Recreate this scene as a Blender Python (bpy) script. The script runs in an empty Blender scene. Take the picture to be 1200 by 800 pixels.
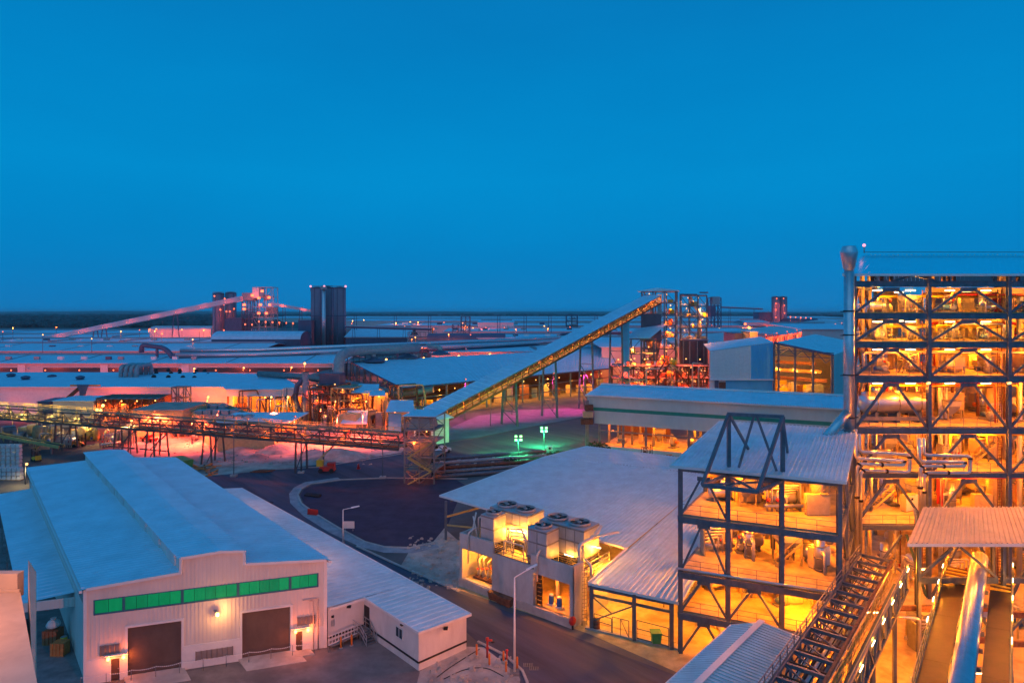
import bpy, math, random
from mathutils import Vector, Matrix
RND = random.Random(11)
scene = bpy.context.scene
COL = scene.collection
# ---------------------------------------------------------------- camera
F, H, CX, HY = 740.0, 34.0, 600.0, 365.0          # focal length in pixels of a 1200 wide frame, eye height in metres
cam_d = bpy.data.cameras.new('camera'); cam = bpy.data.objects.new('camera', cam_d); COL.objects.link(cam)
cam.location = (0, 0, H); cam.rotation_euler = (math.radians(90), 0, 0)
cam_d.sensor_width = 36; cam_d.lens = 36 * F / 1200; cam_d.shift_y = -35 / 1200
cam_d.clip_start = 0.5; cam_d.clip_end = 40000
scene.camera = cam
# ---------------------------------------------------------------- world, sun, exposure
SUN_EL, SUN_ROT = math.radians(2.0), math.radians(200)
wd = bpy.data.worlds.new("World"); scene.world = wd; wd.use_nodes = True
nt = wd.node_tree; nt.nodes.clear()
sky = nt.nodes.new('ShaderNodeTexSky'); sky.sky_type = 'NISHITA'; sky.sun_disc = False
sky.sun_elevation = SUN_EL; sky.sun_rotation = SUN_ROT; sky.air_density = 1.0; sky.dust_density = 0.2; sky.ozone_density = 6.0
tc = nt.nodes.new('ShaderNodeTexCoord'); sx = nt.nodes.new('ShaderNodeSeparateXYZ'); nt.links.new(tc.outputs['Generated'], sx.inputs[0])
rp = nt.nodes.new('ShaderNodeValToRGB'); nt.links.new(sx.outputs['Z'], rp.inputs[0])
el = rp.color_ramp.elements                       # dusk blue, paler towards the horizon
el[0].position = 0.0; el[0].color = (0.0003, 0.218, 0.565, 1)
el[1].position = 1.0; el[1].color = (0.004, 0.17, 0.47, 1)
for p_, c_ in ((0.06, (0.0003, 0.232, 0.585, 1)), (0.2, (0.0003, 0.285, 0.66, 1)), (0.34, (0.0005, 0.25, 0.61, 1)), (0.5, (0.002, 0.20, 0.53, 1))):
    e_ = el.new(p_); e_.color = c_
mx = nt.nodes.new('ShaderNodeMixRGB'); mx.blend_type = 'MIX'; mx.inputs[0].default_value = 0.06
sc_ = nt.nodes.new('ShaderNodeVectorMath'); sc_.operation = 'SCALE'; sc_.inputs['Scale'].default_value = 10.0
nz = nt.nodes.new('ShaderNodeTexNoise'); nz.inputs['Scale'].default_value = 1.7; nz.inputs['Detail'].default_value = 7; nz.inputs['Roughness'].default_value = .6
mpz = nt.nodes.new('ShaderNodeMapping'); mpz.inputs['Scale'].default_value = (1, 1, 3.5); nt.links.new(tc.outputs['Generated'], mpz.inputs[0]); nt.links.new(mpz.outputs[0], nz.inputs['Vector'])
rz_ = nt.nodes.new('ShaderNodeValToRGB'); nt.links.new(nz.outputs[0], rz_.inputs[0])
rz_.color_ramp.elements[0].position = .3; rz_.color_ramp.elements[0].color = (.86, .90, .93, 1); rz_.color_ramp.elements[1].position = .72; rz_.color_ramp.elements[1].color = (1.0, 1.0, 1.0, 1)
ml = nt.nodes.new('ShaderNodeMixRGB'); ml.blend_type = 'MULTIPLY'; ml.inputs[0].default_value = 1
nt.links.new(rp.outputs[0], ml.inputs[1]); nt.links.new(rz_.outputs[0], ml.inputs[2]); nt.links.new(ml.outputs[0], sc_.inputs[0])
nt.links.new(sc_.outputs[0], mx.inputs[1]); nt.links.new(sky.outputs[0], mx.inputs[2])
bg = nt.nodes.new('ShaderNodeBackground'); bg.inputs['Strength'].default_value = 0.1
wo = nt.nodes.new('ShaderNodeOutputWorld')
nt.links.new(mx.outputs[0], bg.inputs[0]); nt.links.new(bg.outputs[0], wo.inputs[0])
sun_d = bpy.data.lights.new('sun', 'SUN'); sun_d.energy = 0.27; sun_d.angle = math.radians(75); sun_d.color = (.48, .82, 1.0)   # broad afterglow of the sky behind the viewer
sun = bpy.data.objects.new('sun', sun_d); COL.objects.link(sun)
sun.rotation_euler = (math.radians(48), 0, math.radians(-20))
vs = scene.view_settings; vs.view_transform = 'Standard'; vs.look = 'None'; vs.exposure = 0.0; vs.gamma = 1.0; vs.use_curve_mapping = False
scene.render.engine = 'CYCLES'
scene.cycles.use_denoising = True
scene.cycles.max_bounces = 5; scene.cycles.diffuse_bounces = 3; scene.cycles.glossy_bounces = 3
scene.cycles.sample_clamp_indirect = 4.0
scene.cycles.use_light_tree = True
scene.cycles.caustics_reflective = False; scene.cycles.caustics_refractive = False

# ---------------------------------------------------------------- helpers
def V(*a): return Vector(a if len(a) > 1 else a[0])
def G(px, py, z=0.0):
    Y = F * (H - z) / (py - HY); return V((px - CX) / F * Y, Y, z)
def D(px, Y, z): return V((px - CX) / F * Y, Y, z)
def Zat(py, Y): return H - (py - HY) * Y / F
def DP(px, py, Y): return V((px - CX) / F * Y, Y, Zat(py, Y))

class Fr:
    """plan frame: origin, u and v directions (unit, may be skewed)"""
    def __init__(s, o, u, v):
        s.o = V(o[0], o[1], 0); s.u = V(u[0], u[1], 0).normalized(); s.v = V(v[0], v[1], 0).normalized()
    def p(s, u, v, z): q = s.o + s.u * u + s.v * v; return V(q.x, q.y, z)
    def ua(s, px, v=0.0):
        k = (px - CX) / F; q = s.o + s.v * v
        return (k * q.y - q.x) / (s.u.x - k * s.u.y)

class MB:
    def __init__(s): s.v = []; s.f = []; s.sm = []
    def face(s, *pts, smooth=False):
        i = len(s.v); s.v += [tuple(p) for p in pts]; s.f.append(tuple(range(i, i + len(pts)))); s.sm.append(smooth); return s
    def hexa(s, b, t):
        i = len(s.v); s.v += [tuple(p) for p in b] + [tuple(p) for p in t]
        for q in ((3, 2, 1, 0), (4, 5, 6, 7), (0, 1, 5, 4), (1, 2, 6, 5), (2, 3, 7, 6), (3, 0, 4, 7)):
            s.f.append(tuple(i + k for k in q)); s.sm.append(False)
        return s
    def box(s, x0, x1, y0, y1, z0, z1, fr=None):
        P = fr.p if fr else (lambda a, b, c: (a, b, c))
        return s.hexa([P(x0, y0, z0), P(x1, y0, z0), P(x1, y1, z0), P(x0, y1, z0)], [P(x0, y0, z1), P(x1, y0, z1), P(x1, y1, z1), P(x0, y1, z1)])
    def bar(s, p, q, w, h=None):
        p, q = V(p), V(q); h = h or w; d = (q - p)
        if d.length < 1e-6: return s
        d.normalize(); a = d.cross(V(0, 0, 1))
        if a.length < 1e-3: a = V(1, 0, 0)
        a.normalize(); b = a.cross(d).normalized(); a = a * w / 2; b = b * h / 2
        return s.hexa([p - a - b, p + a - b, p + a + b, p - a + b], [q - a - b, q + a - b, q + a + b, q - a + b])
    def ibar(s, p, q, w, h):
        """H section: two flanges and a web"""
        p, q = V(p), V(q); d = (q - p).normalized(); a = d.cross(V(0, 0, 1))
        if a.length < 1e-3: a = V(1, 0, 0)
        a.normalize(); b = a.cross(d).normalized(); t = min(w, h) * .16
        s.bar(p + b * (h / 2 - t / 2), q + b * (h / 2 - t / 2), w, t); s.bar(p - b * (h / 2 - t / 2), q - b * (h / 2 - t / 2), w, t)
        return s.bar(p, q, t, h - 2 * t)
    def tube(s, p, q, r, n=8, r2=None, caps=True):
        return s.sweep([p, q], [r, r if r2 is None else r2], n, caps)
    def sweep(s, pts, r, n=8, caps=True):
        pts = [V(p) for p in pts]; m = len(pts); rs = r if isinstance(r, (list, tuple)) else [r] * m
        d0 = (pts[1] - pts[0]).normalized(); a = d0.cross(V(0, 0, 1))
        if a.length < 1e-3: a = V(1, 0, 0)
        a.normalize(); i0 = len(s.v)
        for k in range(m):
            if k == 0: d = d0; sc = 1
            elif k == m - 1: d = (pts[k] - pts[k - 1]).normalized(); sc = 1
            else:
                e = (pts[k] - pts[k - 1]).normalized(); g = (pts[k + 1] - pts[k]).normalized(); d = e + g
                d = e if d.length < 1e-3 else d.normalized(); sc = 1
            a = a - d * a.dot(d)
            if a.length < 1e-4: a = d.cross(V(0, 0, 1)) if abs(d.z) < .9 else V(1, 0, 0)
            a.normalize(); b = d.cross(a)
            for j in range(n):
                t = 2 * math.pi * j / n; s.v.append(tuple(pts[k] + (a * math.cos(t) + b * math.sin(t)) * rs[k]))
        for k in range(m - 1):
            for j in range(n):
                j2 = (j + 1) % n; s.f.append((i0 + k * n + j, i0 + k * n + j2, i0 + (k + 1) * n + j2, i0 + (k + 1) * n + j)); s.sm.append(n > 5)
        if caps:
            s.f.append(tuple(i0 + j for j in range(n))[::-1]); s.sm.append(False)
            s.f.append(tuple(i0 + (m - 1) * n + j for j in range(n))); s.sm.append(False)
        return s
    def bend(s, pts, r, n=8, rad=None):
        """pipe run with rounded elbows"""
        pts = [V(p) for p in pts]; rad = rad or r * 2.2; out = [pts[0]]
        for k in range(1, len(pts) - 1):
            e = (pts[k - 1] - pts[k]); g = (pts[k + 1] - pts[k]); q = min(rad, e.length * .48, g.length * .48)
            A = pts[k] + e.normalized() * q; B = pts[k] + g.normalized() * q
            for t in (0, .25, .5, .75, 1): out.append(A * (1 - t) ** 2 + pts[k] * 2 * t * (1 - t) + B * t * t)
        out.append(pts[-1]); return s.sweep(out, r, n)
    def lathe(s, c, prof, n=16, ax=None):
        """profile of (radius, height) about a vertical axis at c, or along ax"""
        c = V(c); i0 = len(s.v); ax = V(ax).normalized() if ax is not None else V(0, 0, 1)
        a = ax.cross(V(0, 0, 1)); a = V(1, 0, 0) if a.length < 1e-3 else a.normalized(); b = ax.cross(a)
        for r, z in prof:
            for j in range(n):
                t = 2 * math.pi * j / n; s.v.append(tuple(c + ax * z + (a * math.cos(t) + b * math.sin(t)) * max(r, 1e-3)))
        for k in range(len(prof) - 1):
            for j in range(n):
                j2 = (j + 1) % n; s.f.append((i0 + k * n + j, i0 + k * n + j2, i0 + (k + 1) * n + j2, i0 + (k + 1) * n + j)); s.sm.append(True)
        s.f.append(tuple(i0 + j for j in range(n))[::-1]); s.sm.append(False)
        s.f.append(tuple(i0 + (len(prof) - 1) * n + j for j in range(n))); s.sm.append(False)
        return s
    def slab(s, pts, th):
        """prism under a polygon"""
        pts = [V(p) for p in pts]; n = len(pts); lo = [p - V(0, 0, th) for p in pts]
        s.face(*pts); s.face(*lo[::-1])
        for k in range(n): s.face(pts[k], lo[k], lo[(k + 1) % n], pts[(k + 1) % n])
        return s
    def corr(s, a, b, c, d, pitch=.5, amp=.06, rows=1):
        """profiled sheet; ribs run from a to d"""
        a, b, c, d = V(a), V(b), V(c), V(d); L = (b - a).length; n = max(2, int(L / pitch)); nn = (b - a).cross(d - a).normalized()
        if nn.z < -1e-6: nn = -nn
        ts = []
        for k in range(n):
            for o, h in ((0, 0), (.5, 0), (.62, 1), (.88, 1)): ts.append(((k + o) / n, h))
        ts.append((1, 0)); i0 = len(s.v)
        for r in range(rows + 1):
            w = r / rows
            for t, h in ts: s.v.append(tuple((a.lerp(b, t)).lerp(d.lerp(c, t), w) + nn * amp * h))
        m = len(ts)
        for r in range(rows):
            for k in range(m - 1):
                s.f.append((i0 + r * m + k, i0 + r * m + k + 1, i0 + (r + 1) * m + k + 1, i0 + (r + 1) * m + k)); s.sm.append(False)
        return s
    def ball(s, c, r, n=8, sq=1.0):
        return s.lathe(V(c) - V(0, 0, r * sq), [(r * math.sin(math.pi * k / (n // 2 + 1)) if 0 < k < n // 2 + 1 else .01, r * sq * (1 - math.cos(math.pi * k / (n // 2 + 1)))) for k in range(n // 2 + 2)], n)

OFF = {}
def link(o): COL.objects.link(o); return o
def mesh(name, mb, m, off=V(0, 0, 0)):
    me = bpy.data.meshes.new(name); me.from_pydata([(x - off.x, y - off.y, z - off.z) for x, y, z in mb.v], [], mb.f)
    if any(mb.sm): me.polygons.foreach_set('use_smooth', mb.sm)
    me.materials.append(m); me.update(); return me
def tag(o, label=None, cat=None, group=None, kind=None):
    if label: o['label'] = label
    if cat: o['category'] = cat
    if group: o['group'] = group
    if kind: o['kind'] = kind
    return o
def thing(name, label, cat, loc, group=None):
    o = bpy.data.objects.new(name, None); o.empty_display_size = .2; o.location = loc; link(o); OFF[o] = V(loc)
    return tag(o, label, cat, group)
def part(name, mb, m, parent, label=None, kind=None):
    off = OFF[parent]; o = bpy.data.objects.new(name, mesh(name, mb, m, off)); link(o); o.parent = parent; OFF[o] = off
    return tag(o, label, None, None, kind)
def solo(name, mb, m, label, cat, group=None):
    xs = [v[0] for v in mb.v]; ys = [v[1] for v in mb.v]; zs = [v[2] for v in mb.v]
    off = V((min(xs) + max(xs)) / 2, (min(ys) + max(ys)) / 2, min(zs))
    o = bpy.data.objects.new(name, mesh(name, mb, m, off)); o.location = off; link(o); OFF[o] = off
    return tag(o, label, cat, group)
def setting(name, mb, m, kind='structure'):
    o = bpy.data.objects.new(name, mesh(name, mb, m)); link(o); OFF[o] = V(0, 0, 0); return tag(o, kind=kind)
KIDS = {}
def kids(o): return [c for c in bpy.data.objects if c.parent == o]
def tree_of(o): return (o, [tree_of(c) for c in kids(o)])
def copy_tree(t, parent=None, loc=None, rz=None, sc=None, label=None, group=None):
    o, ch = t; c = o.copy(); link(c)
    if parent is not None: c.parent = parent
    if loc is not None: c.location = loc
    if rz is not None: c.rotation_euler = (0, 0, rz)
    if sc is not None: c.scale = sc if isinstance(sc, (tuple, list)) else (sc, sc, sc)
    if label: c['label'] = label
    if group: c['group'] = group
    for k in ch: copy_tree(k, c)
    return c
LIGHTS = {}; LK = 3.6
def glow(parent, pos, watt, col, r=.15, spot=None, aim=None):
    key = (round(watt, 2), col, r, spot)
    d = LIGHTS.get(key)
    if d is None:
        d = bpy.data.lights.new('lamp_light', 'SPOT' if spot else 'POINT'); d.energy = watt * LK; d.color = col; d.shadow_soft_size = r
        if spot: d.spot_size = math.radians(spot); d.spot_blend = .5
        LIGHTS[key] = d
    o = bpy.data.objects.new('lamp_light', d); link(o); o.parent = parent; o.location = V(pos) - OFF[parent]
    if spot: o.rotation_euler = (V(aim) - V(pos)).to_track_quat('-Z', 'Y').to_euler()
    return o

# ---------------------------------------------------------------- materials
MATS = {}
def mat(name, col, rough=.6, metal=0.0, var=.12, scale=1.2, streak=0.0, bump=0.0, bscale=20.0, emit=None, stain=None, spec=.5, along=None):
    if name in MATS: return MATS[name]
    m = bpy.data.materials.new(name); m.use_nodes = True; t = m.node_tree; b = t.nodes['Principled BSDF']
    b.inputs['Roughness'].default_value = rough; b.inputs['Metallic'].default_value = metal
    b.inputs['Specular IOR Level'].default_value = spec
    L = t.links.new; geo = t.nodes.new('ShaderNodeNewGeometry')
    mp = t.nodes.new('ShaderNodeMapping'); L(geo.outputs['Position'], mp.inputs[0])
    mp.inputs['Scale'].default_value = (1, 1, 1 - .9 * streak)
    if along is not None: mp.vector_type = 'TEXTURE'; mp.inputs['Rotation'].default_value = (0, 0, along); mp.inputs['Scale'].default_value = (9, 1, 1)
    n1 = t.nodes.new('ShaderNodeTexNoise'); n1.inputs['Scale'].default_value = scale; n1.inputs['Detail'].default_value = 6; n1.inputs['Roughness'].default_value = .65
    L(mp.outputs[0], n1.inputs['Vector'])
    r = t.nodes.new('ShaderNodeValToRGB'); L(n1.outputs[0], r.inputs[0])
    lo = tuple(max(0, c * (1 - var * 1.6)) for c in col[:3]); hi = tuple(min(1, c * (1 + var)) for c in col[:3])
    r.color_ramp.elements[0].position = .3; r.color_ramp.elements[1].position = .68
    r.color_ramp.elements[0].color = lo + (1,); r.color_ramp.elements[1].color = hi + (1,)
    out = r.outputs[0]
    if stain:                                            # (colour, noise scale, threshold)
        n2 = t.nodes.new('ShaderNodeTexNoise'); n2.inputs['Scale'].default_value = stain[1]; n2.inputs['Detail'].default_value = 8; n2.inputs['Distortion'].default_value = .6
        L(mp.outputs[0], n2.inputs['Vector'])
        r2 = t.nodes.new('ShaderNodeValToRGB'); L(n2.outputs[0], r2.inputs[0])
        r2.color_ramp.elements[0].position = stain[2]; r2.color_ramp.elements[1].position = min(1, stain[2] + .2)
        r2.color_ramp.elements[0].color = (0, 0, 0, 1); r2.color_ramp.elements[1].color = (.75, .75, .75, 1)
        mm = t.nodes.new('ShaderNodeMixRGB'); L(r2.outputs[0], mm.inputs[0]); L(out, mm.inputs[1]); mm.inputs[2].default_value = tuple(stain[0]) + (1,)
        out = mm.outputs[0]
    L(out, b.inputs['Base Color'])
    if bump:
        n3 = t.nodes.new('ShaderNodeTexNoise'); n3.inputs['Scale'].default_value = bscale; n3.inputs['Detail'].default_value = 5
        L(geo.outputs['Position'], n3.inputs['Vector']); bp = t.nodes.new('ShaderNodeBump'); bp.inputs['Strength'].default_value = bump; bp.inputs['Distance'].default_value = .1
        L(n3.outputs[0], bp.inputs['Height']); L(bp.outputs[0], b.inputs['Normal'])
    if emit:
        b.inputs['Emission Color'].default_value = tuple(emit[:3]) + (1,); b.inputs['Emission Strength'].default_value = emit[3]
    MATS[name] = m; return m
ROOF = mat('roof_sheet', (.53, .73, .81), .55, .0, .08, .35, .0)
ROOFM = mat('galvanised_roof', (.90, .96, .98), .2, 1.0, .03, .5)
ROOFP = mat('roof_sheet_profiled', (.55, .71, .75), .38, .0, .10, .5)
CLAD = mat('cream_cladding', (.70, .66, .60), .55, 0, .06, .8, .8, stain=((.55, .5, .44), .5, .6))
TRIM = mat('white_trim', (.76, .75, .72), .5, 0, .05)
GREENW = mat('pale_green_cladding', (.58, .68, .62), .5, 0, .05, .5, .7)
GREENS = mat('green_stripe', (.02, .30, .20), .5, 0, .1)
CONC = mat('concrete', (.46, .44, .41), .85, 0, .15, .7, stain=((.33, .31, .28), .4, .5), bump=.15)
CONCW = mat('painted_concrete', (.47, .47, .46), .8, 0, .10, .9, .6, stain=((.30, .29, .27), .6, .52))
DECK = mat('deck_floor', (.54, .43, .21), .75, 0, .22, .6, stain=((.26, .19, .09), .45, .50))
ASPH = mat('asphalt', (.056, .070, .110), .8, 0, .3, .5, bump=.2, stain=((.095, .10, .125), .45, .5), along=2.33)
ASPHD = mat('dark_asphalt', (.026, .034, .070), .9, 0, .25, .4, bump=.2, stain=((.045, .052, .085), .25, .52))
SAND = mat('sand_ground', (.48, .43, .37), .95, 0, .3, .25, bump=.4, bscale=3, stain=((.22, .19, .16), .12, .55))
GRND = mat('yard_ground', (.15, .145, .14), .95, 0, .3, .08, bump=.3, bscale=2, stain=((.24, .22, .2), .03, .55))
STEEL = mat('blue_grey_steel', (.12, .155, .185), .5, .2, .2, 1.5, .5, stain=((.12, .10, .09), 1.5, .62))
STEELG = mat('grey_steel', (.22, .23, .23), .5, .3, .2, 1.5, stain=((.16, .12, .09), 1.2, .6))
STEELY = mat('yellow_steel', (.50, .40, .14), .5, .1, .15, 1.5)
GALV = mat('galvanised_pipe', (.62, .63, .64), .32, .75, .08, 1.5, stain=((.5, .48, .45), .7, .55))
LAG = mat('lagged_pipe', (.68, .69, .70), .3, .85, .08, .9, bump=.1, bscale=4)
CREAM = mat('cream_paint', (.60, .47, .23), .55, 0, .15, 1.0, stain=((.36, .27, .16), 1.0, .54))
BEIGE = mat('beige_render', (.60, .50, .38), .8, 0, .08, .8, stain=((.45, .37, .28), .6, .58), bump=.1)
GREYP = mat('grey_paint', (.34, .35, .35), .5, .1, .15, 1.0)
DARK = mat('dark_void', (.02, .02, .022), .8, 0, .2)
RUBBER = mat('black_rubber', (.02, .02, .02), .7, 0, .3)
BROWN = mat('brown_shutter', (.10, .07, .055), .55, .1, .15, .8, .4)
LOUV = mat('louvre_grey', (.20, .18, .17), .5, .2, .15)
REDP = mat('red_paint', (.55, .03, .02), .45, 0, .15)
ORAP = mat('orange_paint', (.80, .22, .02), .45, 0, .1)
YELP = mat('yellow_paint', (.75, .50, .03), .45, 0, .1)
GREENP = mat('green_paint', (.05, .28, .08), .5, 0, .15)
BLUEP = mat('blue_paint', (.04, .12, .35), .4, 0, .1)
WHITEP = mat('white_paint', (.78, .78, .76), .45, 0, .06)
RUST = mat('rusty_steel', (.20, .09, .05), .8, .2, .3, 3)
BLUEC = mat('blue_cladding', (.07, .46, .74), .5, 0, .06, .5, .6)
NAVY = mat('navy_cladding', (.10, .11, .17), .5, .1, .12, .5, .7)
PINKR = mat('pale_far_roof', (.62, .58, .58), .6, 0, .1, .05)
LEAF = mat('scrub_leaf', (.05, .085, .03), .8, 0, .4, 2.0)
WOOD = mat('far_woodland', (.04, .085, .08), .9, 0, .4, .02)
PANES = [mat('green_glazing_' + n_, (.01, g_, .10), .22, 0, .25, 1.5, .6, emit=(.0, .33, .10, e__)) for n_, g_, e__ in (('pale', .24, .55), ('deep', .20, .40), ('mid', .22, .48))]
GLASS = mat('dark_glazing', (.02, .05, .07), .1, 0, .1)
GREYSILO = mat('silo_concrete', (.22, .22, .27), .7, 0, .12, .1, .8)
E_OR = mat('lamp_orange', (1, .6, .3), .4, emit=(1, .42, .09, 6))
E_RED = mat('lamp_red_orange', (1, .4, .2), .4, emit=(1, .14, .04, 3.2))
E_WH = mat('lamp_tube', (1, .95, .8), .4, emit=(1, .80, .45, 9))
E_GR = mat('lamp_green_white', (.8, 1, .8), .4, emit=(.22, 1.0, .25, 5))
E_BEACON = mat('lamp_beacon', (1, .3, .3), .4, emit=(1, .35, .45, 1.6))
O1 = (1.0, .215, .005); O2 = (1.0, .135, .008); O3 = (1.0, .075, .025); YL = (1.0, .32, .018); GRN = (.05, 1.0, .28); PNK = (1.0, .03, .30)

def railing(parent, pts, m, h=1.1, step=1.8, r=.035, name='railing'):
    b = MB()
    for a, c in zip(pts[:-1], pts[1:]):
        a, c = V(a), V(c); n = max(1, int((c - a).length / step))
        for k in range(n + 1): q = a.lerp(c, k / n); b.bar(q, q + V(0, 0, h), r * 2)
        for z in (h, h * .55): b.bar(a + V(0, 0, z), c + V(0, 0, z), r * 2)
        b.bar(a + V(0, 0, .06), c + V(0, 0, .06), .03, .12)
    return part(name, b, m, parent)
def member(parent, name, m, p, q, w, h=None, ib=False):
    b = MB(); (b.ibar(p, q, w, h or w) if ib else b.bar(p, q, w, h)); return part(name, b, m, parent)
def wall_strip(b, P, us, ztop, zbot, holes, off=0.0):
    """flat wall over breakpoints us, minus rectangular holes (u0,u1,z0,z1); P(u, off, z)"""
    us = sorted(set(us + [h[0] for h in holes] + [h[1] for h in holes]))
    for a, c in zip(us[:-1], us[1:]):
        if c - a < 1e-4: continue
        mid = (a + c) / 2; hs = sorted([h for h in holes if h[0] < mid < h[1]], key=lambda h: h[2]); z = zbot
        for h in hs + [None]:
            if h is None: b.face(P(a, off, z), P(c, off, z), P(c, off, ztop(c)), P(a, off, ztop(a)))
            else:
                if h[2] - z > 1e-4: b.face(P(a, off, z), P(c, off, z), P(c, off, h[2]), P(a, off, h[2]))
                z = h[3]
        for h in hs:                                   # reveals of the hole
            for zz in (h[2], h[3]): b.face(P(a, off, zz), P(c, off, zz), P(c, off + .25, zz), P(a, off + .25, zz))
    for h in holes:
        for uu in (h[0], h[1]): b.face(P(uu, off, h[2]), P(uu, off + .25, h[2]), P(uu, off + .25, h[3]), P(uu, off, h[3]))
def ribs(b, P, u0, u1, ztop, zbot, holes, pitch=.45, w=.12, d=.05):
    """standing ribs of profiled cladding, cut at the holes; outside is towards -v"""
    n = int((u1 - u0) / pitch)
    for k in range(n):
        u = u0 + (k + .5) * (u1 - u0) / n; z = zbot
        hs = sorted([h for h in holes if h[0] - w < u < h[1] + w], key=lambda h: h[2])
        segs = []
        for h in hs:
            if h[2] - z > .05: segs.append((z, h[2] - .03))
            z = h[3] + .03
        if ztop(u) - z > .05: segs.append((z, ztop(u) - .04))
        for a, c in segs:
            b.hexa([P(u - w / 2, -d, a), P(u + w / 2, -d, a), P(u + w / 2, -.001, a), P(u - w / 2, -.001, a)], [P(u - w / 2, -d, c), P(u + w / 2, -d, c), P(u + w / 2, -.001, c), P(u - w / 2, -.001, c)])
def lerpf(pts):
    def f(x):
        if x <= pts[0][0]: return pts[0][1]
        for (a, za), (c, zc) in zip(pts[:-1], pts[1:]):
            if x <= c: return za if c - a < 1e-6 else za + (zc - za) * (x - a) / (c - a)
        return pts[-1][1]
    return f
NTH = 'first second third fourth fifth sixth seventh eighth ninth tenth eleventh twelfth thirteenth fourteenth fifteenth sixteenth seventeenth eighteenth nineteenth twentieth'.split()
NTH += ['twenty-' + w for w in NTH[:9]] + ['thirtieth']
ORD = ['ground', 'first', 'second', 'third', 'fourth', 'fifth', 'sixth', 'seventh']
# ================================================================ ground, roads, far land
def poly(name, pts, z, m, kind='structure'):
    b = MB(); b.face(*[G(x, y, z) for x, y in pts]); return setting(name, b, m, kind)
b = MB(); b.face((-9000, -40, 0), (9000, -40, 0), (9000, 1300, 0), (-9000, 1300, 0)); setting('ground', b, GRND)
b = MB(); b.face((-16000, 1290, .15), (16000, 1290, .15), (26000, 16000, .15), (-26000, 16000, .15)); setting('far_land', b, WOOD)
poly('sand_yard', [(165, 566), (140, 525), (200, 505), (300, 497), (420, 507), (476, 524), (470, 530), (420, 538), (330, 549), (250, 558)], .01, SAND)
poly('plant_yard', [(-300, 560), (-120, 505), (60, 492), (160, 500), (185, 530), (165, 566), (150, 620), (-300, 720)], .008, mat('oily_yard', (.07, .068, .07), .85, 0, .35, .12, bump=.2, stain=((.14, .12, .1), .1, .55)))
poly('service_road', [(150, 590), (250, 557), (330, 549), (372, 545), (420, 538), (470, 530), (520, 520), (530, 560), (480, 562), (435, 560), (392, 561), (358, 567), (346, 578), (348, 592), (362, 606), (388, 624), (416, 640), (470, 664), (540, 695), (610, 722), (690, 752), (790, 790), (860, 830), (900, 900), (600, 900), (610, 792), (560, 752), (500, 700), (350, 640)], .02, ASPH)
poly('parking_lot', [(352, 580), (356, 573), (366, 568), (400, 563), (450, 561), (535, 562), (548, 570), (536, 588), (526, 612), (508, 634), (480, 640), (450, 639), (428, 633), (398, 617), (372, 602), (356, 590)], .03, ASPHD)
poly('haul_road', [(506, 560), (505, 522), (560, 513), (620, 501), (690, 484), (780, 500), (780, 520), (700, 528), (640, 540), (590, 556)], .02, ASPH)
poly('paved_apron', [(508, 511), (530, 500), (560, 487), (610, 480), (665, 478), (697, 482), (690, 487), (620, 500), (560, 512), (520, 516)], .03, mat('apron_paving', (.26, .24, .27), .85, 0, .15, .3, bump=.1, stain=((.16, .15, .18), .15, .52)))
b = MB()
kp = [G(x, y) for x, y in [(548, 561), (450, 560), (400, 562), (364, 567), (353, 573), (349, 580), (353, 590), (371, 603), (397, 619), (427, 635), (450, 641), (480, 642), (508, 636)]]
for a, c in zip(kp[:-1], kp[1:]): b.bar(a + V(0, 0, .07), c + V(0, 0, .07), .3, .16)
setting('lot_kerb', b, CONC)
b = MB(); ctr = G(450, 595)
for a, c in zip(kp[2:-1], kp[3:]):
    oa, oc = (a - ctr).normalized() * 2.1, (c - ctr).normalized() * 2.1
    b.face(V(a.x, a.y, .04), V(c.x, c.y, .04), V(c.x + oc.x, c.y + oc.y, .04), V(a.x + oa.x, a.y + oa.y, .04))
setting('kerb_path', b, mat('pale_footpath', (.34, .35, .37), .85, 0, .2, .6, bump=.1, stain=((.22, .23, .25), .4, .5)))
b = MB()
kp = [G(x, y) for x, y in [(418, 640), (470, 664), (536, 692)]]
for a, c in zip(kp[:-1], kp[1:]): b.bar(a + V(0, 0, .07), c + V(0, 0, .07), .3, .16)
kp = [G(x, y) for x, y in [(560, 752), (592, 768), (612, 786), (618, 800), (612, 840)]]
for a, c in zip(kp[:-1], kp[1:]): b.bar(a + V(0, 0, .07), c + V(0, 0, .07), .25, .16)
setting('road_kerb', b, CONC)
b = MB()
for i in range(len(kp)): pass
kq = [G(x, y) for x, y in [(300, 551), (372, 547.5), (420, 540), (470, 532)]]
for a, c in zip(kq[:-1], kq[1:]): b.bar(a + V(0, 0, .07), c + V(0, 0, .07), .4, .18)
setting('yard_kerb', b, CONC)
poly('rubble_verge', [(470, 662), (480, 645), (520, 618), (545, 640), (545, 690), (536, 693)], .012, SAND)
poly('sand_verge', [(490, 787), (545, 757), (570, 758), (600, 776), (612, 800), (560, 900), (300, 900)], .012, SAND)
poly('workshop_yard', [(60, 815), (380, 757), (436, 742), (492, 787), (470, 870), (0, 900)], .02, mat('yard_concrete', (.21, .19, .18), .85, 0, .2, .5, bump=.15, stain=((.13, .12, .11), .3, .5)))
poly('plant_floor', [(536, 690), (690, 742), (800, 790), (1100, 1010), (1500, 1010), (1500, 640), (850, 560), (640, 600)], .015, DECK)
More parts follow.
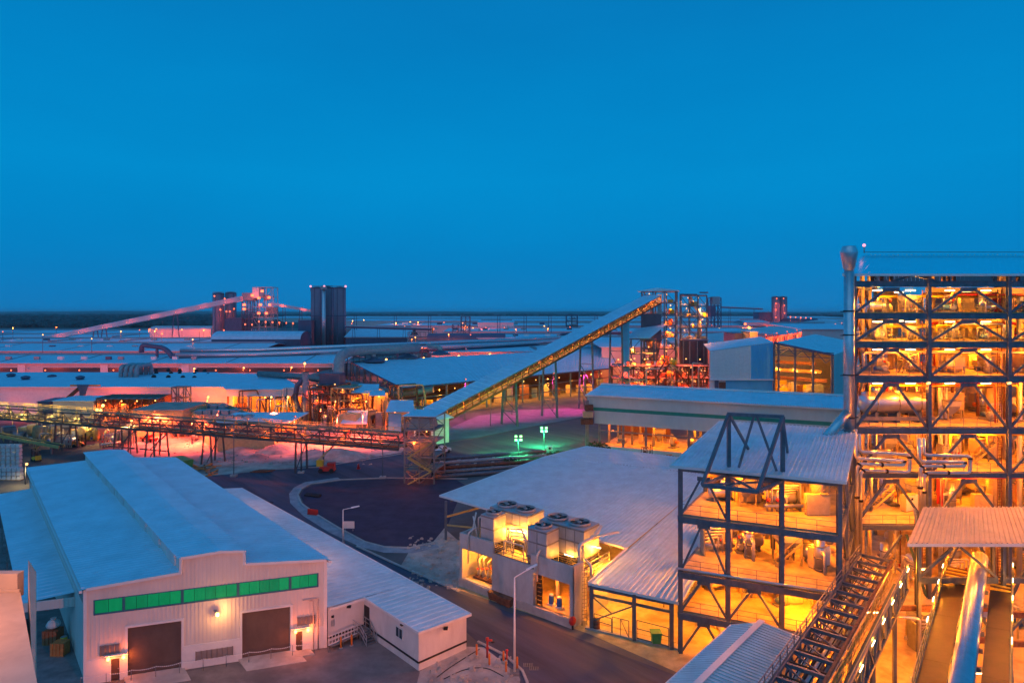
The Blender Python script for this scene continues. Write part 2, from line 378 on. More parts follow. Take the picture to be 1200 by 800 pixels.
# loose stones on the verges
b = MB(); rr = random.Random(3)
for k in range(420):
    if k < 180: q = G(rr.uniform(478, 540), rr.uniform(628, 690))
    elif k < 240: q = G(rr.uniform(500, 600), rr.uniform(765, 810))
    else: q = G(rr.uniform(200, 440), rr.uniform(512, 545))
    s_ = rr.uniform(.08, .35) * (1.4 if k >= 240 else 1)
    b.hexa([q + V(rr.uniform(.6, 1) * x * s_, rr.uniform(.6, 1) * y * s_, -.02) for x, y in ((-1, -1), (1, -1), (1, 1), (-1, 1))], [q + V(rr.uniform(.3, .8) * x * s_, rr.uniform(.3, .8) * y * s_, s_ * rr.uniform(.4, .9)) for x, y in ((-1, -1), (1, -1), (1, 1), (-1, 1))])
setting('rubble', b, SAND, 'stuff')
# sand heaps
for i, (x, y, r_, h_) in enumerate([(325, 528, 5, 1.6), (368, 532, 4, 1.3), (300, 535, 3, .8), (395, 535, 7, 2.0), (280, 528, 4, 1.0), (350, 520, 6, 1.6)]):
    c = G(x, y); b = MB(); n = 14
    rings = [[c + V(math.cos(2 * math.pi * j / n) * r_ * q * rr.uniform(.85, 1.15), math.sin(2 * math.pi * j / n) * r_ * q * rr.uniform(.85, 1.15), h_ * (1 - q ** 1.5) * rr.uniform(.85, 1.1) - .02) for j in range(n)] for q in (1, .7, .4, .15)]
    for A, B in zip(rings[:-1], rings[1:]):
        for j in range(n): b.face(A[j], A[(j + 1) % n], B[(j + 1) % n], B[j], smooth=True)
    b.face(*rings[-1])
    solo('sand_heap', b, SAND, ['low sand heap under the end of the boom lift', 'small sand heap left of the boom lift', 'flat sand heap beside the thin lamp pole', 'broad pale sand heap behind the red boom lift', 'sand heap before the orange lit open building', 'sand heap close under the long gallery'][i], 'sand heap', 'sand heaps in the yard')
# woodland on the horizon and far lagoons
b = MB()
for k in range(2600):
    Y = 1320 * math.exp(rr.random() ** 1.4 * 1.7); px = rr.uniform(-40, 330) if k < 1500 else rr.uniform(300, 1240)
    if k >= 1500 and Y < 2300: Y = rr.uniform(2300, 6000)
    q = D(px, Y, 0); w = Y * rr.uniform(.003, .008); h_ = rr.uniform(5, 11) * (1 if Y < 3000 else 1.5)
    n = 6; base = [q + V(math.cos(6.283 * j / n) * w, math.sin(6.283 * j / n) * w * .8, 0) for j in range(n)]
    mid = [q + V(math.cos(6.283 * j / n) * w * rr.uniform(.7, 1.1), math.sin(6.283 * j / n) * w * .7, h_ * rr.uniform(.5, .8)) for j in range(n)]
    for j in range(n): b.face(base[j], base[(j + 1) % n], mid[(j + 1) % n], mid[j])
    for j in range(n): b.face(mid[j], mid[(j + 1) % n], q + V(0, 0, h_))
setting('distant_woodland', b, WOOD, 'stuff')
WATER = mat('still_water', (.05, .07, .09), .08, 0, .05)
b = MB()
for (x0, x1, y) in [(22, 46, 378), (70, 80, 378.5), (102, 125, 379.5), (0, 8, 377)]:
    Y0, Y1 = F * 33.8 / (y - HY + .9), F * 33.8 / (y - HY - .9)
    b.face(D(x0, Y0, .3), D(x1, Y0, .3), D(x1 - 3, Y1, .3), D(x0 + 2, Y1, .3))
setting('lagoon_water', b, WATER)
# hills along the skyline
b = MB(); prev = None
for k in range(121):
    X = -16000 + k * 270; h_ = 28 + 18 * (0.5 + .5 * math.sin(k * .21 + 1)) * (1 if k < 56 else .35) + rr.uniform(-4, 4)
    q = (V(X, 11500, 0), V(X, 12500, h_), V(X, 14000, 0))
    if prev: b.face(prev[0], q[0], q[1], prev[1], smooth=True); b.face(prev[1], q[1], q[2], prev[2], smooth=True)
    prev = q
setting('hills', b, WOOD)
# ================================================================ workshop, bottom left
W = Fr((-38.9, 57.6), (19.9, 6.4), (-.66, .751)); WU, WL = 20.9, 59.0
ws = thing('workshop', 'large cream clad workshop with green window strip and two brown roller doors', 'workshop', (-38.9, 57.6, 0))
prof = [(0, 8.7), (7.75, 9.23), (7.751, 10.6), (11.3, 10.82), (13.3, 10.62), (13.301, 9.37), (20.9, 8.85)]
zt = lerpf(prof)
D1, D2 = (W.ua(149), W.ua(213)), (W.ua(283), W.ua(340.5))
PA, PB = (W.ua(129), W.ua(141)), (W.ua(345.5), W.ua(355))
WS = (W.ua(109.5), W.ua(373))
holes = [(D1[0], D1[1], 0, 4.75), (D2[0], D2[1], 0, 4.7), (PA[0], PA[1], 0, 2.1), (PB[0], PB[1], 0, 2.1), (WS[0], WS[1], 6.25, 7.6)]
b = MB(); wall_strip(b, W.p, [0, 7.75, 7.7511, 11.3, 13.3, 13.3011, 20.9], zt, 0, holes)
for v0, v1, u in ((0, WL, 0.0), (0, WL, WU)): b.face(W.p(u, v0, 0), W.p(u, v1, 0), W.p(u, v1, zt(u)), W.p(u, v0, zt(u)))
b.face(*[W.p(u, WL, z) for u, z in [(0, 0)] + prof + [(WU, 0)]])
ribs(b, W.p, .3, 20.6, zt, 2.3, holes, .34, .1, .04)
wall = part('wall', b, CLAD, ws)
# plinth band and corner posts
for a, c in ((0, D1[0] - .05), (D1[1] + .05, D2[0] - .05), (D2[1] + .05, PB[0] - .05), (PB[1] + .05, WU)):
    aa = a
    if a == 0:
        part('base_panel', MB().box(0, PA[0] - .05, -.09, -.01, 0, 2.22, W), TRIM, ws); aa = PA[1] + .05
    part('base_panel', MB().box(aa, c, -.09, -.01, 0, 2.22, W), TRIM, ws)
for u in (-.05, WU + .05): part('corner_post', MB().box(u - .14, u + .14, -.14, .14, 0, zt(min(max(u, 0), WU)) - .02, W), TRIM, ws)
def roof_quad(name, u0, z0, u1, z1, oh0, oh1, parent, v0=-.35, v1=WL + .3, pitch=.7, m=ROOF, fr=W, amp=.07):
    b = MB(); s_ = (z1 - z0) / (u1 - u0); a, c = u0 - oh0, u1 + oh1
    b.corr(fr.p(a, v0, z0 - s_ * oh0 + .12), fr.p(a, v1, z0 - s_ * oh0 + .12), fr.p(c, v1, z1 + s_ * oh1 + .12), fr.p(c, v0, z1 + s_ * oh1 + .12), pitch, amp)
    return part(name, b, m, parent)
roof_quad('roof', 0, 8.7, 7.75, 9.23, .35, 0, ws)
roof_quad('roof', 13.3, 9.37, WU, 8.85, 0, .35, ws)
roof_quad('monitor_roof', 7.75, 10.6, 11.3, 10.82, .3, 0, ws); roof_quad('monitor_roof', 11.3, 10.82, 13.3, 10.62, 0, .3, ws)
b = MB(); b.face(W.p(7.75, 0, 9.2), W.p(7.75, WL, 9.2), W.p(7.75, WL, 10.6), W.p(7.75, 0, 10.6)); b.face(W.p(13.3, 0, 9.3), W.p(13.3, WL, 9.3), W.p(13.3, WL, 10.6), W.p(13.3, 0, 10.6))
part('monitor_wall', b, CLAD, ws)
for k in range(9):                                      # louvred ventilator panels along the monitor
    v = 1.5 + k * 6.3; b = MB()
    for j in range(7): b.box(7.60, 7.74, v, v + 3.2, 9.36 + j * .17, 9.46 + j * .17, W)
    part('louvre_panel', b, TRIM, ws)
b = MB()                                               # verge trims along the gable and eaves gutter
for (a, za), (c, zc) in zip(prof[:-1], prof[1:]):
    if c - a > .01: b.bar(W.p(a, -.3, za + .06), W.p(c, -.3, zc + .06), .14, .26)
    else: b.bar(W.p(a, -.3, min(za, zc)), W.p(a, -.3, max(za, zc) + .15), .22)
part('verge_trim', b, TRIM, ws)
for u, z in ((-.42, 8.66), (WU + .42, 8.8)):
    b = MB(); b.box(u - .13, u + .13, -.3, WL, z - .2, z + .03, W); part('gutter', b, TRIM, ws)
b = MB(); b.box(-.03, -.02, .6, 57, 6.9, 8.1, W); part('side_window_strip', b, GLASS, ws)  # dark strip standing in for shade on the side wall under the eave
# green window strip: frame and panes
fw = MB(); ub = [WS[0], W.ua(145), W.ua(213.7), W.ua(279), W.ua(340), WS[1]]
fw.box(WS[0], WS[1], -.05, .12, 6.22, 6.36, W); fw.box(WS[0], WS[1], -.05, .12, 7.55, 7.62, W)
for u in ub: fw.box(max(u - .11, WS[0]), min(u + .11, WS[1]), -.05, .12, 6.36, 7.55, W)
win = part('window', fw, mat('blue_frame', (.03, .16, .22), .5), ws)
for a, c in zip(ub[:-1], ub[1:]):
    n = max(2, round((c - a) / 1.05)); w = (c - a - .22) / n
    for k in range(n):
        b = MB(); u = a + .11 + k * w; b.box(u + .015, u + w - .015, .02, .05, 6.37, 7.54, W)
        for q in (.33, .66): b.box(u + w * q - .02, u + w * q + .02, -.0, .018, 6.37, 7.54, W)
        part('pane', b, PANES[RND.randrange(3)], win)
def roller(fr, u0, u1, h, parent):
    b = MB(); n = int(h / .3)
    for k in range(n):
        z = h * k / n; b.hexa([fr.p(u0, .10, z), fr.p(u1, .10, z), fr.p(u1, .22, z), fr.p(u0, .22, z)], [fr.p(u0, .19, z + h / n), fr.p(u1, .19, z + h / n), fr.p(u1, .22, z + h / n), fr.p(u0, .22, z + h / n)])
    d = part('roller_door', b, BROWN, parent); f_ = MB()
    f_.box(u0 - .18, u0 + .03, -.11, .1, 0, h + .12, fr); f_.box(u1 - .03, u1 + .18, -.11, .1, 0, h + .12, fr); f_.box(u0 + .03, u1 - .03, -.12, .1, h - .06, h + .12, fr)
    part('door_frame', f_, TRIM, d); return d
roller(W, D1[0], D1[1], 4.75, ws); roller(W, D2[0], D2[1], 4.7, ws)
for a, c in (PA, PB):
    b = MB(); b.box(a + .06, c - .06, .06, .12, .03, 2.04, W); d = part('door', b, BROWN, ws)
    f_ = MB(); f_.box(a - .08, a + .06, -.12, .14, 0, 2.18, W); f_.box(c - .06, c + .08, -.12, .14, 0, 2.18, W); f_.box(a + .06, c - .06, -.115, .14, 2.04, 2.17, W); part('door_frame', f_, TRIM, d)
    k_ = MB(); k_.box(c - .2, c - .1, 0, .05, 1.0, 1.06, W); part('handle', k_, GALV, d)
    h_ = MB(); h_.box(a - .5, c + .5, -.5, -.13, 2.42, 2.5, W); part('door_hood', h_, TRIM, ws)
def vent(u0, u1, z0, z1):
    b = MB(); n = int((z1 - z0) / .1)
    for k in range(n): z = z0 + k * (z1 - z0) / n; b.hexa([W.p(u0, -.16, z), W.p(u1, -.16, z), W.p(u1, -.1, z), W.p(u0, -.1, z)], [W.p(u0, -.11, z + .1), W.p(u1, -.11, z + .1), W.p(u1, -.1, z + .1), W.p(u0, -.1, z + .1)])
    m_ = int((u1 - u0) / .5) + 1
    for k in range(m_ + 1): u = u0 + (u1 - u0) * k / m_; b.box(u - .03, u + .03, -.19, -.1, z0 - .03, z1 + .05, W)
    v_ = part('louvre_vent', b, LOUV, ws); q = MB(); q.box(u0, u1, -.1, -.095, z0, z1, W); part('vent_backing', q, DARK, v_)
vent(W.ua(117), W.ua(139.5), 2.45, 3.35); vent(W.ua(229), W.ua(272), .75, 1.55); vent(W.ua(348), W.ua(368), 2.65, 3.45)
def wall_lamp(fr, u, z, watt, col, parent, off=-.45, r=.13):
    b = MB(); b.box(u - .14, u + .14, off + .06, -.1, z - .03, z + .12, fr); lp = part('wall_lamp', b, GREYP, parent)
    e = MB(); e.ball(fr.p(u, off, z - .08), r, 8); part('lamp_bulb', e, E_OR, lp); glow(lp, fr.p(u, off - .35, z - .12), watt, col, .12)
wall_lamp(W, W.ua(251.6), 5.2, 60, (1, .40, .10), ws, -.8, .2)
for px in (125.6, 143.6, 344, 358.5): wall_lamp(W, W.ua(px), 2.32, 32, (1, .16, .03), ws, -.5, .16)
b = MB(); u = W.ua(371.5); b.bend([W.p(u - 1.5, -.3, 5.2), W.p(u, -.3, 5.2), W.p(u, -.3, 0)], .07, 8); b.bend([W.p(u - .8, -.25, 5.0), W.p(u - .45, -.25, 5.0), W.p(u - .45, -.25, .2)], .05, 6); part('downpipe', b, mat('grey_pink_pipe', (.5, .42, .4), .5), ws)
# lamps on the far side wall, over the annex roof
for v in (12.5, 37): 
    b = MB(); b.box(WU + .05, WU + .5, v - .15, v + .15, 7.9, 8.05, W); lp = part('wall_lamp', b, GREYP, ws)
    e = MB(); e.ball(W.p(WU + .45, v, 7.82), .13, 8); part('lamp_bulb', e, E_OR, lp); glow(lp, W.p(WU + 1.1, v, 7.0), 420, (1, .26, .05), .12)
# lean-to canopy on the left side
b = MB(); b.corr(W.p(-4.6, 7, 5.55), W.p(-4.6, 56, 5.55), W.p(-.02, 56, 6.1), W.p(-.02, 7, 6.1), 1.0, .05); cn = part('canopy_roof', b, ROOF, ws)
b = MB(); b.box(-4.6, -.03, 6.85, 6.97, 4.75, 5.65, W)
for k in range(12): b.box(-4.5 + k * .38, -4.4 + k * .38, 6.8, 6.849, 4.77, 5.6, W)
part('canopy_fascia', b, CLAD, cn)
for v in (7.5, 19, 31, 43, 55): part('canopy_post', MB().box(-4.55, -4.35, v - .1, v + .1, 0, 5.5, W), STEELG, cn)
part('canopy_beam', MB().box(-4.5, -.05, 7.3, 7.5, 5.2, 5.45, W), STEELG, cn)
b = MB(); b.box(-9, .0, -3, 57, 0, .035, W); setting('side_passage', b, mat('blue_grey_concrete', (.2, .2, .2), .8, 0, .25, .7, stain=((.1, .1, .1), .3, .5)))
# things in the passage
P0 = W.p(-1.0, 9.2, .04)
def crate(loc, m, lab, s=1.0):
    t = thing('crate', lab, 'crate', loc); x, y, z = loc
    b = MB(); b.box(x - .55 * s, x + .55 * s, y - .45 * s, y + .45 * s, z, z + .12)
    part('base', b, WOODP, t)
    for k in range(4):
        part('slat', MB().box(x - .55 * s + k * .3 * s, x - .35 * s + k * .3 * s, y - .49 * s, y - .45 * s, z + .12, z + 1.15 * s), m, t)
    part('box', MB().box(x - .53 * s, x + .53 * s, y - .44 * s, y + .44 * s, z + .12, z + 1.1 * s), m, t); return t
WOODP = mat('crate_wood', (.35, .20, .10), .8, 0, .25, 3)
crate(W.p(-1.2, 7.2, .04), mat('orange_crate_wood', (.60, .20, .05), .7, 0, .2, 3), 'orange slatted crate standing nearest the workshop side wall corner', 1.15)
crate(W.p(-1.5, 10.2, .04), mat('dull_orange_wood', (.5, .15, .06), .7, 0, .2, 3), 'dull orange crate behind the other crate under the lean-to', 1.3)
t = thing('supply_sack', 'bulging white sack lying on the crates under the lean-to', 'sack', W.p(-1.5, 10.2, 1.55)); q = W.p(-1.5, 10.2, 1.6)
b = MB(); b.lathe(q, [(.35, 0), (.6, .15), (.66, .4), (.5, .7), (.2, .85), (.28, 1.0)], 10); part('sack', b, WHITEP, t); part('tie', MB().lathe(q + V(0, 0, .83), [(.22, 0), (.22, .06)], 8), RUBBER, t)
t = thing('fuel_drum', 'yellow drum beside the crates under the lean-to', 'drum', W.p(-.7, 9.2, .04)); q = W.p(-.7, 9.2, .04)
part('body', MB().lathe(q, [(.3, 0), (.3, .3), (.32, .32), (.3, .34), (.3, .6), (.32, .62), (.3, .64), (.3, .9)], 12), YELP, t); part('lid', MB().lathe(q + V(0, 0, .9), [(.28, 0), (.28, .02)], 12), GREYP, t)
# concrete ramps in front of the roller doors
b = MB()
for u0, u1 in ((D1[0] - .3, D1[1] + .2), (D2[0] - .3, D2[1] + .6)):
    b.hexa([W.p(u0, -2.4, 0), W.p(u1, -2.4, 0), W.p(u1, .1, 0), W.p(u0, .1, 0)], [W.p(u0, -2.4, .05), W.p(u1, -2.4, .05), W.p(u1, .1, .22), W.p(u0, .1, .22)])
b.hexa([W.p(PB[0] - .3, -1.3, 0), W.p(PB[1] + .6, -1.3, 0), W.p(PB[1] + .6, -.1, 0), W.p(PB[0] - .3, -.1, 0)], [W.p(PB[0] - .3, -1.3, .14), W.p(PB[1] + .6, -1.3, .14), W.p(PB[1] + .6, -.1, .16), W.p(PB[0] - .3, -.1, .16)])
setting('door_ramp', b, CONC)
# chain barrier along the front
t = thing('chain_barrier', 'white plastic chain strung on thin stanchions along the workshop front', 'chain barrier', W.p(10, -.9, 0))
b = MB(); su = [-.5 + k * 2.0 for k in range(11)]
for u in su: part('stanchion', MB().tube(W.p(u, -.9, 0), W.p(u, -.9, 1.15), .03, 6), STEELG, t)
for a, c in zip(su[:-1], su[1:]):
    for k in range(12):
        s_ = k / 12; u = a + (c - a) * s_; z = 1.1 - .12 * 4 * s_ * (1 - s_); b.box(u, u + .1, -.93, -.87, z - .03, z + .03, W)
part('chain', b, WHITEP, t, kind='stuff')

# ================================================================ low white annex between workshop and road
ax = thing('annex', 'long low white annex with flat sheet roof beside the workshop', 'annex', (-8.84, 59.8, 0))
A_, B_ = V(-8.84, 59.8, 0), V(-4.6, 63.7, 0); dr = V(-.685, .729, 0); nn_ = V(.729, .685, 0)
P0, P1 = V(-18.75, 64.3, 0), V(-15.7, 67.0, 0); Bk = B_ + dr * 62; Pk = V(-55.5, 106.5, 0)
def rz(p): return 3.55 + .05 * (-(p - B_).dot(nn_))
def up(p, z): return V(p.x, p.y, z)
b = MB()
for a, c in ((A_, B_), (B_, Bk), (P1, A_), (P0, P1)): b.face(up(a, 0), up(c, 0), up(c, rz(c)), up(a, rz(a)))
part('wall', b, mat('white_render', (.72, .69, .64), .75, 0, .08, .7, .7, stain=((.55, .50, .44), .7, .56)), ax)
oh = .35
rA, rB, rBk = A_ + V(-.1, -.45, 0), B_ + V(.35, -.2, 0), Bk + V(.3, .3, 0)
rA = A_ + (A_ - B_).normalized() * .25 - dr * .35; rB = B_ + nn_ * .35 - dr * .35
rP1 = A_ + (A_ - B_).normalized() * .25 + dr * 9.6
m0 = rP1 + nn_ * ((rB - rP1).dot(nn_))
b = MB(); b.corr(up(rB, rz(rB)), up(m0, rz(m0)), up(rP1, rz(rP1)), up(rA, rz(rA)), .9, .05)
q1 = P0 - dr * .3 + V(.3, -.3, 0); q1 = V(-18.7, 64.0, 0); m1 = q1 + nn_ * ((rP1 - q1).dot(nn_))
mB = m0
b.corr(up(mB, rz(mB)), up(rBk, rz(rBk)), up(Pk, rz(Pk)), up(q1, rz(q1)), .9, .05)
rf = part('roof', b, ROOFP, ax)
b = MB()
for a, c in ((rA, rB), (rB, rBk), (rP1, rA)): b.bar(up(a, rz(a) - .06), up(c, rz(c) - .06), .1, .24)
b.bar(up(q1 + V(.4, -.2, 0), rz(q1) - .1), up(P1 + V(.2, -.4, 0), rz(P1) - .1), .1, .24)
part('fascia', b, TRIM, rf)
b = MB()
for a, c, n_ in ((A_, B_, V(.69, -.72, 0)), (P1, A_, V(-.73, -.68, 0)), (P0, P1, V(.66, -.75, 0))): b.bar(up(a + n_ * .04, .8), up(c + n_ * .04, .8), .08, .16)
part('plinth_band', b, RUBBER, ax)
ld = (A_ - P1).normalized(); ln = V(-.73, -.68, 0)
def lbox(b, s0, s1, o0, o1, z0, z1):
    f_ = Fr((P1.x, P1.y), (ld.x, ld.y), (ln.x, ln.y)); return b.box(s0, s1, o0, o1, z0, z1, f_)
wn = part('window', lbox(MB(), 6.1, 7.3, .01, .06, 1.9, 3.0), TRIM, ax)
for s0 in (6.2, 6.78): part('pane', lbox(MB(), s0, s0 + .45, .05, .08, 2.0, 2.9), GLASS, wn)
part('door', lbox(MB(), .12, 1.1, .01, .06, .85, 3.0), RUBBER, ax)
for s_, z in ((6.9, 3.25),):
    part('bulkhead_light', lbox(MB(), s_ + .2, s_ + .5, .03, .22, z + .12, z + .24), RUBBER, ax)
q = A_.lerp(B_, .52) + V(.69, -.72, 0) * .25; part('bulkhead_light', MB().box(q.x - .2, q.x + .2, q.y - .25, q.y + .2, 3.05, 3.2), RUBBER, ax)
q = P0.lerp(P1, .55) + V(.66, -.75, 0) * .2; part('bulkhead_light', MB().box(q.x - .2, q.x + .2, q.y - .2, q.y + .15, 3.3, 3.45), RUBBER, ax)
q = P0.lerp(P1, .12) + V(.66, -.75, 0) * .06; part('meter_box', MB().box(q.x - .15, q.x + .15, q.y - .1, q.y + .1, 1.9, 2.5), GREYP, ax); part('meter_box', MB().box(q.x - .12, q.x + .12, q.y - .1, q.y + .1, 2.75, 2.95), RUBBER, ax)
# entrance steps with handrails
st = thing('entrance_steps', 'grey steel entrance steps with handrails at the annex door', 'steps', P1 + ld * .6 + ln * .8)
f_ = Fr((P1.x, P1.y), (ld.x, ld.y), (ln.x, ln.y))
part('landing', MB().box(-.3, 1.4, .08, 1.3, .7, .8, f_), STEELG, st)
for k in range(4): part('tread', MB().box(1.45 + k * .3, 1.73 + k * .3, .1, 1.25, .56 - k * .17, .62 - k * .17, f_), STEELG, st)
for o in (.12, 1.28):
    railing(st, [f_.p(-.3, o, .8), f_.p(1.4, o, .8), f_.p(2.7, o, 0)], GALV, 1.0, .6, .03)
for u, v in ((-.2, .2), (-.2, 1.2), (1.3, 1.2)): part('leg', MB().box(u - .05, u + .05, v - .05, v + .05, 0, .7, f_), STEELG, st)
t = thing('guard_rail', 'low white guard rail along the recessed annex wall', 'railing', P0 + V(1, -.6, 0))
railing(t, [P0 + V(.4, -1.0, .55), P1 + V(-.4, -1.3, .55)], WHITEP, .9, .35, .03); part('walkway', MB().bar(P0 + V(.4, -.8, .5), P1 + V(-.4, -1.0, .5), 1.0, .1), STEELG, t)
for k in range(3): q = (P0 + V(.4, -1.2, 0)).lerp(P1 + V(-.4, -1.3, 0), k / 2); part('leg', MB().box(q.x - .05, q.x + .05, q.y - .05, q.y + .05, 0, .46), STEELG, t)

# ================================================================ tan building at the very left
tb = thing('tan_building', 'tan rendered tower top with fin wall at the lower left edge', 'building', D(0, 30, 0))
zs = Zat(693, 30)
e0, e1 = D(24, 30, zs), G(45, 808, zs); far = D(-90, 30, zs); near = V(-34, 16, zs)
part('roof', MB().slab([far, e0, e1, V(e1.x - 3, e1.y - 5, zs), near], .35), BEIGE, tb)
part('wall', MB().hexa([V(far.x, 29.9, 0), V(e0.x - .5, 29.9, 0), V(e1.x - .6, e1.y, 0), V(near.x, near.y, 0)], [V(far.x, 29.9, zs - .36), V(e0.x - .5, 29.9, zs - .36), V(e1.x - .6, e1.y, zs - .36), V(near.x, near.y, zs - .36)]), BEIGE, tb)
part('parapet', MB().box(far.x, e0.x - .15, 30.0, 30.4, zs - .3, Zat(670, 30.2)), BEIGE, tb); part('coping', MB().box(far.x, e0.x + .02, 29.9, 29.99, zs + .01, zs + .14), BEIGE, tb)
f0, f1, n0, n1 = D(33, 30.6, 0), D(42.5, 30.6, 0), D(41, 22, 0), D(43.5, 22, 0)
part('fin_wall', MB().hexa([n0, n1, f1, f0], [V(n0.x, n0.y, 18.2), V(n1.x, n1.y, 18.2), V(f1.x, f1.y, 21.4), V(f0.x, f0.y, 22.0)]), BEIGE, tb)
part('gutter', MB().hexa([V(e0.x - .4, 30, zs - 2), V(f0.x + .1, 30.5, zs - 2), V(n0.x + .1, 22, zs - 2), V(e1.x - .6, e1.y, zs - 2)], [V(e0.x - .4, 30, zs - 1.5), V(f0.x + .1, 30.5, zs - 1.5), V(n0.x + .1, 22, zs - 1.5), V(e1.x - .6, e1.y, zs - 1.5)]), DARK, tb)
# ================================================================ street furniture, bottom centre
def post_lamp(px, py, h, arm, lab, lit=None, r=.08, group='street lamps along the service road'):
    q = G(px, py); t = thing('street_lamp', lab, 'street lamp', q, group)
    part('base', MB().box(q.x - .45, q.x + .45, q.y - .4, q.y + .4, 0, .22), STEELG, t)
    part('pole', MB().sweep([q + V(0, 0, .2), q + V(0, 0, h)], [r * 1.35, r * .8], 10), WHITEP, t)
    part('arm', MB().bend([q + V(0, 0, h - .1), q + V(0, 0, h + .05), q + V(arm[0], arm[1], h + arm[2])], .05, 8), WHITEP, t)
    e = q + V(arm[0], arm[1], h + arm[2]); d = V(arm[0], arm[1], arm[2]).normalized()
    hd = MB(); hd.hexa([e + V(-.12, -.14, -.08), e + d * 1.1 + V(.08, -.14, -.06), e + d * 1.1 + V(.08, .14, -.06), e + V(-.12, .14, -.08)], [e + V(-.1, -.08, .1), e + d * 1.05 + V(.02, -.06, .06), e + d * 1.05 + V(.02, .06, .06), e + V(-.1, .08, .1)]); part('lamp_head', hd, WHITEP, t)
    part('lens', MB().box(e.x + d.x * .5 - .25, e.x + d.x * .5 + .25, e.y + d.y * .5 - .1, e.y + d.y * .5 + .1, e.z + d.z * .5 - .14, e.z + d.z * .5 - .075), GLASS, t)
    return t
post_lamp(402, 641, 5.4, (1.3, -.1, .35), 'white street lamp beside the dark parking lot')
post_lamp(603, 789, 9.0, (1.2, .6, .5), 'tall thin street lamp standing among the orange bollards', r=.085)
def bollard(px, py, lab, h=1.15, m=ORAP):
    q = G(px, py); t = thing('bollard', lab, 'bollard', q, 'orange bollards')
    part('post', MB().lathe(q, [(.1, 0), (.1, h - .08), (.08, h), (.02, h + .02)], 12), m, t)
    part('footing', MB().lathe(q, [(.2, 0), (.2, .06)], 12), CONC, t); return t
for px, py, lab in ((558.5, 767.5, 'orange bollard nearest the annex end wall'), (573.5, 779, 'orange bollard just below the red standpipe'), (590, 776, 'orange bollard behind the others, left of the tall lamp'), (593, 788.5, 'front orange bollard closest to the lamp base on its left'), (606, 783, 'orange bollard right of the tall street lamp'), (399.5, 759, 'orange bollard left of the annex steps'), (412, 756, 'orange bollard right next to the annex steps')): bollard(px, py, lab, 1.12)
q = G(571, 770); t = thing('standpipe', 'red hydrant standpipe with valve head among the bollards', 'hydrant', q)
part('pipe', MB().bend([q, q + V(0, 0, 1.7), q + V(.5, 0, 1.7)], .1, 8), REDP, t); part('flange', MB().lathe(q + V(0, 0, .9), [(.2, 0), (.2, .08)], 10), REDP, t); part('valve', MB().lathe(q + V(0, 0, 1.7), [(.16, 0), (.16, .25), (.06, .3)], 10), REDP, t); part('valve_wheel', MB().lathe(q + V(.55, 0, 1.5), [(.02, 0), (.2, .02), (.2, .07), (.02, .09)], 10), RUBBER, t)
q = G(594, 773); t = thing('standpipe', 'short red standpipe right of the valve hydrant', 'hydrant', q); part('pipe', MB().tube(q, q + V(0, 0, .9), .08, 8), REDP, t); part('cap', MB().lathe(q + V(0, 0, .9), [(.13, 0), (.13, .12), (.05, .16)], 10), REDP, t)
q = G(409, 622); t = thing('notice_board', 'small white notice board beside the parking lot kerb', 'sign', q)
for s_ in (-.6, .6): part('post', MB().box(q.x + s_ - .04, q.x + s_ + .04, q.y - .04, q.y + .04, 0, 1.0), GREYP, t)
part('board', MB().box(q.x - .85, q.x + .85, q.y - .1, q.y - .05, .45, 1.55), WHITEP, t)
q = G(366, 602); t = thing('road_barrier', 'red plastic road barrier on the parking lot kerb', 'barrier', q)
b = MB(); b.hexa([q + V(-.75, -.3, 0), q + V(1.1, -.9, 0), q + V(1.2, -.5, 0), q + V(-.65, .1, 0)], [q + V(-.75, -.15, .95), q + V(1.1, -.75, .95), q + V(1.15, -.65, .95), q + V(-.65, -.02, .95)]); part('body', b, REDP, t)
part('foot', MB().box(q.x - .7, q.x - .3, q.y - .4, q.y + .2, 0, .1), RUBBER, t)
q = G(366, 581); t = thing('pipe_section', 'dark pipe lengths lying on the parking lot corner', 'pipe', q)
for k in range(3): part('pipe', MB().tube(q + V(-1.4, k * .45, .2), q + V(1.6, k * .45 - 1.0, .2), .2, 8), RUBBER, t)
q = G(316, 589); solo('manhole_cover', MB().lathe(q + V(0, 0, .024), [(.7, 0), (.7, .02)], 14), RUBBER, 'round dark manhole cover in the service road', 'manhole')
for i, (x, y) in enumerate(((619, 779), (626, 783))):
    q = G(x, y); t = thing('drain_grate', ['dark drain grate in the road right of the tall lamp', 'second drain grate, further right in the road'][i], 'drain', q)
    part('frame', MB().box(q.x - .45, q.x + .45, q.y - .3, q.y + .3, .02, .05), STEELG, t)
    for k in range(5): part('bar', MB().box(q.x - .36 + k * .17, q.x - .28 + k * .17, q.y - .25, q.y + .25, .05, .07), RUBBER, t)
# hoses on the sand verge
rr = random.Random(8)
for i in range(2):
    pts = [G(x, y, .04) for x, y in [[(520, 795), (545, 783), (570, 781), (590, 792)], [(512, 793), (525, 783), (545, 770), (562, 760)], [(530, 786), (540, 778), (556, 787), (548, 795)]][i]]
    solo('hose', MB().bend(pts, .04, 6, 1.0), RUBBER, ['black hose trailing across the sand towards the tall lamp', 'black hose running up to the annex corner', 'short black hose coiled on the sand'][i], 'hose')

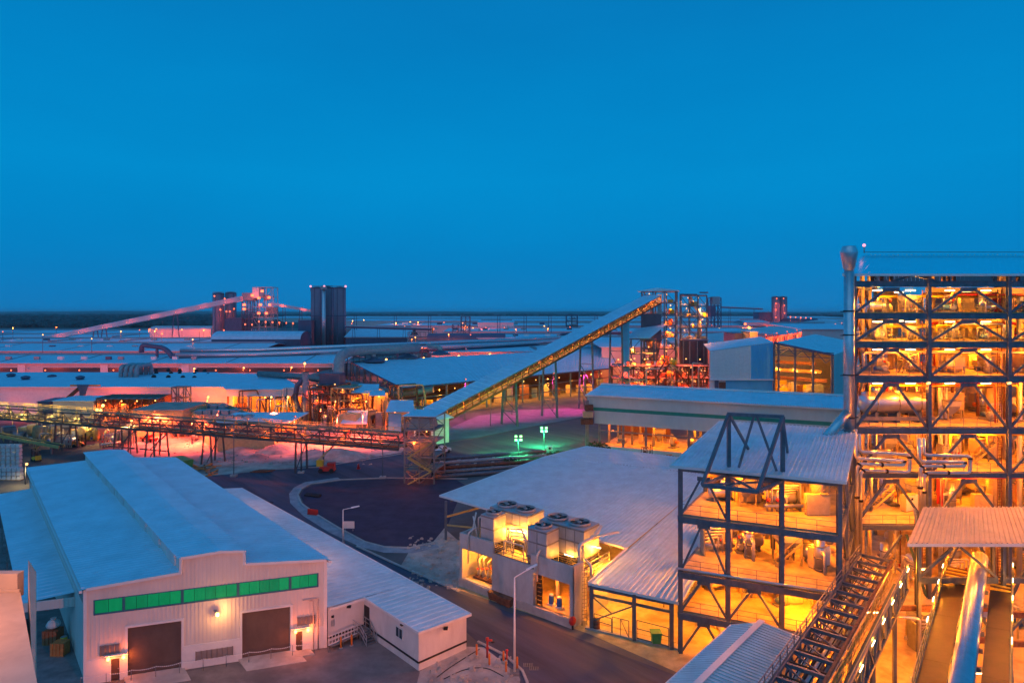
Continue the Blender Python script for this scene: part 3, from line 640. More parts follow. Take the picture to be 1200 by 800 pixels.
# ================================================================ cooling plant building
C = Fr((-6.5, 78.4), (13, -10.6), (.632, .775)); CU = 16.8; CV = 7.4
cb = thing('cooling_plant', 'grey concrete cooling plant house with two lit openings onto the road', 'plant building', (-6.5, 78.4, 0))
ctop = lerpf([(0, 6.6), (C.ua(578), 6.6), (C.ua(578) + .001, 5.3), (C.ua(622), 5.3), (C.ua(622) + .001, 6.6), (CU, 6.6)])
uo = (C.ua(541.5), C.ua(576.5)); uo2 = (C.ua(624.7), C.ua(667.5))
ch = [(uo[0], uo[1], 1.05, 4.8), (uo2[0], uo2[1], .9, 4.6)]
b = MB(); wall_strip(b, C.p, [0, C.ua(578), C.ua(578) + .0011, C.ua(622), C.ua(622) + .0011, CU], ctop, 0, ch)
wall_strip(b, lambda u, o, z: C.p(u, o + .25, z), [0, C.ua(578), C.ua(578) + .0011, C.ua(622), C.ua(622) + .0011, CU], ctop, 0, ch)
for (a, za), (c, zc) in (((0, 6.6), (C.ua(578), 6.6)), ((C.ua(578), 5.3), (C.ua(622), 5.3)), ((C.ua(622), 6.6), (CU, 6.6))): b.face(C.p(a, 0, za), C.p(c, 0, zc), C.p(c, .25, zc), C.p(a, .25, za))
part('wall', b, CONCW, cb, 'front wall with two large openings')
b = MB(); b.box(CU - .25, CU, .25, 2.2, 0, 6.58, C); b.box(0, .25, .25, 3, 0, 6.58, C); b.box(.25, CU - .3, CV - .25, CV, 0, 4.6, C); b.box(0, .25, 3, CV, 0, 4.6, C); b.box(CU - .25, CU, 4.2, CV, 0, 4.6, C)
part('wall', b, CONCW, cb)
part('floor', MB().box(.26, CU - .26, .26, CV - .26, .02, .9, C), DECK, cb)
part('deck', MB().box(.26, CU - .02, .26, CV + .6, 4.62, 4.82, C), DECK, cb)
for u in (.5, 4.2, 8.4, 12.6, CU - .5): part('column', MB().box(u - .15, u + .15, 3, 3.3, .9, 4.6, C), CONC, cb)
b = MB(); b.box(-.08, CU + .05, -.14, -.01, .0, .95, C); part('plinth', b, CONC, cb)
railing(cb, [C.p(C.ua(579), .12, 5.3), C.p(C.ua(621), .12, 5.3)], STEELG, .9, 1.2)
railing(cb, [C.p(CU - .1, 2.4, 4.82), C.p(CU - .1, CV + .4, 4.82)], STEELG, 1.1, 1.2)
# big two-fan units and small one-fan units, each its own thing
def fan(parent, c, r, zt_):
    fr_ = part('fan_cowl', MB().lathe(V(c.x, c.y, zt_), [(r * 1.05, 0), (r * 1.08, .3), (r * 1.0, .34), (r * .97, .1), (r * .97, .02)], 22), GREYP, parent)
    q = MB()
    for k in range(5):
        a = 2 * math.pi * k / 5; d = V(math.cos(a), math.sin(a), 0); n_ = V(-math.sin(a), math.cos(a), 0); c0 = V(c.x, c.y, zt_ + .16)
        q.hexa([c0 + d * .2 - n_ * .12 - V(0, 0, .02), c0 + d * r * .9 - n_ * .28 - V(0, 0, .06), c0 + d * r * .9 + n_ * .28 + V(0, 0, .04), c0 + d * .2 + n_ * .12], [c0 + d * .2 - n_ * .12 + V(0, 0, .02), c0 + d * r * .9 - n_ * .28 - V(0, 0, .02), c0 + d * r * .9 + n_ * .28 + V(0, 0, .08), c0 + d * .2 + n_ * .12 + V(0, 0, .04)])
    part('blade', q, RUBBER, fr_)
    part('fan_hub', MB().lathe(V(c.x, c.y, zt_ + .05), [(.26, 0), (.26, .22), (.1, .3)], 10), GREYP, fr_)
    part('fan_well', MB().lathe(V(c.x, c.y, zt_ + .005), [(r * .96, 0), (r * .96, .015)], 22), DARK, fr_)
UNIT = mat('cooler_casing', (.40, .42, .43), .45, .1, .10, 1.2, .5, stain=((.30, .29, .27), .8, .55))
def cooler(u0, u1, v0, v1, z0, z1, fans, lab, legs=1.2):
    t = thing('cooling_tower', lab, 'cooling tower', C.p((u0 + u1) / 2, (v0 + v1) / 2, z0))
    part('casing', MB().box(u0, u1, v0, v1, z0 + legs, z1, C), UNIT, t)
    for u in (u0 + .1, u1 - .1):
        for v in (v0 + .1, v1 - .1): part('leg', MB().box(u - .09, u + .09, v - .09, v + .09, z0, z0 + legs, C), STEELG, t)
    b = MB(); n = 4
    for k in range(n):
        z = z0 + .15 + k * (legs - .2) / n; b.box(u0 + .2, u1 - .2, v0 - .02, v0 + .05, z, z + .1, C); b.box(u1 - .05, u1 + .02, v0 + .2, v1 - .2, z, z + .1, C)
    part('intake_louvre', b, RUBBER, t)
    for z in (z0 + legs + .02, z0 + legs + (z1 - z0 - legs) * .5, z1 - .25): part('casing_band', MB().box(u0 - .04, u1 + .04, v0 - .045, v0 - .001, z, z + .16, C), STEELG, t); part('casing_band', MB().box(u1 + .001, u1 + .045, v0 - .04, v1, z, z + .16, C), STEELG, t)
    n = max(1, int((u1 - u0) / 1.2))
    for k in range(1, n): u = u0 + (u1 - u0) * k / n; part('casing_rib', MB().box(u - .04, u + .04, v0 - .04, v0 - .001, z0 + legs + .2, z1 - .27, C), STEELG, t)
    for u, v, r in fans: fan(t, C.p(u, v, 0), r, z1)
    return t
cooler(1.9, 7.9, 3.6, 6.9, 4.82, 9.35, [(3.4, 5.2, 1.2), (6.35, 5.2, 1.2)], 'left large cooling tower with two roof fans on the plant deck')
cooler(9.7, 15.9, 3.6, 6.9, 4.82, 9.35, [(11.2, 5.2, 1.2), (14.3, 5.2, 1.2)], 'right large cooling tower with two roof fans on the plant deck')
cooler(2.9, 5.0, .7, 3.0, 4.82, 9.3, [(3.95, 1.9, .9)], 'narrow single fan cooling tower at the left front of the deck')
cooler(10.2, 12.9, .6, 3.0, 4.82, 9.3, [(11.5, 1.9, .95)], 'narrow single fan cooling tower at the right front of the deck')
# pipes on the deck
PIPE = mat('pale_pipe', (.66, .64, .58), .4, .3, .06)
def pipeset(name, lab, runs, m=PIPE, cat='pipework'):
    q = V(runs[0][0][0]); t = thing(name, lab, cat, q)
    for pts, r in runs: part('pipe', MB().bend(pts, r, 8), m, t)
    return t
pipeset('pipework', 'bundle of pale pipes bending between the left cooling towers', [([C.p(5.6 + k * .35, 2.4, 4.85), C.p(5.6 + k * .35, 2.4, 7.6 - k * .3), C.p(7.8 + k * .3, 2.6, 8.0 - k * .4), C.p(8.4 + k * .3, 2.8, 4.85)], .09) for k in range(4)] + [([C.p(8.3, 3.2, 4.9), C.p(8.3, 3.2, 7.8), C.p(8.3, 5, 7.8)], .14), ([C.p(6, 1.4, 4.9), C.p(6, 1.4, 6.6), C.p(9, 1.4, 6.6), C.p(9, 1.4, 4.9)], .08)])
pipeset('pipework', 'large pale pipe looping over the deck edge by the right tower', [([C.p(16.2, 2.2, .9), C.p(16.2, 2.2, 8.2), C.p(16.5, 4.5, 8.4), C.p(16.4, 6.5, 9.2)], .2), ([C.p(17.3, 2.9, 1), C.p(17.3, 2.9, 6.0), C.p(16.2, 3.2, 6.4)], .16), ([C.p(16.2, 4.5, 8.5), C.p(18.8, 6.3, 9.1)], .14)])
pipeset('pipework', 'vertical pale pipes rising before the wall at the right opening', [([C.p(12.15, -.2, 3.9), C.p(12.15, -.2, 6.9), C.p(12.15, .5, 7.2)], .12), ([C.p(1.6, -.12, 3.2), C.p(1.6, -.12, 6.9), C.p(2.2, .6, 7.6)], .1)])
pipeset('pipework', 'white crossed pipes on the left end of the plant deck', [([C.p(.6, 1.2, 4.9), C.p(1.4, 1.5, 9.0)], .1), ([C.p(2.2, 1.2, 5.2), C.p(.8, 1.6, 8.4)], .09), ([C.p(1.2, 2.2, 4.9), C.p(1.2, 2.2, 8.2), C.p(2.6, 3.6, 8.2)], .12)])
t = thing('pump_skid', 'cluster of pumps and valves inside the left plant opening', 'pump set', C.p(2.6, 2, .9))
part('frame', MB().box(1.2, 4.2, 1.2, 2.9, .9, 1.15, C), RUST, t)
for k in range(4):
    u = 1.5 + k * .75; part('pump', MB().lathe(C.p(u, 2, 1.15), [(.25, 0), (.3, .3), (.2, .6), (.12, .7), (.12, 1.5 + .2 * k)], 10), PIPE, t)
    part('riser', MB().bend([C.p(u + .3, 1.6, 1.1), C.p(u + .3, 1.6, 3.2 + .3 * (k % 2)), C.p(u + .3, 3, 3.6)], .08, 8), PIPE, t)
    part('valve_wheel', MB().lathe(C.p(u + .3, 1.4, 2.1 + .2 * k), [(.02, 0), (.2, .01), (.2, .06), (.02, .07)], 8), REDP, t)
for i, u in enumerate((12.9, 14.0)):
    t = thing('motor', ['left of two blue motors on the orange plant floor', 'right of two blue motors on the orange plant floor'][i], 'motor', C.p(u, 1.5, .9)); q = C.p(u, 1.5, .9)
    part('base', MB().box(u - .35, u + .35, 1.2, 1.9, .9, 1.05, C), WHITEP, t); part('body', MB().lathe(q + V(0, 0, .15), [(.28, 0), (.3, .1), (.3, .75), (.22, .9)], 12), BLUEP, t); part('cap', MB().lathe(q + V(0, 0, 1.05), [(.24, 0), (.24, .16), (.1, .22)], 12), WHITEP, t)
t = thing('cable_ladder', 'black cable ladder against the left jamb of the right opening', 'cable ladder', C.p(uo2[0] + .3, .6, .9))
for o in (.1, .8): part('rail', MB().box(uo2[0] + o, uo2[0] + o + .08, .5, .6, .9, 4.5, C), RUBBER, t)
for k in range(7): part('junction_box', MB().box(uo2[0] + .2, uo2[0] + .78, .4, .6, 1.1 + k * .48, 1.42 + k * .48, C), RUBBER, t)
t = thing('control_box', 'lit yellow control box on the right opening wall', 'control box', C.p(CU - .5, 2, 3.0)); part('box', MB().box(CU - .5, CU - .28, .9, 1.6, 2.8, 4.2, C), CREAM, t); part('door', MB().box(CU - .53, CU - .5, .95, 1.55, 2.85, 4.15, C), WHITEP, t)
LRND = random.Random(17)
def ceiling_lamp(where, pos, watt, col, parent=None, size=(1.3, .18), r=.25, d=(1, 0, 0), group=None):
    t = thing('tube_light', where, 'light', pos, group)
    dd = V(d).normalized(); p = V(pos)
    part('housing', MB().bar(p - dd * size[0] / 2, p + dd * size[0] / 2, size[1], .08), WHITEP, t)
    part('tube', MB().tube(p - dd * size[0] * .46 - V(0, 0, .1), p + dd * size[0] * .46 - V(0, 0, .1), .05, 6), E_WH, t)
    if watt: glow(t, p - V(0, 0, .35), watt * LRND.choice((.35, .7, 1.0, 1.0, 1.5)), col, r)
    return t
for i, (u, v, z, w) in enumerate(((2.8, 1.6, 4.45, 260), (13.4, 2.0, 4.45, 420), (7.4, 3.0, 7.6, 420), (9.2, 4.4, 7.8, 420), (16.4, 5.4, 7.2, 300), (14.2, 3.1, 6.4, 160), (5.6, 3.2, 7.4, 180))):
    ceiling_lamp(['tube light in the left plant opening', 'tube light in the right plant opening', 'tube light among pipes between the cooling towers', 'tube light beside the right large cooling tower', 'tube light at the right end of the plant deck', 'tube light low behind the right narrow tower', 'tube light behind the left narrow tower'][i], C.p(u, v, z), w, YL if i != 1 else O1, d=C.u)
for i, (x, y, s_) in enumerate(((581, 703, .75), (592.5, 708.5, .9))):
    q = G(x, y); t = thing('waste_skip', ['smaller rust red skip against the plant wall', 'larger rust red skip against the plant wall'][i], 'skip', q); f_ = Fr((q.x, q.y), (C.u.x, C.u.y), (C.v.x, C.v.y))
    part('body', MB().hexa([f_.p(-s_, -.4, .1), f_.p(s_, -.4, .1), f_.p(s_, .4, .1), f_.p(-s_, .4, .1)], [f_.p(-s_ * 1.15, -.5, 1), f_.p(s_ * 1.15, -.5, 1), f_.p(s_ * 1.15, .5, 1), f_.p(-s_ * 1.15, .5, 1)]), RUST, t)
    for o in (-.5, .5): part('skid', MB().box(o - .06, o + .06, -.4, .4, 0, .1, f_), RUST, t)
    part('rim', MB().box(-s_ * 1.2, s_ * 1.2, -.55, -.46, .94, 1.02, f_), RUST, t)
q = C.p(17.0, -.3, 0); t = thing('hose_reel', 'round red hose reel cover by the plant corner', 'hose reel', q); part('cover', MB().lathe(q + V(0, .2, .9), [(.1, -.2), (.42, -.15), (.48, 0), (.42, .15), (.1, .2)], 14, ax=(.63, -.77, 0)), REDP, t); part('stand', MB().box(q.x - .1, q.x + .1, q.y + .1, q.y + .3, 0, .9), RUBBER, t)
q = G(699, 737); t = thing('oil_drum', 'rusty drum by the first shed post', 'drum', q); part('body', MB().lathe(q, [(.4, 0), (.4, .35), (.43, .38), (.4, .41), (.4, .75), (.43, .78), (.4, .81), (.4, 1.1)], 12), RUST, t); part('lid', MB().lathe(q + V(0, 0, 1.1), [(.37, 0), (.37, .02)], 12), RUBBER, t)
q = C.p(17.2, 1.2, 0); t = thing('access_ladder', 'caged ladder on the right end wall of the plant', 'ladder', q)
for o in (0, .55): part('rail', MB().bar(q + V(o, o * .3, 0), q + V(o, o * .3, 6.4), .07), STEELG, t)
for k in range(15): part('rung', MB().bar(q + V(0, 0, .4 + k * .4), q + V(.55, .165, .4 + k * .4), .05), STEELG, t)

# ================================================================ shed with big grey roof
E0, E1 = V(-11.1, 96.7, 5.9), V(13.7, 75.1, 5.9); X1, BL = V(31.8, 99.5, 8.2), V(6.1, 113, 8.2)
K0, K1, X2 = V(8.2, 67.7, 4.95), V(17.0, 63.0, 4.95), V(32.3, 88.8, 7.75)
sh = thing('open_shed', 'wide open sided shed with big pale sheet roof behind the cooling plant', 'shed', (8, 70, 0))
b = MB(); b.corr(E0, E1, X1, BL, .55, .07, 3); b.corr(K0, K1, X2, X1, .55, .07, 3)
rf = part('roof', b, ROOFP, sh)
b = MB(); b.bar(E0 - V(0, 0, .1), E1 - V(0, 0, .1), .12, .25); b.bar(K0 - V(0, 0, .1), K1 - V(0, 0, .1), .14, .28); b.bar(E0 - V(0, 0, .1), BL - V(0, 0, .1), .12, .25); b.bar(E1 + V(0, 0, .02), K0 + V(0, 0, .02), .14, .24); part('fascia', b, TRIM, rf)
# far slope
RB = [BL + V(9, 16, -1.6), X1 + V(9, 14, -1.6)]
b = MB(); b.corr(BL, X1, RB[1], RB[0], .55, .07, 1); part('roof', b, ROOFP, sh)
hb = [G(693, 737), G(743, 750), G(787, 760), G(522.5, 632)]
tops = [4.75, 4.8, 4.8, 5.75]
for q, zt_ in zip(hb, tops): part('post', MB().ibar(q, q + V(0, 0, zt_), .35, .35), STEEL, sh)
for q in (V(-2, 91, 0), V(4.6, 108, 0), V(14, 104, 0), V(22, 96, 0), V(24, 80, 0), V(17, 84, 0)): part('post', MB().ibar(q, q + V(0, 0, 6.5), .35, .35), STEEL, sh)
k0 = hb[0] + V(0, 0, 4.6); k1 = hb[2] + V(0, 0, 4.65)
member(sh, 'eave_beam', STEEL, k0, k1, .3, .4); member(sh, 'lower_beam', STEEL, k0 - V(0, 0, .9), k1 - V(0, 0, .9), .2, .25)
member(sh, 'brace', STEEL, hb[0] + V(0, 0, .9), hb[1] + V(0, 0, 3.6), .14); member(sh, 'brace', STEEL, hb[0] + V(0, 0, 3.6), hb[0].lerp(hb[1], .5) + V(0, 0, 2.2), .12)
member(sh, 'side_rail', STEELY, hb[3] + V(0, 0, 3.4), hb[3] + V(5, 4, 3.6), .25)
member(sh, 'side_rail', STEELY, hb[3] + V(0, 0, 2.2), hb[3] + V(6, -2, 2.3), .2)
b = MB(); b.bar(hb[0] + V(-.6, .2, .1), hb[2] + V(1, -.3, .1), .4, .2); part('kerb', b, CONC, sh)
b = MB(); b.slab([V(-8, 95, .06), V(9, 69, .06), V(17.5, 64.5, .06), V(38, 98, .06), V(8, 112, .06)], .06); part('floor', b, DECK, sh)
for i in range(7):
    a = E0.lerp(E1, (i + .5) / 7); c = BL.lerp(X1, (i + .5) / 7); member(sh, 'rafter', STEEL, a - V(0, 0, .35), c - V(0, 0, .35), .16, .4)
a = E1 - V(0, 0, .4)
for i in range(4): q = K0.lerp(K1, i / 3); member(sh, 'rafter', STEEL, q - V(0, 0, .3), q + (X1 - K0) * .72 - V(0, 0, .3), .16, .35)
t = thing('mesh_gate', 'framed steel gate under the shed eave', 'gate', hb[0].lerp(hb[1], .55))
g0, g1 = hb[0].lerp(hb[1], .5), hb[0].lerp(hb[1], .88)
for s_ in (0, .5, 1): q = g0.lerp(g1, s_); part('upright', MB().bar(q, q + V(0, 0, 1.9), .07), STEEL, t)
for z in (.15, 1.9): part('rail', MB().bar(g0 + V(0, 0, z), g1 + V(0, 0, z), .07), STEEL, t)
part('brace', MB().bar(g0.lerp(g1, .5) + V(0, 0, 1.9), g1 + V(0, 0, .15), .05), STEEL, t)
t = thing('fence_rail', 'thin steel fence between the right shed posts', 'fence', hb[1].lerp(hb[2], .5)); railing(t, [hb[1] + V(.3, 0, .2), hb[2] + V(-.3, 0, .2)], STEEL, 1.9, 2.0)
t = thing('fence_rail', 'low steel fence left of the shed gate', 'fence', hb[0].lerp(hb[1], .25)); railing(t, [hb[0] + V(.3, 0, .1), hb[0].lerp(hb[1], .48) + V(0, 0, .1)], STEEL, 1.6, 1.4)
q = hb[2] + V(-1.4, .8, .2); t = thing('wheeled_bin', 'green wheeled bin beside the right shed post', 'bin', q)
part('body', MB().hexa([q + V(-.4, -.4, .1), q + V(.4, -.4, .1), q + V(.4, .4, .1), q + V(-.4, .4, .1)], [q + V(-.5, -.5, 1.1), q + V(.5, -.5, 1.1), q + V(.5, .5, 1.1), q + V(-.5, .5, 1.1)]), GREENP, t); part('lid', MB().box(q.x - .54, q.x + .54, q.y - .54, q.y + .54, q.z + 1.1, q.z + 1.2), GREENP, t)
for o in (-.35, .35): part('wheel', MB().lathe(q + V(o, .42, .12), [(.12, -.04), (.12, .04)], 10, ax=(1, 0, 0)), RUBBER, t)
t = thing('pipe_rack', 'rack of yellow lit pipes inside the shed behind its right bay', 'pipe rack', (17, 72, 0))
for k in range(4): part('pipe', MB().tube(V(11.5, 76 + k * .3, 2.6 + .25 * (k % 2)), V(20.5, 70.5 + k * .3, 2.6 + .25 * (k % 2)), .12, 8), PIPE, t)
for s_ in (0, .33, .66, 1): q = V(11.5, 76.2, 0).lerp(V(20.5, 70.8, 0), s_); part('leg', MB().box(q.x - .08, q.x + .08, q.y - .08, q.y + .08, 0, 2.5), STEELY, t)
for i, (q, w) in enumerate(((V(11.5, 72, 4.8), 650), (V(16.5, 68.2, 4.7), 700), (V(21, 76, 5.4), 650), (V(14, 82, 5.6), 600), (V(3, 94, 5.6), 260), (V(24, 88, 6.4), 600))):
    ceiling_lamp(['tube light under the shed eave left bay', 'tube light under the shed eave right bay', 'tube light deep in the shed behind the tower post', 'tube light in the middle of the shed', 'tube light at the far left end of the shed', 'tube light at the back of the shed'][i], q, w, YL, d=(.8, -.6, 0))
# ================================================================ equipment prototypes for the plant decks
PARK = V(0, -500, -50)
def proto_parts(lst):
    """list of (part name, MB, material) built about the origin -> builder of copies sharing mesh data"""
    return [(n, mesh(n, b, m), sub) for n, b, m, *sub in lst]
def lib():
    o = V(0, 0, 0); L = {}
    b = MB().lathe((0, 0, .7), [(.2, 0), (.75, .25), (.9, .6), (.9, 2.4), (.75, 2.75), (.2, 3.0), (.2, 3.4)], 14)
    L['upright vessel'] = [('body', b, CREAM)] + [('leg', MB().box(x - .06, x + .06, y - .06, y + .06, 0, 1.2), STEELG) for x, y in ((.6, .6), (-.6, .6), (.6, -.6), (-.6, -.6))] + [('nozzle', MB().bend([(0, 0, 3.9), (0, 0, 4.4), (1.4, 0, 4.4), (1.4, 0, 0)], .12, 8), PIPE), ('flange', MB().lathe((0, 0, 3.5), [(.32, 0), (.32, .12)], 10), STEELG)]
    L['pump set'] = [('base', MB().box(-1.1, 1.1, -.45, .45, 0, .25), STEELG), ('motor', MB().lathe((-.9, 0, .75), [(.3, 0), (.36, .1), (.36, .9), (.25, 1.0)], 12, ax=(1, 0, 0)), BLUEP), ('casing', MB().lathe((.5, -.3, .75), [(.3, 0), (.5, .1), (.5, .45), (.3, .6)], 12, ax=(0, 1, 0)), GREYP), ('pipe', MB().bend([(.5, .1, 1.1), (.5, .1, 2.3), (.5, 1.6, 2.3), (.5, 1.6, 0)], .14, 8), PIPE), ('valve_wheel', MB().lathe((.5, .1, 1.8), [(.05, -.35), (.25, -.33), (.25, -.27), (.05, -.25)], 8, ax=(0, 1, 0)), REDP)]
    L['control cabinet'] = [('body', MB().box(-1.2, 1.2, -.4, .4, .1, 2.2), CREAM), ('plinth', MB().box(-1.15, 1.15, -.35, .35, 0, .1), STEELG)] + [('door', MB().box(-1.15 + k * .78, -.42 + k * .78, -.44, -.4, .15, 2.15), WHITEP) for k in range(3)] + [('display', MB().box(-.2, .2, -.46, -.44, 1.5, 1.8), GLASS)]
    L['hopper'] = [('bin', MB().hexa([(-.3, -.3, 1.0), (.3, -.3, 1.0), (.3, .3, 1.0), (-.3, .3, 1.0)], [(-1.1, -1.1, 2.4), (1.1, -1.1, 2.4), (1.1, 1.1, 2.4), (-1.1, 1.1, 2.4)]).box(-1.1, 1.1, -1.1, 1.1, 2.4, 3.2), GREYP), ('spout', MB().tube((0, 0, 1.02), (0, 0, .3), .22, 8), STEELG), ('rim', MB().box(-1.2, 1.2, -1.2, 1.2, 3.2, 3.32), STEELG)] + [('leg', MB().box(x - .08, x + .08, y - .08, y + .08, 0, 2.5), STEELY) for x, y in ((1.05, 1.05), (-1.05, 1.05), (1.05, -1.05), (-1.05, -1.05))]
    L['pipe manifold'] = [('pipe', MB().bend([(-1.6 + k * .5, 0, 0), (-1.6 + k * .5, 0, 2.6 - .3 * k), (1.8, .25 * k, 2.6 - .3 * k)], .1, 8), PIPE) for k in range(5)] + [('header', MB().tube((-2, -.3, .6), (2, -.3, .6), .2, 10), LAG), ('stand', MB().box(1.7, 1.85, -.2, 1.2, 0, 2.8), STEELG)] + [('valve_wheel', MB().lathe((-1.6 + k * 1.0, -.25, 1.2), [(.03, 0), (.22, .01), (.22, .06), (.03, .07)], 8, ax=(0, -1, 0)), REDP) for k in range(2)]
    L['duct riser'] = [('duct', MB().sweep([(0, 0, 0), (0, 0, 3.9)], .55, 12), LAG)] + [('flange', MB().lathe((0, 0, z), [(.68, 0), (.68, .12)], 12), STEELG) for z in (.1, 1.4, 2.7)] + [('branch', MB().bend([(.3, 0, 2.2), (1.2, 0, 2.2), (1.2, 0, .0)], .2, 8), PIPE)]
    L['horizontal drum'] = [('body', MB().lathe((-1.6, 0, 1.3), [(.2, 0), (.6, .12), (.8, .4), (.8, 2.8), (.6, 3.08), (.2, 3.2)], 14, ax=(1, 0, 0)), LAG)] + [('saddle', MB().box(x - .12, x + .12, -.6, .6, 0, .8), STEELG) for x in (-.9, .9)] + [('nozzle', MB().tube((.3, 0, 2.0), (.3, 0, 3.0), .14, 8), PIPE), ('flange', MB().lathe((.3, 0, 3.0), [(.25, 0), (.25, .1)], 8), STEELG)]
    L['fan blower'] = [('scroll', MB().lathe((0, -.4, 1.2), [(.7, 0), (1.0, .05), (1.0, .75), (.7, .8)], 16, ax=(0, 1, 0)), GREYP), ('inlet', MB().lathe((0, -.42, 1.2), [(.5, -.5), (.35, 0)], 12, ax=(0, 1, 0)), PIPE), ('outlet', MB().box(.45, 1.0, -.35, .35, 1.2, 2.9), GREYP), ('base', MB().box(-1.0, 1.6, -.5, .9, 0, .22), STEELG), ('motor', MB().lathe((0, .45, 1.2), [(.3, 0), (.3, .8)], 10, ax=(0, 1, 0)), ORAP)]
    L['filter housing'] = [('casing', MB().box(-1.3, 1.3, -1, 1, 1.0, 3.4), CREAM), ('cone', MB().hexa([(-.2, -.2, .3), (.2, -.2, .3), (.2, .2, .3), (-.2, .2, .3)], [(-1.2, -.95, 1.0), (1.2, -.95, 1.0), (1.2, .95, 1.0), (-1.2, .95, 1.0)]), CREAM), ('door', MB().box(-.9, .9, -1.05, -1, 1.4, 3.0), WHITEP)] + [('leg', MB().box(x - .08, x + .08, y - .08, y + .08, 0, 1.1), STEELY) for x, y in ((1.2, .9), (-1.2, .9), (1.2, -.9), (-1.2, -.9))]
    L['access stair'] = [('stringer', MB().bar((-1.6, y, 0), (1.6, y, 2.8), .06, .25), STEELY) for y in (-.4, .4)] + [('tread', MB().box(-1.5 + k * .32, -1.22 + k * .32, -.38, .38, .15 + k * .28, .2 + k * .28), STEELG) for k in range(10)] + [('handrail', MB().bar((-1.6, y, 1.0), (1.6, y, 3.8), .06).bar((-1.6, y, 0), (-1.6, y, 1), .06).bar((0, y, 1.4), (0, y, 2.4), .06).bar((1.6, y, 2.8), (1.6, y, 3.8), .06), STEELY) for y in (-.42, .42)]
    return {k: [(n, mesh(n, b, m)) for n, b, m in v] for k, v in L.items()}
LIB = lib()
def place(kind, loc, rz, sc, label, group):
    t = thing(kind.replace(' ', '_'), label, kind, loc, group); t.rotation_euler = (0, 0, rz); t.scale = (sc, sc, sc)
    for n, me in LIB[kind]:
        o = bpy.data.objects.new(n, me); link(o); o.parent = t
    return t
KINDS_ = list(LIB.keys())
WHERE = {}
def clutter(fr, z, hmax, cells, tower, floor, n, rng):
    """distinct kinds of equipment in each cell (u0,u1,v0,v1,name) of a deck"""
    for u0, u1, v0, v1, nm in cells:
        ks = rng.sample(KINDS_, min(n, len(KINDS_))); cols = max(1, int((u1 - u0) / 3.2)); rows = max(1, math.ceil(len(ks) / cols))
        cols = max(cols, 2)
        for i, k in enumerate(ks):
            u = u0 + (u1 - u0) * ((i % cols) + .5 + rng.uniform(-.15, .15)) / cols; v = v0 + (v1 - v0) * ((i // cols) + .5) / rows
            top = {'upright vessel': 4.5, 'duct riser': 3.9, 'filter housing': 3.4, 'hopper': 3.4, 'access stair': 3.9, 'horizontal drum': 3.1, 'fan blower': 2.9, 'pipe manifold': 2.9, 'pump set': 2.5, 'control cabinet': 2.2}[k]
            sc = min(1.0, (hmax - .5) / top) * rng.uniform(.7, 1.0) if k != 'control cabinet' else .95
            place(k, fr.p(u, v, z), rng.choice((0, 1.57, 3.14, -1.57, .4)), sc, f'{k} {nm} on the {floor} of the {tower}', f'plant equipment in the {tower}')

# ================================================================ mid tower with the hoist frame
M = Fr((16.8, 63), (13, -5.5), (.515, .857)); MU, MV = 14.1, 19.8
mt = thing('process_tower', 'three storey open steel tower with grey roof and hoist frame', 'steel tower', (16.8, 63, 0))
mz = lambda v: 18.7 + (19.9 - 18.7) * v / MV
mcol = [0, M.ua(853), M.ua(916), MU]
for u in mcol:
    member(mt, 'column', STEEL, M.p(u, 0, 0), M.p(u, 0, 18.5), .38, .38, True)
for u in (0, MU / 2, MU):
    for v in (MV * .5, MV): member(mt, 'column', STEEL, M.p(u, v, 0), M.p(u, v, mz(v) - .3), .36, .36, True)
for z in (4.1, 8.2, 13.7):
    member(mt, 'floor_beam', STEEL, M.p(-.1, -.12, z - .35), M.p(MU + .1, -.12, z - .35), .3, .62)
    member(mt, 'floor_beam', STEEL, M.p(MU + .12, 0, z - .35), M.p(MU + .12, MV, z - .35), .3, .6)
    member(mt, 'floor_beam', STEEL, M.p(-.12, 0, z - .35), M.p(-.12, MV, z - .35), .3, .6)
    part('floor', MB().box(.05, MU - .05, .05, MV, z - .16, z, M), DECK, mt)
    railing(mt, [M.p(.15, .1, z), M.p(MU - .1, .1, z), M.p(MU - .1, MV, z)], STEELG, 1.1, 1.6, .02)
member(mt, 'eave_beam', STEEL, M.p(-.1, -.02, 18.35), M.p(MU + .1, -.02, 18.35), .25, .45)
levels = [(0, 4.1), (4.1, 8.2), (8.2, 13.7), (13.7, 18.4)]
for i, (z0, z1) in enumerate(levels):
    bays = [(mcol[0], mcol[1])] + ([(mcol[1], mcol[2])] if i == 1 else [])
    for a, c in bays:
        m_ = (a + c) / 2
        member(mt, 'brace', STEEL, M.p(a + .2, -.05, z0 + .3), M.p(m_ - .2, -.05, z1 - .7), .2); member(mt, 'brace', STEEL, M.p(c - .2, -.05, z0 + .3), M.p(m_ + .2, -.05, z1 - .7), .2)
        part('gusset', MB().box(m_ - .6, m_ + .6, -.1, -.02, z1 - 1.05, z1 - .66, M), STEEL, mt)
    for v0 in (0, MV / 2):
        member(mt, 'brace', STEEL, M.p(MU, v0 + .3, z0 + .3), M.p(MU, v0 + MV / 4, z1 - .7), .18); member(mt, 'brace', STEEL, M.p(MU, v0 + MV / 2 - .3, z0 + .3), M.p(MU, v0 + MV / 4, z1 - .7), .18)
part('service_pipe', MB().tube(M.p(-.3, -.35, 8.5), M.p(MU + 1.5, -.35, 8.5), .13, 8), LAG, mt)
b = MB(); b.corr(M.p(-.75, -.9, mz(-.9) + .1), M.p(MU + .6, -.9, mz(-.9) + .1), M.p(MU + .6, MV + .6, mz(MV + .6) + .1), M.p(-.75, MV + .6, mz(MV + .6) + .1), .42, .08); rf = part('roof', b, ROOFP, mt)
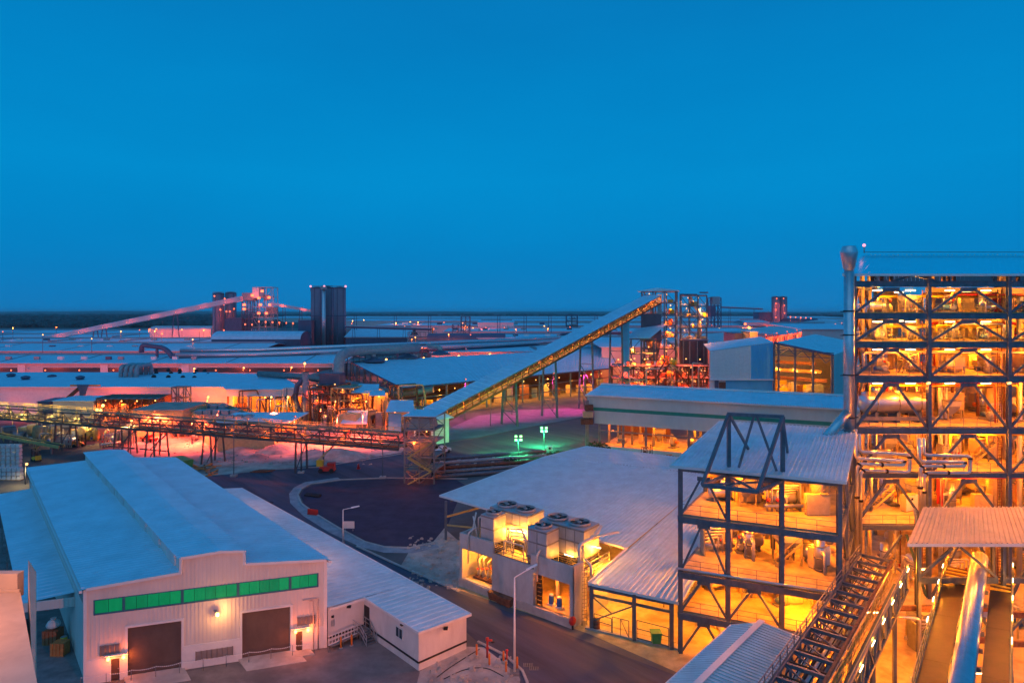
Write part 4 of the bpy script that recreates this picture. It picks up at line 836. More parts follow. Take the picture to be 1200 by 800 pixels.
b = MB(); b.bar(M.p(-.75, -.92, mz(-.9) + .04), M.p(MU + .6, -.92, mz(-.9) + .04), .1, .26); b.bar(M.p(MU + .62, -.9, mz(-.9) + .04), M.p(MU + .62, MV + .6, mz(MV + .6) + .04), .1, .26); b.bar(M.p(-.77, -.9, mz(-.9) + .04), M.p(-.77, MV + .6, mz(MV + .6) + .04), .1, .26); part('fascia', b, TRIM, rf)
for k in range(6): v = .4 + k * 3.7; member(mt, 'purlin', STEEL, M.p(0, v, mz(v) - .12), M.p(MU, v, mz(v) - .12), .15, .25)
b = MB(); b.face(M.p(.1, MV - .1, 0), M.p(MU - .1, MV - .1, 0), M.p(MU - .1, MV - .1, 19.6), M.p(.1, MV - .1, 19.6)); part('back_wall', b, CREAM, mt)
b = MB(); b.face(M.p(.05, 9.9, 13.7), M.p(.05, MV, 13.7), M.p(.05, MV, 19.5), M.p(.05, 9.9, 19.1)); b.face(M.p(.05, 6, 0), M.p(.05, MV, 0), M.p(.05, MV, 8), M.p(.05, 6, 8)); part('side_wall', b, CREAM, mt)
rg = random.Random(21); fl = ['ground floor', 'first deck', 'second deck', 'top deck']
for i, (z0, z1) in enumerate(levels):
    clutter(M, z0 + .02, z1 - z0 - .6, [(.8, 6.4, 6.0, 12, 'left of centre'), (7.4, 13.4, 5, 11, 'right of centre'), (.8, 6.6, 12.5, 19, 'at the back left'), (7.2, 13.4, 12, 19, 'at the back right')], 'hoist tower', fl[i], 6, rg)
    for k, (u, v) in enumerate(((3.2, 4.0), (10.6, 4.0), (3.4, 12.5), (10.4, 13))):
        ceiling_lamp(f'tube light over the {["front left","front right","back left","back right"][k]} of the {fl[i]} in the hoist tower', M.p(u, v, z1 - .75), (850 if i else 560), O1, d=M.u)
# hoist frame on the tower roof and hanging before the face
hf = thing('hoist_gantry', 'dark steel hoist frame standing on the tower roof and overhanging its front', 'hoist gantry', M.p(7, 0, 18.9))
ua, uc = M.ua(853), M.ua(916.5); zh = Zat(486, M.p(ua, 0, 0).y)
T0, T1 = M.p(ua, .4, 23.5), M.p(uc, .4, 23.5)
T0.z = Zat(485, T0.y); T1.z = Zat(488, T1.y)
W0, W1 = M.p(ua - .55, -3.6, 0), M.p(uc - .55, -3.6, 0)
W0 = D(823, W0.y, 0); W1 = D(888, W1.y, 0); W0.z = Zat(568, W0.y); W1.z = Zat(576, W1.y)
B0, B1 = M.p(ua, .4, mz(.4) + .15), M.p(uc, .4, mz(.4) + .15)
Fb0, Fb1 = M.p(ua, -.3, W0.z + .25), M.p(uc, -.3, W1.z + .25)
for n_, p, q, w in (('post', B0, T0, .42), ('post', B1, T1, .42), ('top_beam', T0 - (T1 - T0) * .03, T1 + (T1 - T0) * .03, .4), ('front_stay', T0, W0, .36), ('front_stay', T1, W1, .36),
                    ('lower_beam', W0, W1, .42), ('lower_arm', W0, Fb0, .32), ('lower_arm', W1, Fb1, .32), ('lower_brace', W0, Fb1, .2), ('lower_brace', W1, Fb0, .2), ('lower_beam', Fb0, Fb1, .3),
                    ('brace', T0.lerp(T1, .48), M.p(ua + .9, .5, mz(.5) + .15), .3), ('brace', T0.lerp(T1, .52), M.p(uc - .55, .5, mz(.5) + .15), .3), ('back_stay', T0, M.p(ua + .5, 7.5, mz(7.5) + .15), .3), ('back_stay', T1, M.p(uc - .5, 7.5, mz(7.5) + .15), .3)):
    member(hf, n_, STEEL, p, q, w * .78)
q = W0.lerp(W1, .5); part('hoist_rail', MB().bar(q, M.p((ua + uc) / 2, 3, 18.0), .2, .3), STEEL, hf)

# ================================================================ chimney flue and duct on the tower roof
ch_ = D(995, 74.2, 19.6); ct = thing('chimney', 'tall silver flue with flared cowl beside the big lit tower', 'chimney', ch_); zc = Zat(318, 74.2)
part('stack', MB().sweep([ch_ + V(0, 0, .2), V(ch_.x, ch_.y, zc)], .58, 18), GALV, ct)
part('cowl', MB().lathe((ch_.x, ch_.y, zc), [(.5, 0), (.5, .25), (.62, .35), (.95, 2.1), (.98, 2.3), (.75, 2.85), (.72, 2.95)], 20), GALV, ct)
for z in (21.5, 26.5, 31.2, 34.0): part('bracket', MB().lathe((ch_.x, ch_.y, z), [(.64, 0), (.64, .14)], 16).bar((ch_.x - 1.0, ch_.y, z), (ch_.x + 1.4, ch_.y + .6, z), .1), RUBBER, ct)
part('base_flange', MB().lathe(ch_ + V(0, 0, .1), [(.85, 0), (.85, .2), (.6, .5)], 16), STEELG, ct)
q0 = V(ch_.x, ch_.y, 22.3); part('duct', MB().sweep([q0, V(ch_.x - 3.4, ch_.y - 1.4, 19.5)], .52, 14), GALV, ct)

# ================================================================ big lit process tower on the right
T = Fr((40.6, 75), (1, 0), (.57, .82)); TV = 26.0
bt = thing('process_tower', 'tall orange lit open steel tower with tank decks at the right edge', 'steel tower', (40.6, 75, 0))
tc_ = [0, 8.9, 18.4, 27.6]; tz = [0, 8.7, 14.85, 20.2, 26.3, 30.4, 33.8]; ztop = 37.6
for i, u in enumerate(tc_):
    member(bt, 'column', STEEL, T.p(u, 0, 0), T.p(u, 0, 38.4), .42, .42, True)
    for v in (TV / 3, 2 * TV / 3, TV): member(bt, 'column', CREAM if v < TV else STEEL, T.p(u, v, 0), T.p(u, v, 38.4 + (v if v <= 13 else 26 - v) * .22), .4, .4, True)
for k, z in enumerate(tz[1:] + [ztop]):
    bh = .7 if 1 < k < 7 else .55
    for a, c in zip(tc_[:-1], tc_[1:]):
        member(bt, 'floor_beam', STEEL, T.p(a + .2, -.15, z - bh / 2 + .02), T.p(c - .2, -.15, z - bh / 2 + .02), .3, bh, True) if k != 0 or a > 0 else member(bt, 'floor_beam', STEEL, T.p(a + .2, -.15, z - .3), T.p(c - .2, -.15, z - .3), .3, .5)
    member(bt, 'floor_beam', STEEL, T.p(0, .3, z - .4), T.p(0, TV, z - .4), .3, .6)
    if k < 6:
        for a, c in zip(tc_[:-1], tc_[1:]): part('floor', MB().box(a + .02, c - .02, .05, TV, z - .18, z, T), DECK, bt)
        railing(bt, [T.p(.2, .12, z), T.p(27.5, .12, z)], STEELY if k > 3 else STEELG, 1.1, 1.55, .02)
        railing(bt, [T.p(.15, .2, z), T.p(.15, TV, z)], STEELY, 1.1, 1.8, .02)
        for v in (6.5, 13, 19.5): member(bt, 'joist', CREAM, T.p(0, v, z - .35), T.p(27.5, v, z - .35), .2, .32)
lv = list(zip(tz, tz[1:] + [ztop]))
for i, (z0, z1) in enumerate(lv):
    for j, (a, c) in enumerate(zip(tc_[:-1], tc_[1:])):
        if i == 0 and j == 0: continue
        m_ = (a + c) / 2
        member(bt, 'brace', STEEL, T.p(a + .35, -.1, z0 + .2), T.p(m_ - .5, -.1, z1 - .85), .24); member(bt, 'brace', STEEL, T.p(c - .35, -.1, z0 + .2), T.p(m_ + .5, -.1, z1 - .85), .24)
        part('gusset', MB().box(m_ - 1.0, m_ + 1.0, -.14, -.06, z1 - 1.2, z1 - .75, T), STEEL, bt)
    for v0 in (0, TV / 3):
        m_ = v0 + TV / 6
        member(bt, 'brace', RUST if i > 2 else STEEL, T.p(.0, v0 + .4, z0 + .2), T.p(.0, m_, z1 - .7), .24); member(bt, 'brace', RUST if i > 2 else STEEL, T.p(.0, v0 + TV / 3 - .4, z0 + .2), T.p(.0, m_, z1 - .7), .24)
m_ = (tc_[0] + tc_[1]) / 2
member(bt, 'brace', STEEL, T.p(.4, -.1, .3), T.p(m_ + 1.2, -.1, 7.6), .24); member(bt, 'brace', mat('green_steel', (.07, .16, .10), .5), T.p(8.6, -.1, .3), T.p(m_ + 1.8, -.1, 7.6), .22)
# roof: gable, eave over the front face
b = MB(); zr = 38.6
b.corr(T.p(-1.2, -1.0, zr - .25), T.p(29, -1.0, zr - .25), T.p(29, 13, 41.7), T.p(-.4, 13, 41.7), .8, .02); b.corr(T.p(-.4, 13, 41.7), T.p(29, 13, 41.7), T.p(29, TV + 1, zr - .25), T.p(-.6, TV + 1, zr - .25), .6, .04)
rf = part('roof', b, ROOFM, bt)
b = MB(); b.bar(T.p(-1.2, -1.02, zr - .3), T.p(29, -1.02, zr - .3), .1, .28); part('fascia', b, TRIM, rf)
part('ridge_rail', MB().bar(T.p(-.3, 13, 42.05), T.p(29, 13, 42.05), .08), STEELG, rf)
for k in range(5): v = 1.5 + k * 2.7; member(bt, 'purlin', RUST, T.p(0, v, 38.3 + v * .22), T.p(27.6, v, 38.3 + v * .22), .2, .3)
for u in (2.2, 3.3, 4.4, 10.6, 11.2, 11.9, 19.5): member(bt, 'hanger', RUST, T.p(u, .1, ztop), T.p(u, .1, 38.3), .3)
member(bt, 'brace', STEEL, T.p(4.6, .1, 37.6), T.p(7.2, .1, 38.4), .25); member(bt, 'brace', STEEL, T.p(9.8, .1, 37.6), T.p(7.2, .1, 38.4), .25)
q = T.p(-.2, 12.6, 41.9); t = thing('beacon_mast', 'small red aviation beacon on the left ridge end of the big tower', 'beacon', q); part('mast', MB().tube(q, q + V(0, 0, .9), .07, 6), STEELG, t); part('beacon', MB().ball(q + V(0, 0, 1.05), .22, 8), E_BEACON, t)
# walls at the back and partitions on the decks
for i, (z0, z1) in enumerate(lv):
    b = MB()
    if i <= 3: b.face(T.p(.2, TV - .2, z0), T.p(27.4, TV - .2, z0), T.p(27.4, TV - .2, z1 - .3), T.p(.2, TV - .2, z1 - .3))
    else:
        b.face(T.p(8.0, 15, z0), T.p(27.4, 15, z0), T.p(27.4, 15, z1 - .3), T.p(8.0, 15, z1 - .3)); 
        b.face(T.p(.3, TV - .2, z0), T.p(3.5, TV - .2, z0), T.p(3.5, TV - .2, z1 - .3), T.p(.3, TV - .2, z1 - .3))
    part('back_wall', b, CREAM, bt)
for i, u in ((6, 17.0), (5, 15.6), (6, 9.6)):
    z = tz[i]; d = part('red_door', MB().box(u, u + 1.5, 13.9 if u < 16 else 9.9, 14.0 if u < 16 else 10.0, z, z + 2.5, T), REDP, bt); part('door_frame', MB().box(u - .12, u + 1.62, 14.0 if u < 16 else 10.0, 14.1 if u < 16 else 10.1, z, z + 2.62, T), CREAM, d)
tk = thing('storage_tank', 'long grey horizontal tank on the third deck of the big tower', 'tank', T.p(4, 4, 20.2))
for_z = 20.2; c0, c1 = D(1008, 79.5, 0), D(1087, 79.5, 0); zc0 = 22.6; rt = 1.35
part('body', MB().lathe((c0.x, 79.5, zc0), [(.3, 0), (1.0, .12), (rt, .6), (rt, c1.x - c0.x - .6), (1.0, c1.x - c0.x - .12), (.3, c1.x - c0.x)], 24, ax=(1, 0, 0)), LAG, tk)
for s_ in (.18, .5, .82): x = c0.x + (c1.x - c0.x) * s_; part('saddle', MB().box(x - .2, x + .2, 78.5, 80.5, 20.2, 21.5), STEEL, tk); part('band', MB().lathe((x - .06, 79.5, zc0), [(rt + .03, 0), (rt + .03, .12)], 24, ax=(1, 0, 0)), STEELG, tk)
part('plinth_frame', MB().box(c0.x - .3, c1.x + .2, 78.3, 78.6, 20.5, 20.95), STEELG, tk); part('manhole', MB().tube((c0.x + 2, 79.5, 23.8), (c0.x + 2, 79.5, 24.5), .4, 12), LAG, tk)
b = MB()
rg = random.Random(5); fln = ['ground floor', 'first deck', 'second deck', 'third deck', 'fourth deck', 'fifth deck', 'top deck']
for i, (z0, z1) in enumerate(lv):
    h_ = z1 - z0 - .9; vm = 12.8 if i >= 4 else 24
    vq = 3.2 if i >= 4 else 4.5
    cells = [(.8 if i != 3 else 2, 8.2, 9 if i in (3,) else vq, vm, 'in the left bay'), (9.6, 17.6, vq, vm, 'in the middle bay'), (19.2, 26.5, vq, vm, 'in the right bay')]
    clutter(T, z0 + .02, h_, cells, 'big lit tower', fln[i], 9, rg)
    t = thing('pipe_run', f'bundle of pipes slung under the ceiling of the {fln[i]} of the big lit tower', 'pipes', T.p(4, 3.5, z1 - 1.6))
    for k in range(6):
        v = 3 + k * 1.7 + rg.uniform(-.4, .4); a, c = rg.uniform(.5, 12), rg.uniform(15, 27); zz = z1 - 1.3 - .2 * (k % 3)
        part('pipe', MB().bend([T.p(a, v, z0 + rg.uniform(.1, 1)), T.p(a, v, zz), T.p(c, v, zz), T.p(c, v, z0 + .1)], rg.choice((.09, .13, .18)), 8), rg.choice((PIPE, CREAM, GALV, RUST, REDP, YELP)), t)
    t = thing('platform_ladder', f'ladder and cable tray stand on the {fln[i]} of the big lit tower', 'ladder', T.p(8, 4, z0))
    for uu in (8.0, 17.3):
        for o in (0, .5): part('rail', MB().bar(T.p(uu + o, 4, z0), T.p(uu + o, 4, z1 - .9), .07), RUST, t)
        b = MB()
        for q_ in range(int((z1 - z0 - 1) / .35)): b.bar(T.p(uu, 4, z0 + .3 + q_ * .35), T.p(uu + .5, 4, z0 + .3 + q_ * .35), .05)
        part('rung', b, RUST, t, kind='stuff')
    for k, (u, v) in enumerate(((2.6, 2.4), (6.6, 2.4), (11.4, 2.4), (15.8, 2.4), (22.5, 3), (4.6, 11), (13.6, 10.5), (22, 10.5))):
        lit = (330 if i >= 4 else 620) if k < 5 else (420 if i >= 4 else 760)
        ceiling_lamp(f'tube light number {k + 1} from the left under the ceiling of the {fln[i]}'.replace('number 1 from the left', 'in the front left corner').replace('number 2 from the left', 'left of the second column').replace('number 3 from the left', 'right of the second column').replace('number 4 from the left', 'left of the third column').replace('number 5 from the left', 'in the right front bay').replace('number 6 from the left', 'over the back of the left bay').replace('number 7 from the left', 'over the back of the middle bay').replace('number 8 from the left', 'over the back of the right bay'), T.p(u, v, z1 - .95), lit, O1 if i < 5 else YL, size=(1.3, .2))
# vertical service pipes inside and large columns
for i, (u, v, r_) in enumerate(((10.2, 7, .25), (10.9, 7, .2), (16.9, 9, .7), (3.2, 14, .35), (20.2, 6, .3), (25, 8, .6), (12.6, 13, .3), (7.2, 9.5, .22))):
    if i in (2, 5): z0_, z1_ = 0.02, 26
    else: z0_, z1_ = .02, 33.5
    t = thing('riser_pipe', ['thin pale riser right of the second column of the big tower', 'thinner pale riser beside the second column of the big tower', 'fat cream riser duct left of the third column', 'riser at the back of the left bay', 'riser just right of the third column', 'fat cream riser duct in the right bay', 'riser at the back of the middle bay', 'thin riser left of the second column'][i], 'riser pipe', T.p(u, v, 0))
    part('pipe', MB().sweep([T.p(u, v, z0_), T.p(u, v, z1_)], r_, 12), CREAM if r_ > .5 else PIPE, t)
    for z in tz[1:6]: part('collar', MB().lathe(T.p(u, v, z + .02), [(r_ * 1.4, 0), (r_ * 1.4, .15)], 12), STEELG, t)

# ================================================================ expansion loop pipes before the tower
def loop(lab, pts, dy):
    t = thing('expansion_loop', lab, 'pipe loop', DP(1000 + pts[0][0] / 5, 460 + pts[0][1] / 5, 73.6 - dy), 'pairs of white expansion loop pipes')
    P = [DP(1000 + x / 5, 460 + y / 5, 73.6 - dy) for x, y in pts]
    part('pipe', MB().bend(P, .2, 10, .5), LAG, t)
    for k in (2, 3, 4):
        q = P[k].lerp(P[k + 1], .15 if k != 3 else .5); d = (P[k + 1] - P[k]).normalized(); part('clamp', MB().lathe(q - d * .12, [(.27, 0), (.27, .24)], 10, ax=d), RUBBER, t)
    q = P[-2].lerp(P[-1], .35); part('clamp', MB().lathe(q, [(.3, 0), (.3, .25)], 10), RUBBER, t)
    return t
loop('outer white pipe loop left of the second tower column', [(34, 240), (34, 345), (330, 362), (330, 466), (60, 452), (42, 470), (42, 950)], 0)
loop('inner white pipe loop left of the second tower column', [(14, 240), (14, 384), (296, 398), (296, 426), (36, 416), (20, 440), (20, 950)], .5)
loop('outer white pipe loop across the second tower column', [(412, 265), (412, 365), (684, 370), (684, 470), (424, 466), (414, 490), (414, 770)], 0)
loop('inner white pipe loop across the second tower column', [(386, 265), (386, 402), (652, 405), (652, 430), (404, 430), (392, 450), (392, 770)], .5)

# ================================================================ corrugated canopy over the pipe conveyor
cx0 = D(1063, 60, 0).x
cn = thing('conveyor_canopy', 'orange lit corrugated canopy roof over the pipe conveyor', 'canopy', (38.7, 60.5, 0))
b = MB(); b.corr((cx0, 60, 11.95), (66, 60, 11.95), (68, 67.5, 13.1), (D(1082, 67.5, 0).x, 67.5, 13.1), .5, .11); rf = part('roof', b, mat('tan_canopy_sheet', (.62, .46, .32), .5, 0, .1, .6), cn)
part('fascia', MB().bar((cx0, 59.95, 11.85), (66, 59.95, 11.85), .1, .28), TRIM, rf)
for px in (1077, 1176):
    x = D(px, 60.4, 0).x; member(cn, 'post', STEEL, (x, 60.4, 0), (x, 60.4, 11.8), .3, .3, True); x2 = x + 4; member(cn, 'post', STEEL, (x2, 67, 0), (x2, 67, 12.9), .3, .3, True)
    member(cn, 'rafter', STEEL, (x, 60.2, 11.75), (x2, 67.4, 12.9), .2, .3)
for z in (8.3, 5.6, 2.6): member(cn, 'tie_beam', STEEL if z > 6 else RUST, (38.9, 60.5, z), (46.5, 60.5, z), .3, .55); 
for z in (8.3, 5.0, 2.2): member(cn, 'tie_beam', STEEL if z > 6 else RUST, (46.9, 60.5, z), (60, 60.5, z), .3, .5)
for a, c in (((39, 60.5, 8.6), (42.2, 60.5, 11.4)), ((46.4, 60.5, 8.6), (43, 60.5, 11.4)), ((39, 60.5, 2.8), (43.5, 60.5, 8)), ((46.4, 60.5, 2.8), (42.5, 60.5, 8)), ((39, 60.5, 2.4), (43, 60.5, .2)), ((47, 60.5, 2.6), (52, 60.5, 8))): member(cn, 'brace', STEEL, a, c, .22)
part('downpipe', MB().bend([D(1052, 60, 0) + V(0, 0, Zat(722, 60)), D(1077.5, 59.9, 0) + V(0, 0, Zat(724, 60)), D(1077.5, 59.9, 0)], .16, 8), LAG, cn)
# pipe conveyor with big silver pipe
PA_, PB_ = V(48.2, 65.0, 8.9), V(22.0, 32.2, 8.9)
pc = thing('pipe_conveyor', 'big silver pipe on an open gallery running out from under the canopy', 'conveyor', V(40, 54, 0))
dd = (PB_ - PA_).normalized(); sd = V(-dd.y, dd.x, 0)      # sd points to the right hand side of the picture
if sd.x < 0: sd = -sd
def pcp(s_, o, z): q = PA_ + dd * s_ + sd * o; return V(q.x, q.y, z)
part('pipe', MB().sweep([PA_ + dd * .2, PA_ + dd * .9, PB_], [.5, .72, .72], 24), GALV, pc)
part('pipe_end', MB().lathe(PA_ + dd * .3, [(.6, -.9), (.62, -.2), (.5, 0)], 16, ax=-dd), RUST, pc)
for k in range(12): part('pipe_saddle', MB().bar(pcp(1.5 + k * 3.2, -.9, 8.05), pcp(1.5 + k * 3.2, .9, 8.05), .25, .3), STEEL, pc)
for o0, o1 in ((-2.6, -.95), (.95, 2.5)):
    for k in range(4): 
        s0, s1 = 6.2 + k * 9, 6.2 + k * 9 + 8.97
        part('cover_plate', MB().hexa([pcp(s0, o0, 7.6), pcp(s0, o1, 7.6), pcp(s1, o1, 7.6), pcp(s1, o0, 7.6)], [pcp(s0, o0, 7.8), pcp(s0, o1, 7.95), pcp(s1, o1, 7.95), pcp(s1, o0, 7.8)]), mat('dark_brown_plate', (.035, .022, .015), .5, .1, .3, .8), pc)
for o in (-2.7, 2.6):
    member(pc, 'side_girder', STEEL, pcp(-1, o, 7.5), pcp(41, o, 7.5), .2, .6); railing(pc, [pcp(0, o, 7.8), pcp(41, o, 7.8)], STEELY, 1.1, 1.6, .03)
    b = MB()
for o0, o1 in ((-2.6, -.95), (.95, 2.5)):
    for k in range(8): part('step', MB().hexa([pcp(2 + k * .5, o0, 7.5), pcp(2 + k * .5, o1, 7.5), pcp(2.3 + k * .5, o1, 7.5), pcp(2.3 + k * .5, o0, 7.5)], [pcp(2 + k * .5, o0, 7.85), pcp(2 + k * .5, o1, 7.85), pcp(2.3 + k * .5, o1, 7.85), pcp(2.3 + k * .5, o0, 7.85)]), YELP if k % 2 else RUST, pc)
for s_ in (8, 17, 26): 
    for o in (-2.2, 2.2): member(pc, 'trestle_leg', STEEL, pcp(s_, o * 1.2, 0), pcp(s_, o, 7.3), .25)
    member(pc, 'trestle_brace', STEEL, pcp(s_, -2.6, .5), pcp(s_, 2.2, 7), .16)
n_t = 0
for o, sd_n in ((-2.75, 'left'), (2.65, 'right')):
    for k in range(5):
        q = pcp(1.2 + k * 4.6, o, 9.0); t = thing('tube_light', f'white tube light {["nearest the canopy","second from the canopy","third from the canopy","fourth from the canopy","lowest in view"][k]} on the {sd_n} rail of the pipe conveyor', 'light', q)
        part('bracket', MB().bar(q - V(0, 0, 1.1), q, .06), STEELY, t); part('tube', MB().bar(q - dd * .55, q + dd * .55 + V(0, 0, 0), .055), E_WH, t); glow(t, q - V(0, 0, .25), 60, YL, .1)
# covered walkway gallery
GA, GB = V(36.6, 62.2, 0), V(13.4, 34.0, 0); gd = (GB - GA).normalized(); gs = V(-gd.y, gd.x, 0)
if gs.x < 0: gs = -gs
gw = thing('truss_gallery', 'open truss pipe gallery running diagonally down from the big tower', 'gallery', GA + V(0, 0, 0))
def gp(s_, o, z): q = GA + gd * s_ + gs * o; return V(q.x, q.y, z)
GL = 36.0; zt_, zb_ = 9.6, 7.2
for o in (-2.0, 2.0):
    member(gw, 'top_chord', STEEL, gp(0, o, zt_), gp(GL, o, zt_), .22, .22); member(gw, 'bottom_chord', STEEL, gp(0, o, zb_), gp(GL, o, zb_), .22, .25)
    n = 15
    for k in range(n + 1): member(gw, 'truss_post', STEEL, gp(GL * k / n, o, zb_), gp(GL * k / n, o, zt_), .16)
    for k in range(n): member(gw, 'truss_diagonal', STEEL, gp(GL * k / n, o, zb_ if k % 2 else zt_), gp(GL * (k + 1) / n, o, zt_ if k % 2 else zb_), .12)
for k in range(18): member(gw, 'cross_beam', STEEL, gp(GL * k / 17, -2.0, zt_ - .02), gp(GL * k / 17, .75, zt_ - .02), .2, .25)
for k in range(17): member(gw, 'plan_brace', STEEL, gp(GL * k / 17, -2, zt_ - .1), gp(GL * (k + 1) / 17, .75, zt_ - .1), .1)
for k in range(17): member(gw, 'light_rung', RUST, gp(GL * (k + .5) / 17, -2.0, zt_ - .3), gp(GL * (k + .5) / 17, .75, zt_ - .3), .1)
railing(gw, [gp(0, -2.05, zt_ + .1), gp(GL, -2.05, zt_ + .1)], STEELG, .9, 1.6, .03)
for o in (-1.85, -1.35, -.35, .55): part('cable', MB().tube(gp(-.3, o, 8.95), gp(GL, o, 8.95), .05, 6), RUBBER, gw)
member(gw, 'middle_chord', RUST, gp(0, .75, zt_ + .05), gp(GL, .75, zt_ + .05), .2)
for k in range(18): part('walkway_plate', MB().hexa([gp(2 * k, .85, zb_ + .25), gp(2 * k, 1.9, zb_ + .25), gp(2 * k + 1.96, 1.9, zb_ + .25), gp(2 * k + 1.96, .85, zb_ + .25)], [gp(2 * k, .85, zb_ + .3), gp(2 * k, 1.9, zb_ + .3), gp(2 * k + 1.96, 1.9, zb_ + .3), gp(2 * k + 1.96, .85, zb_ + .3)]), mat('green_grey_plate', (.10, .14, .12), .6, .2), gw)
railing(gw, [gp(0, 1.95, zb_ + 1.4), gp(GL, 1.95, zb_ + 1.4)], STEELY, 1.1, 1.8, .03); railing(gw, [gp(0, .9, zb_ + .9), gp(GL, .9, zb_ + .9)], STEELY, 1.1, 1.8, .03)
for k, (o, z, r_) in enumerate(((-1.6, 8.3, .16), (-1.1, 8.3, .12), (-.7, 8.35, .2), (-.1, 8.3, .12), (.3, 8.3, .1), (-1.3, 7.7, .2), (-.4, 7.7, .16), (.45, 7.7, .12))):
    part('pipe', MB().tube(gp(-.5, o, z), gp(GL, o, z), r_, 8), [PIPE, RUST, LAG, STEELG, PIPE, GREYP, RUST, STEELY][k], gw)
for s_ in (6, 16, 26):
    for o in (-1.8, 1.8): member(gw, 'support_leg', STEEL, gp(s_, o, 0), gp(s_, o, zb_), .28, .28)
    member(gw, 'support_brace', STEEL, gp(s_, -1.8, .3), gp(s_, 1.8, 6.5), .16)
for k in range(7):
    q = gp(.6 + k * 4.3, 2.15, 9.3); t = thing('tube_light', f'white tube light {["at the top","second from the top","third from the top","fourth from the top","fifth from the top","sixth from the top","lowest"][k]} along the truss gallery', 'light', q)
    part('bracket', MB().bar(q - V(0, 0, .9), q, .06), STEELY, t); part('tube', MB().bar(q - gd * .55, q + gd * .55, .055), E_WH, t); glow(t, q + V(0, 0, .3), 55, YL, .1)
# gable roofed building in front
Rr = G(893, 728, 8.0); Lr = G(859, 731, 6.9); Rt = G(945, 748, 6.7); rdv = V(-.668, -.744, 0)
gh = thing('gable_shed', 'blue lit corrugated gable roof building at the bottom edge', 'shed', (Rr.x, Rr.y, 0)); e = rdv * 17
b = MB(); b.corr(Lr, Lr + e, Rr + e, Rr, .42, .08); rf = part('roof', b, ROOFP, gh); b = MB(); b.corr(Rt, Rt + e, Rr + e, Rr, .42, .08); part('roof', b, ROOFP, gh)
part('ridge_cap', MB().bar(Rr + V(0, 0, .12), Rr + e + V(0, 0, .12), .5, .08), TRIM, rf); part('gutter', MB().bar(Lr - V(.15, .1, .1), Lr + e - V(.15, .1, .1), .25, .22), TRIM, gh)
b = MB()
for a, c in ((Lr, Lr + e), (Rt, Rt + e)):
    a = a.lerp(Rr if a == Lr else Rr, .06); c = c.lerp(Rr + e, .06); b.face(V(a.x, a.y, 0), V(c.x, c.y, 0), V(c.x, c.y, c.z - .1), V(a.x, a.y, a.z - .1))
b.face(V(Lr.x, Lr.y, 0), V(Rt.x, Rt.y, 0), Rt, Rr, Lr); part('wall', b, CREAM, gh)
# floor level lamps in the low part of the plant
for i, (q, w) in enumerate(((V(33, 58, 6.5), 700), (V(43, 66, 7.2), 700), (V(52, 63, 7.5), 700), (V(31, 48, 6.2), 600), (V(25, 60, 3.4), 260), (V(41, 57, 6), 600), (V(37, 50, 5.5), 500), (V(46, 52, 6), 500))):
    ceiling_lamp(['tube light beneath the top of the truss gallery', 'tube light under the back of the canopy', 'tube light under the right of the canopy', 'tube light between the gallery and the pipe conveyor', 'tube light over the tower yard', 'tube light left of the canopy post', 'tube light below the pipe conveyor', 'tube light right of the pipe conveyor'][i], q, w, O1)
q = V(54, 56.5, 0)
rg = random.Random(77)
yf = Fr((30, 50), (.8, .6), (-.6, .8))
clutter(Fr((41, 63.5), (1, 0), (.3, .95)), .02, 5, [(0, 4.5, 0, 7, 'under the canopy at left'), (6.5, 15, 0, 7, 'under the canopy at right')], 'conveyor canopy', 'ground floor', 4, rg)
# low wall, ladder and red pump under the gallery side
t = thing('pipe_run', 'rusty twin pipes crossing below the canopy beams', 'pipes', V(36, 60, 5)); 
for k in range(2): part('pipe', MB().tube(V(35.0, 61 + k, 5.4 - .5 * k), V(40, 61 + k, 5.4 - .5 * k), .25, 10), RUST, t)

# floodlights added on the tower columns to warm the canopy and hoist roof
for i, (u, z, ax_, w) in enumerate(((8.9, 25.6, V(47, 62, 11), 1500), (18.4, 25.6, V(56, 62, 11), 1400), (0, 31, V(36.5, 72.5, 19.5), 2600), (0, 33, V(37, 74, 19.5), 900))):
    q = T.p(u, -1.0, z); d = (ax_ - q).normalized(); t = thing('floodlight', ['floodlight on the second tower column above the pipe loops', 'floodlight on the third column of the big tower', 'lower floodlight beside the silver flue', 'upper floodlight beside the silver flue'][i], 'floodlight', q)
    part('bracket', MB().bar(q + V(0, .9, 0), q, .1), STEEL, t); part('lamp_head', MB().lathe(q, [(.1, -.3), (.22, -.1), (.25, 0)], 10, ax=d), GREYP, t); part('lens', MB().lathe(q + d * .01, [(.22, 0), (.22, .02)], 10, ax=d), E_OR, t); glow(t, q + d * .2, w, (1, .28, .05), .25, spot=100 if i < 2 else 80, aim=ax_)
# unseen masts: two added to warm workshop and annex, one tan tower sodium lamp
for i, (q, a, w) in enumerate(((V(-17, 37, 8.0), V(-30, 60, 3), 2600), (V(2, 43, 8.0), V(-6, 62, 1.5), 1900), (V(-25, 24.5, 25.5), V(-21, 26, 20), 900))):
    t = thing('floodlight', ['sodium floodlight on a mast facing the workshop front', 'sodium floodlight on a mast facing the annex end wall', 'sodium floodlight on a tall mast facing the tan tower'][i], 'floodlight', V(q.x, q.y, 0))
    d = (a - q).normalized(); part('pole', MB().tube(V(q.x, q.y, 0), q, .12, 8), STEELG, t); part('lamp_head', MB().lathe(q + V(0, 0, .2), [(.12, -.35), (.3, -.1), (.34, 0)], 10, ax=d), GREYP, t); part('lens', MB().lathe(q + V(0, 0, .2) + d * .01, [(.31, 0), (.31, .02)], 10, ax=d), E_OR, t)
    glow(t, q + V(0, 0, .2) + d * .2, w, (1, .24, .08) if i < 2 else (1, .27, .05), .3, spot=75 if i < 2 else 120, aim=a)
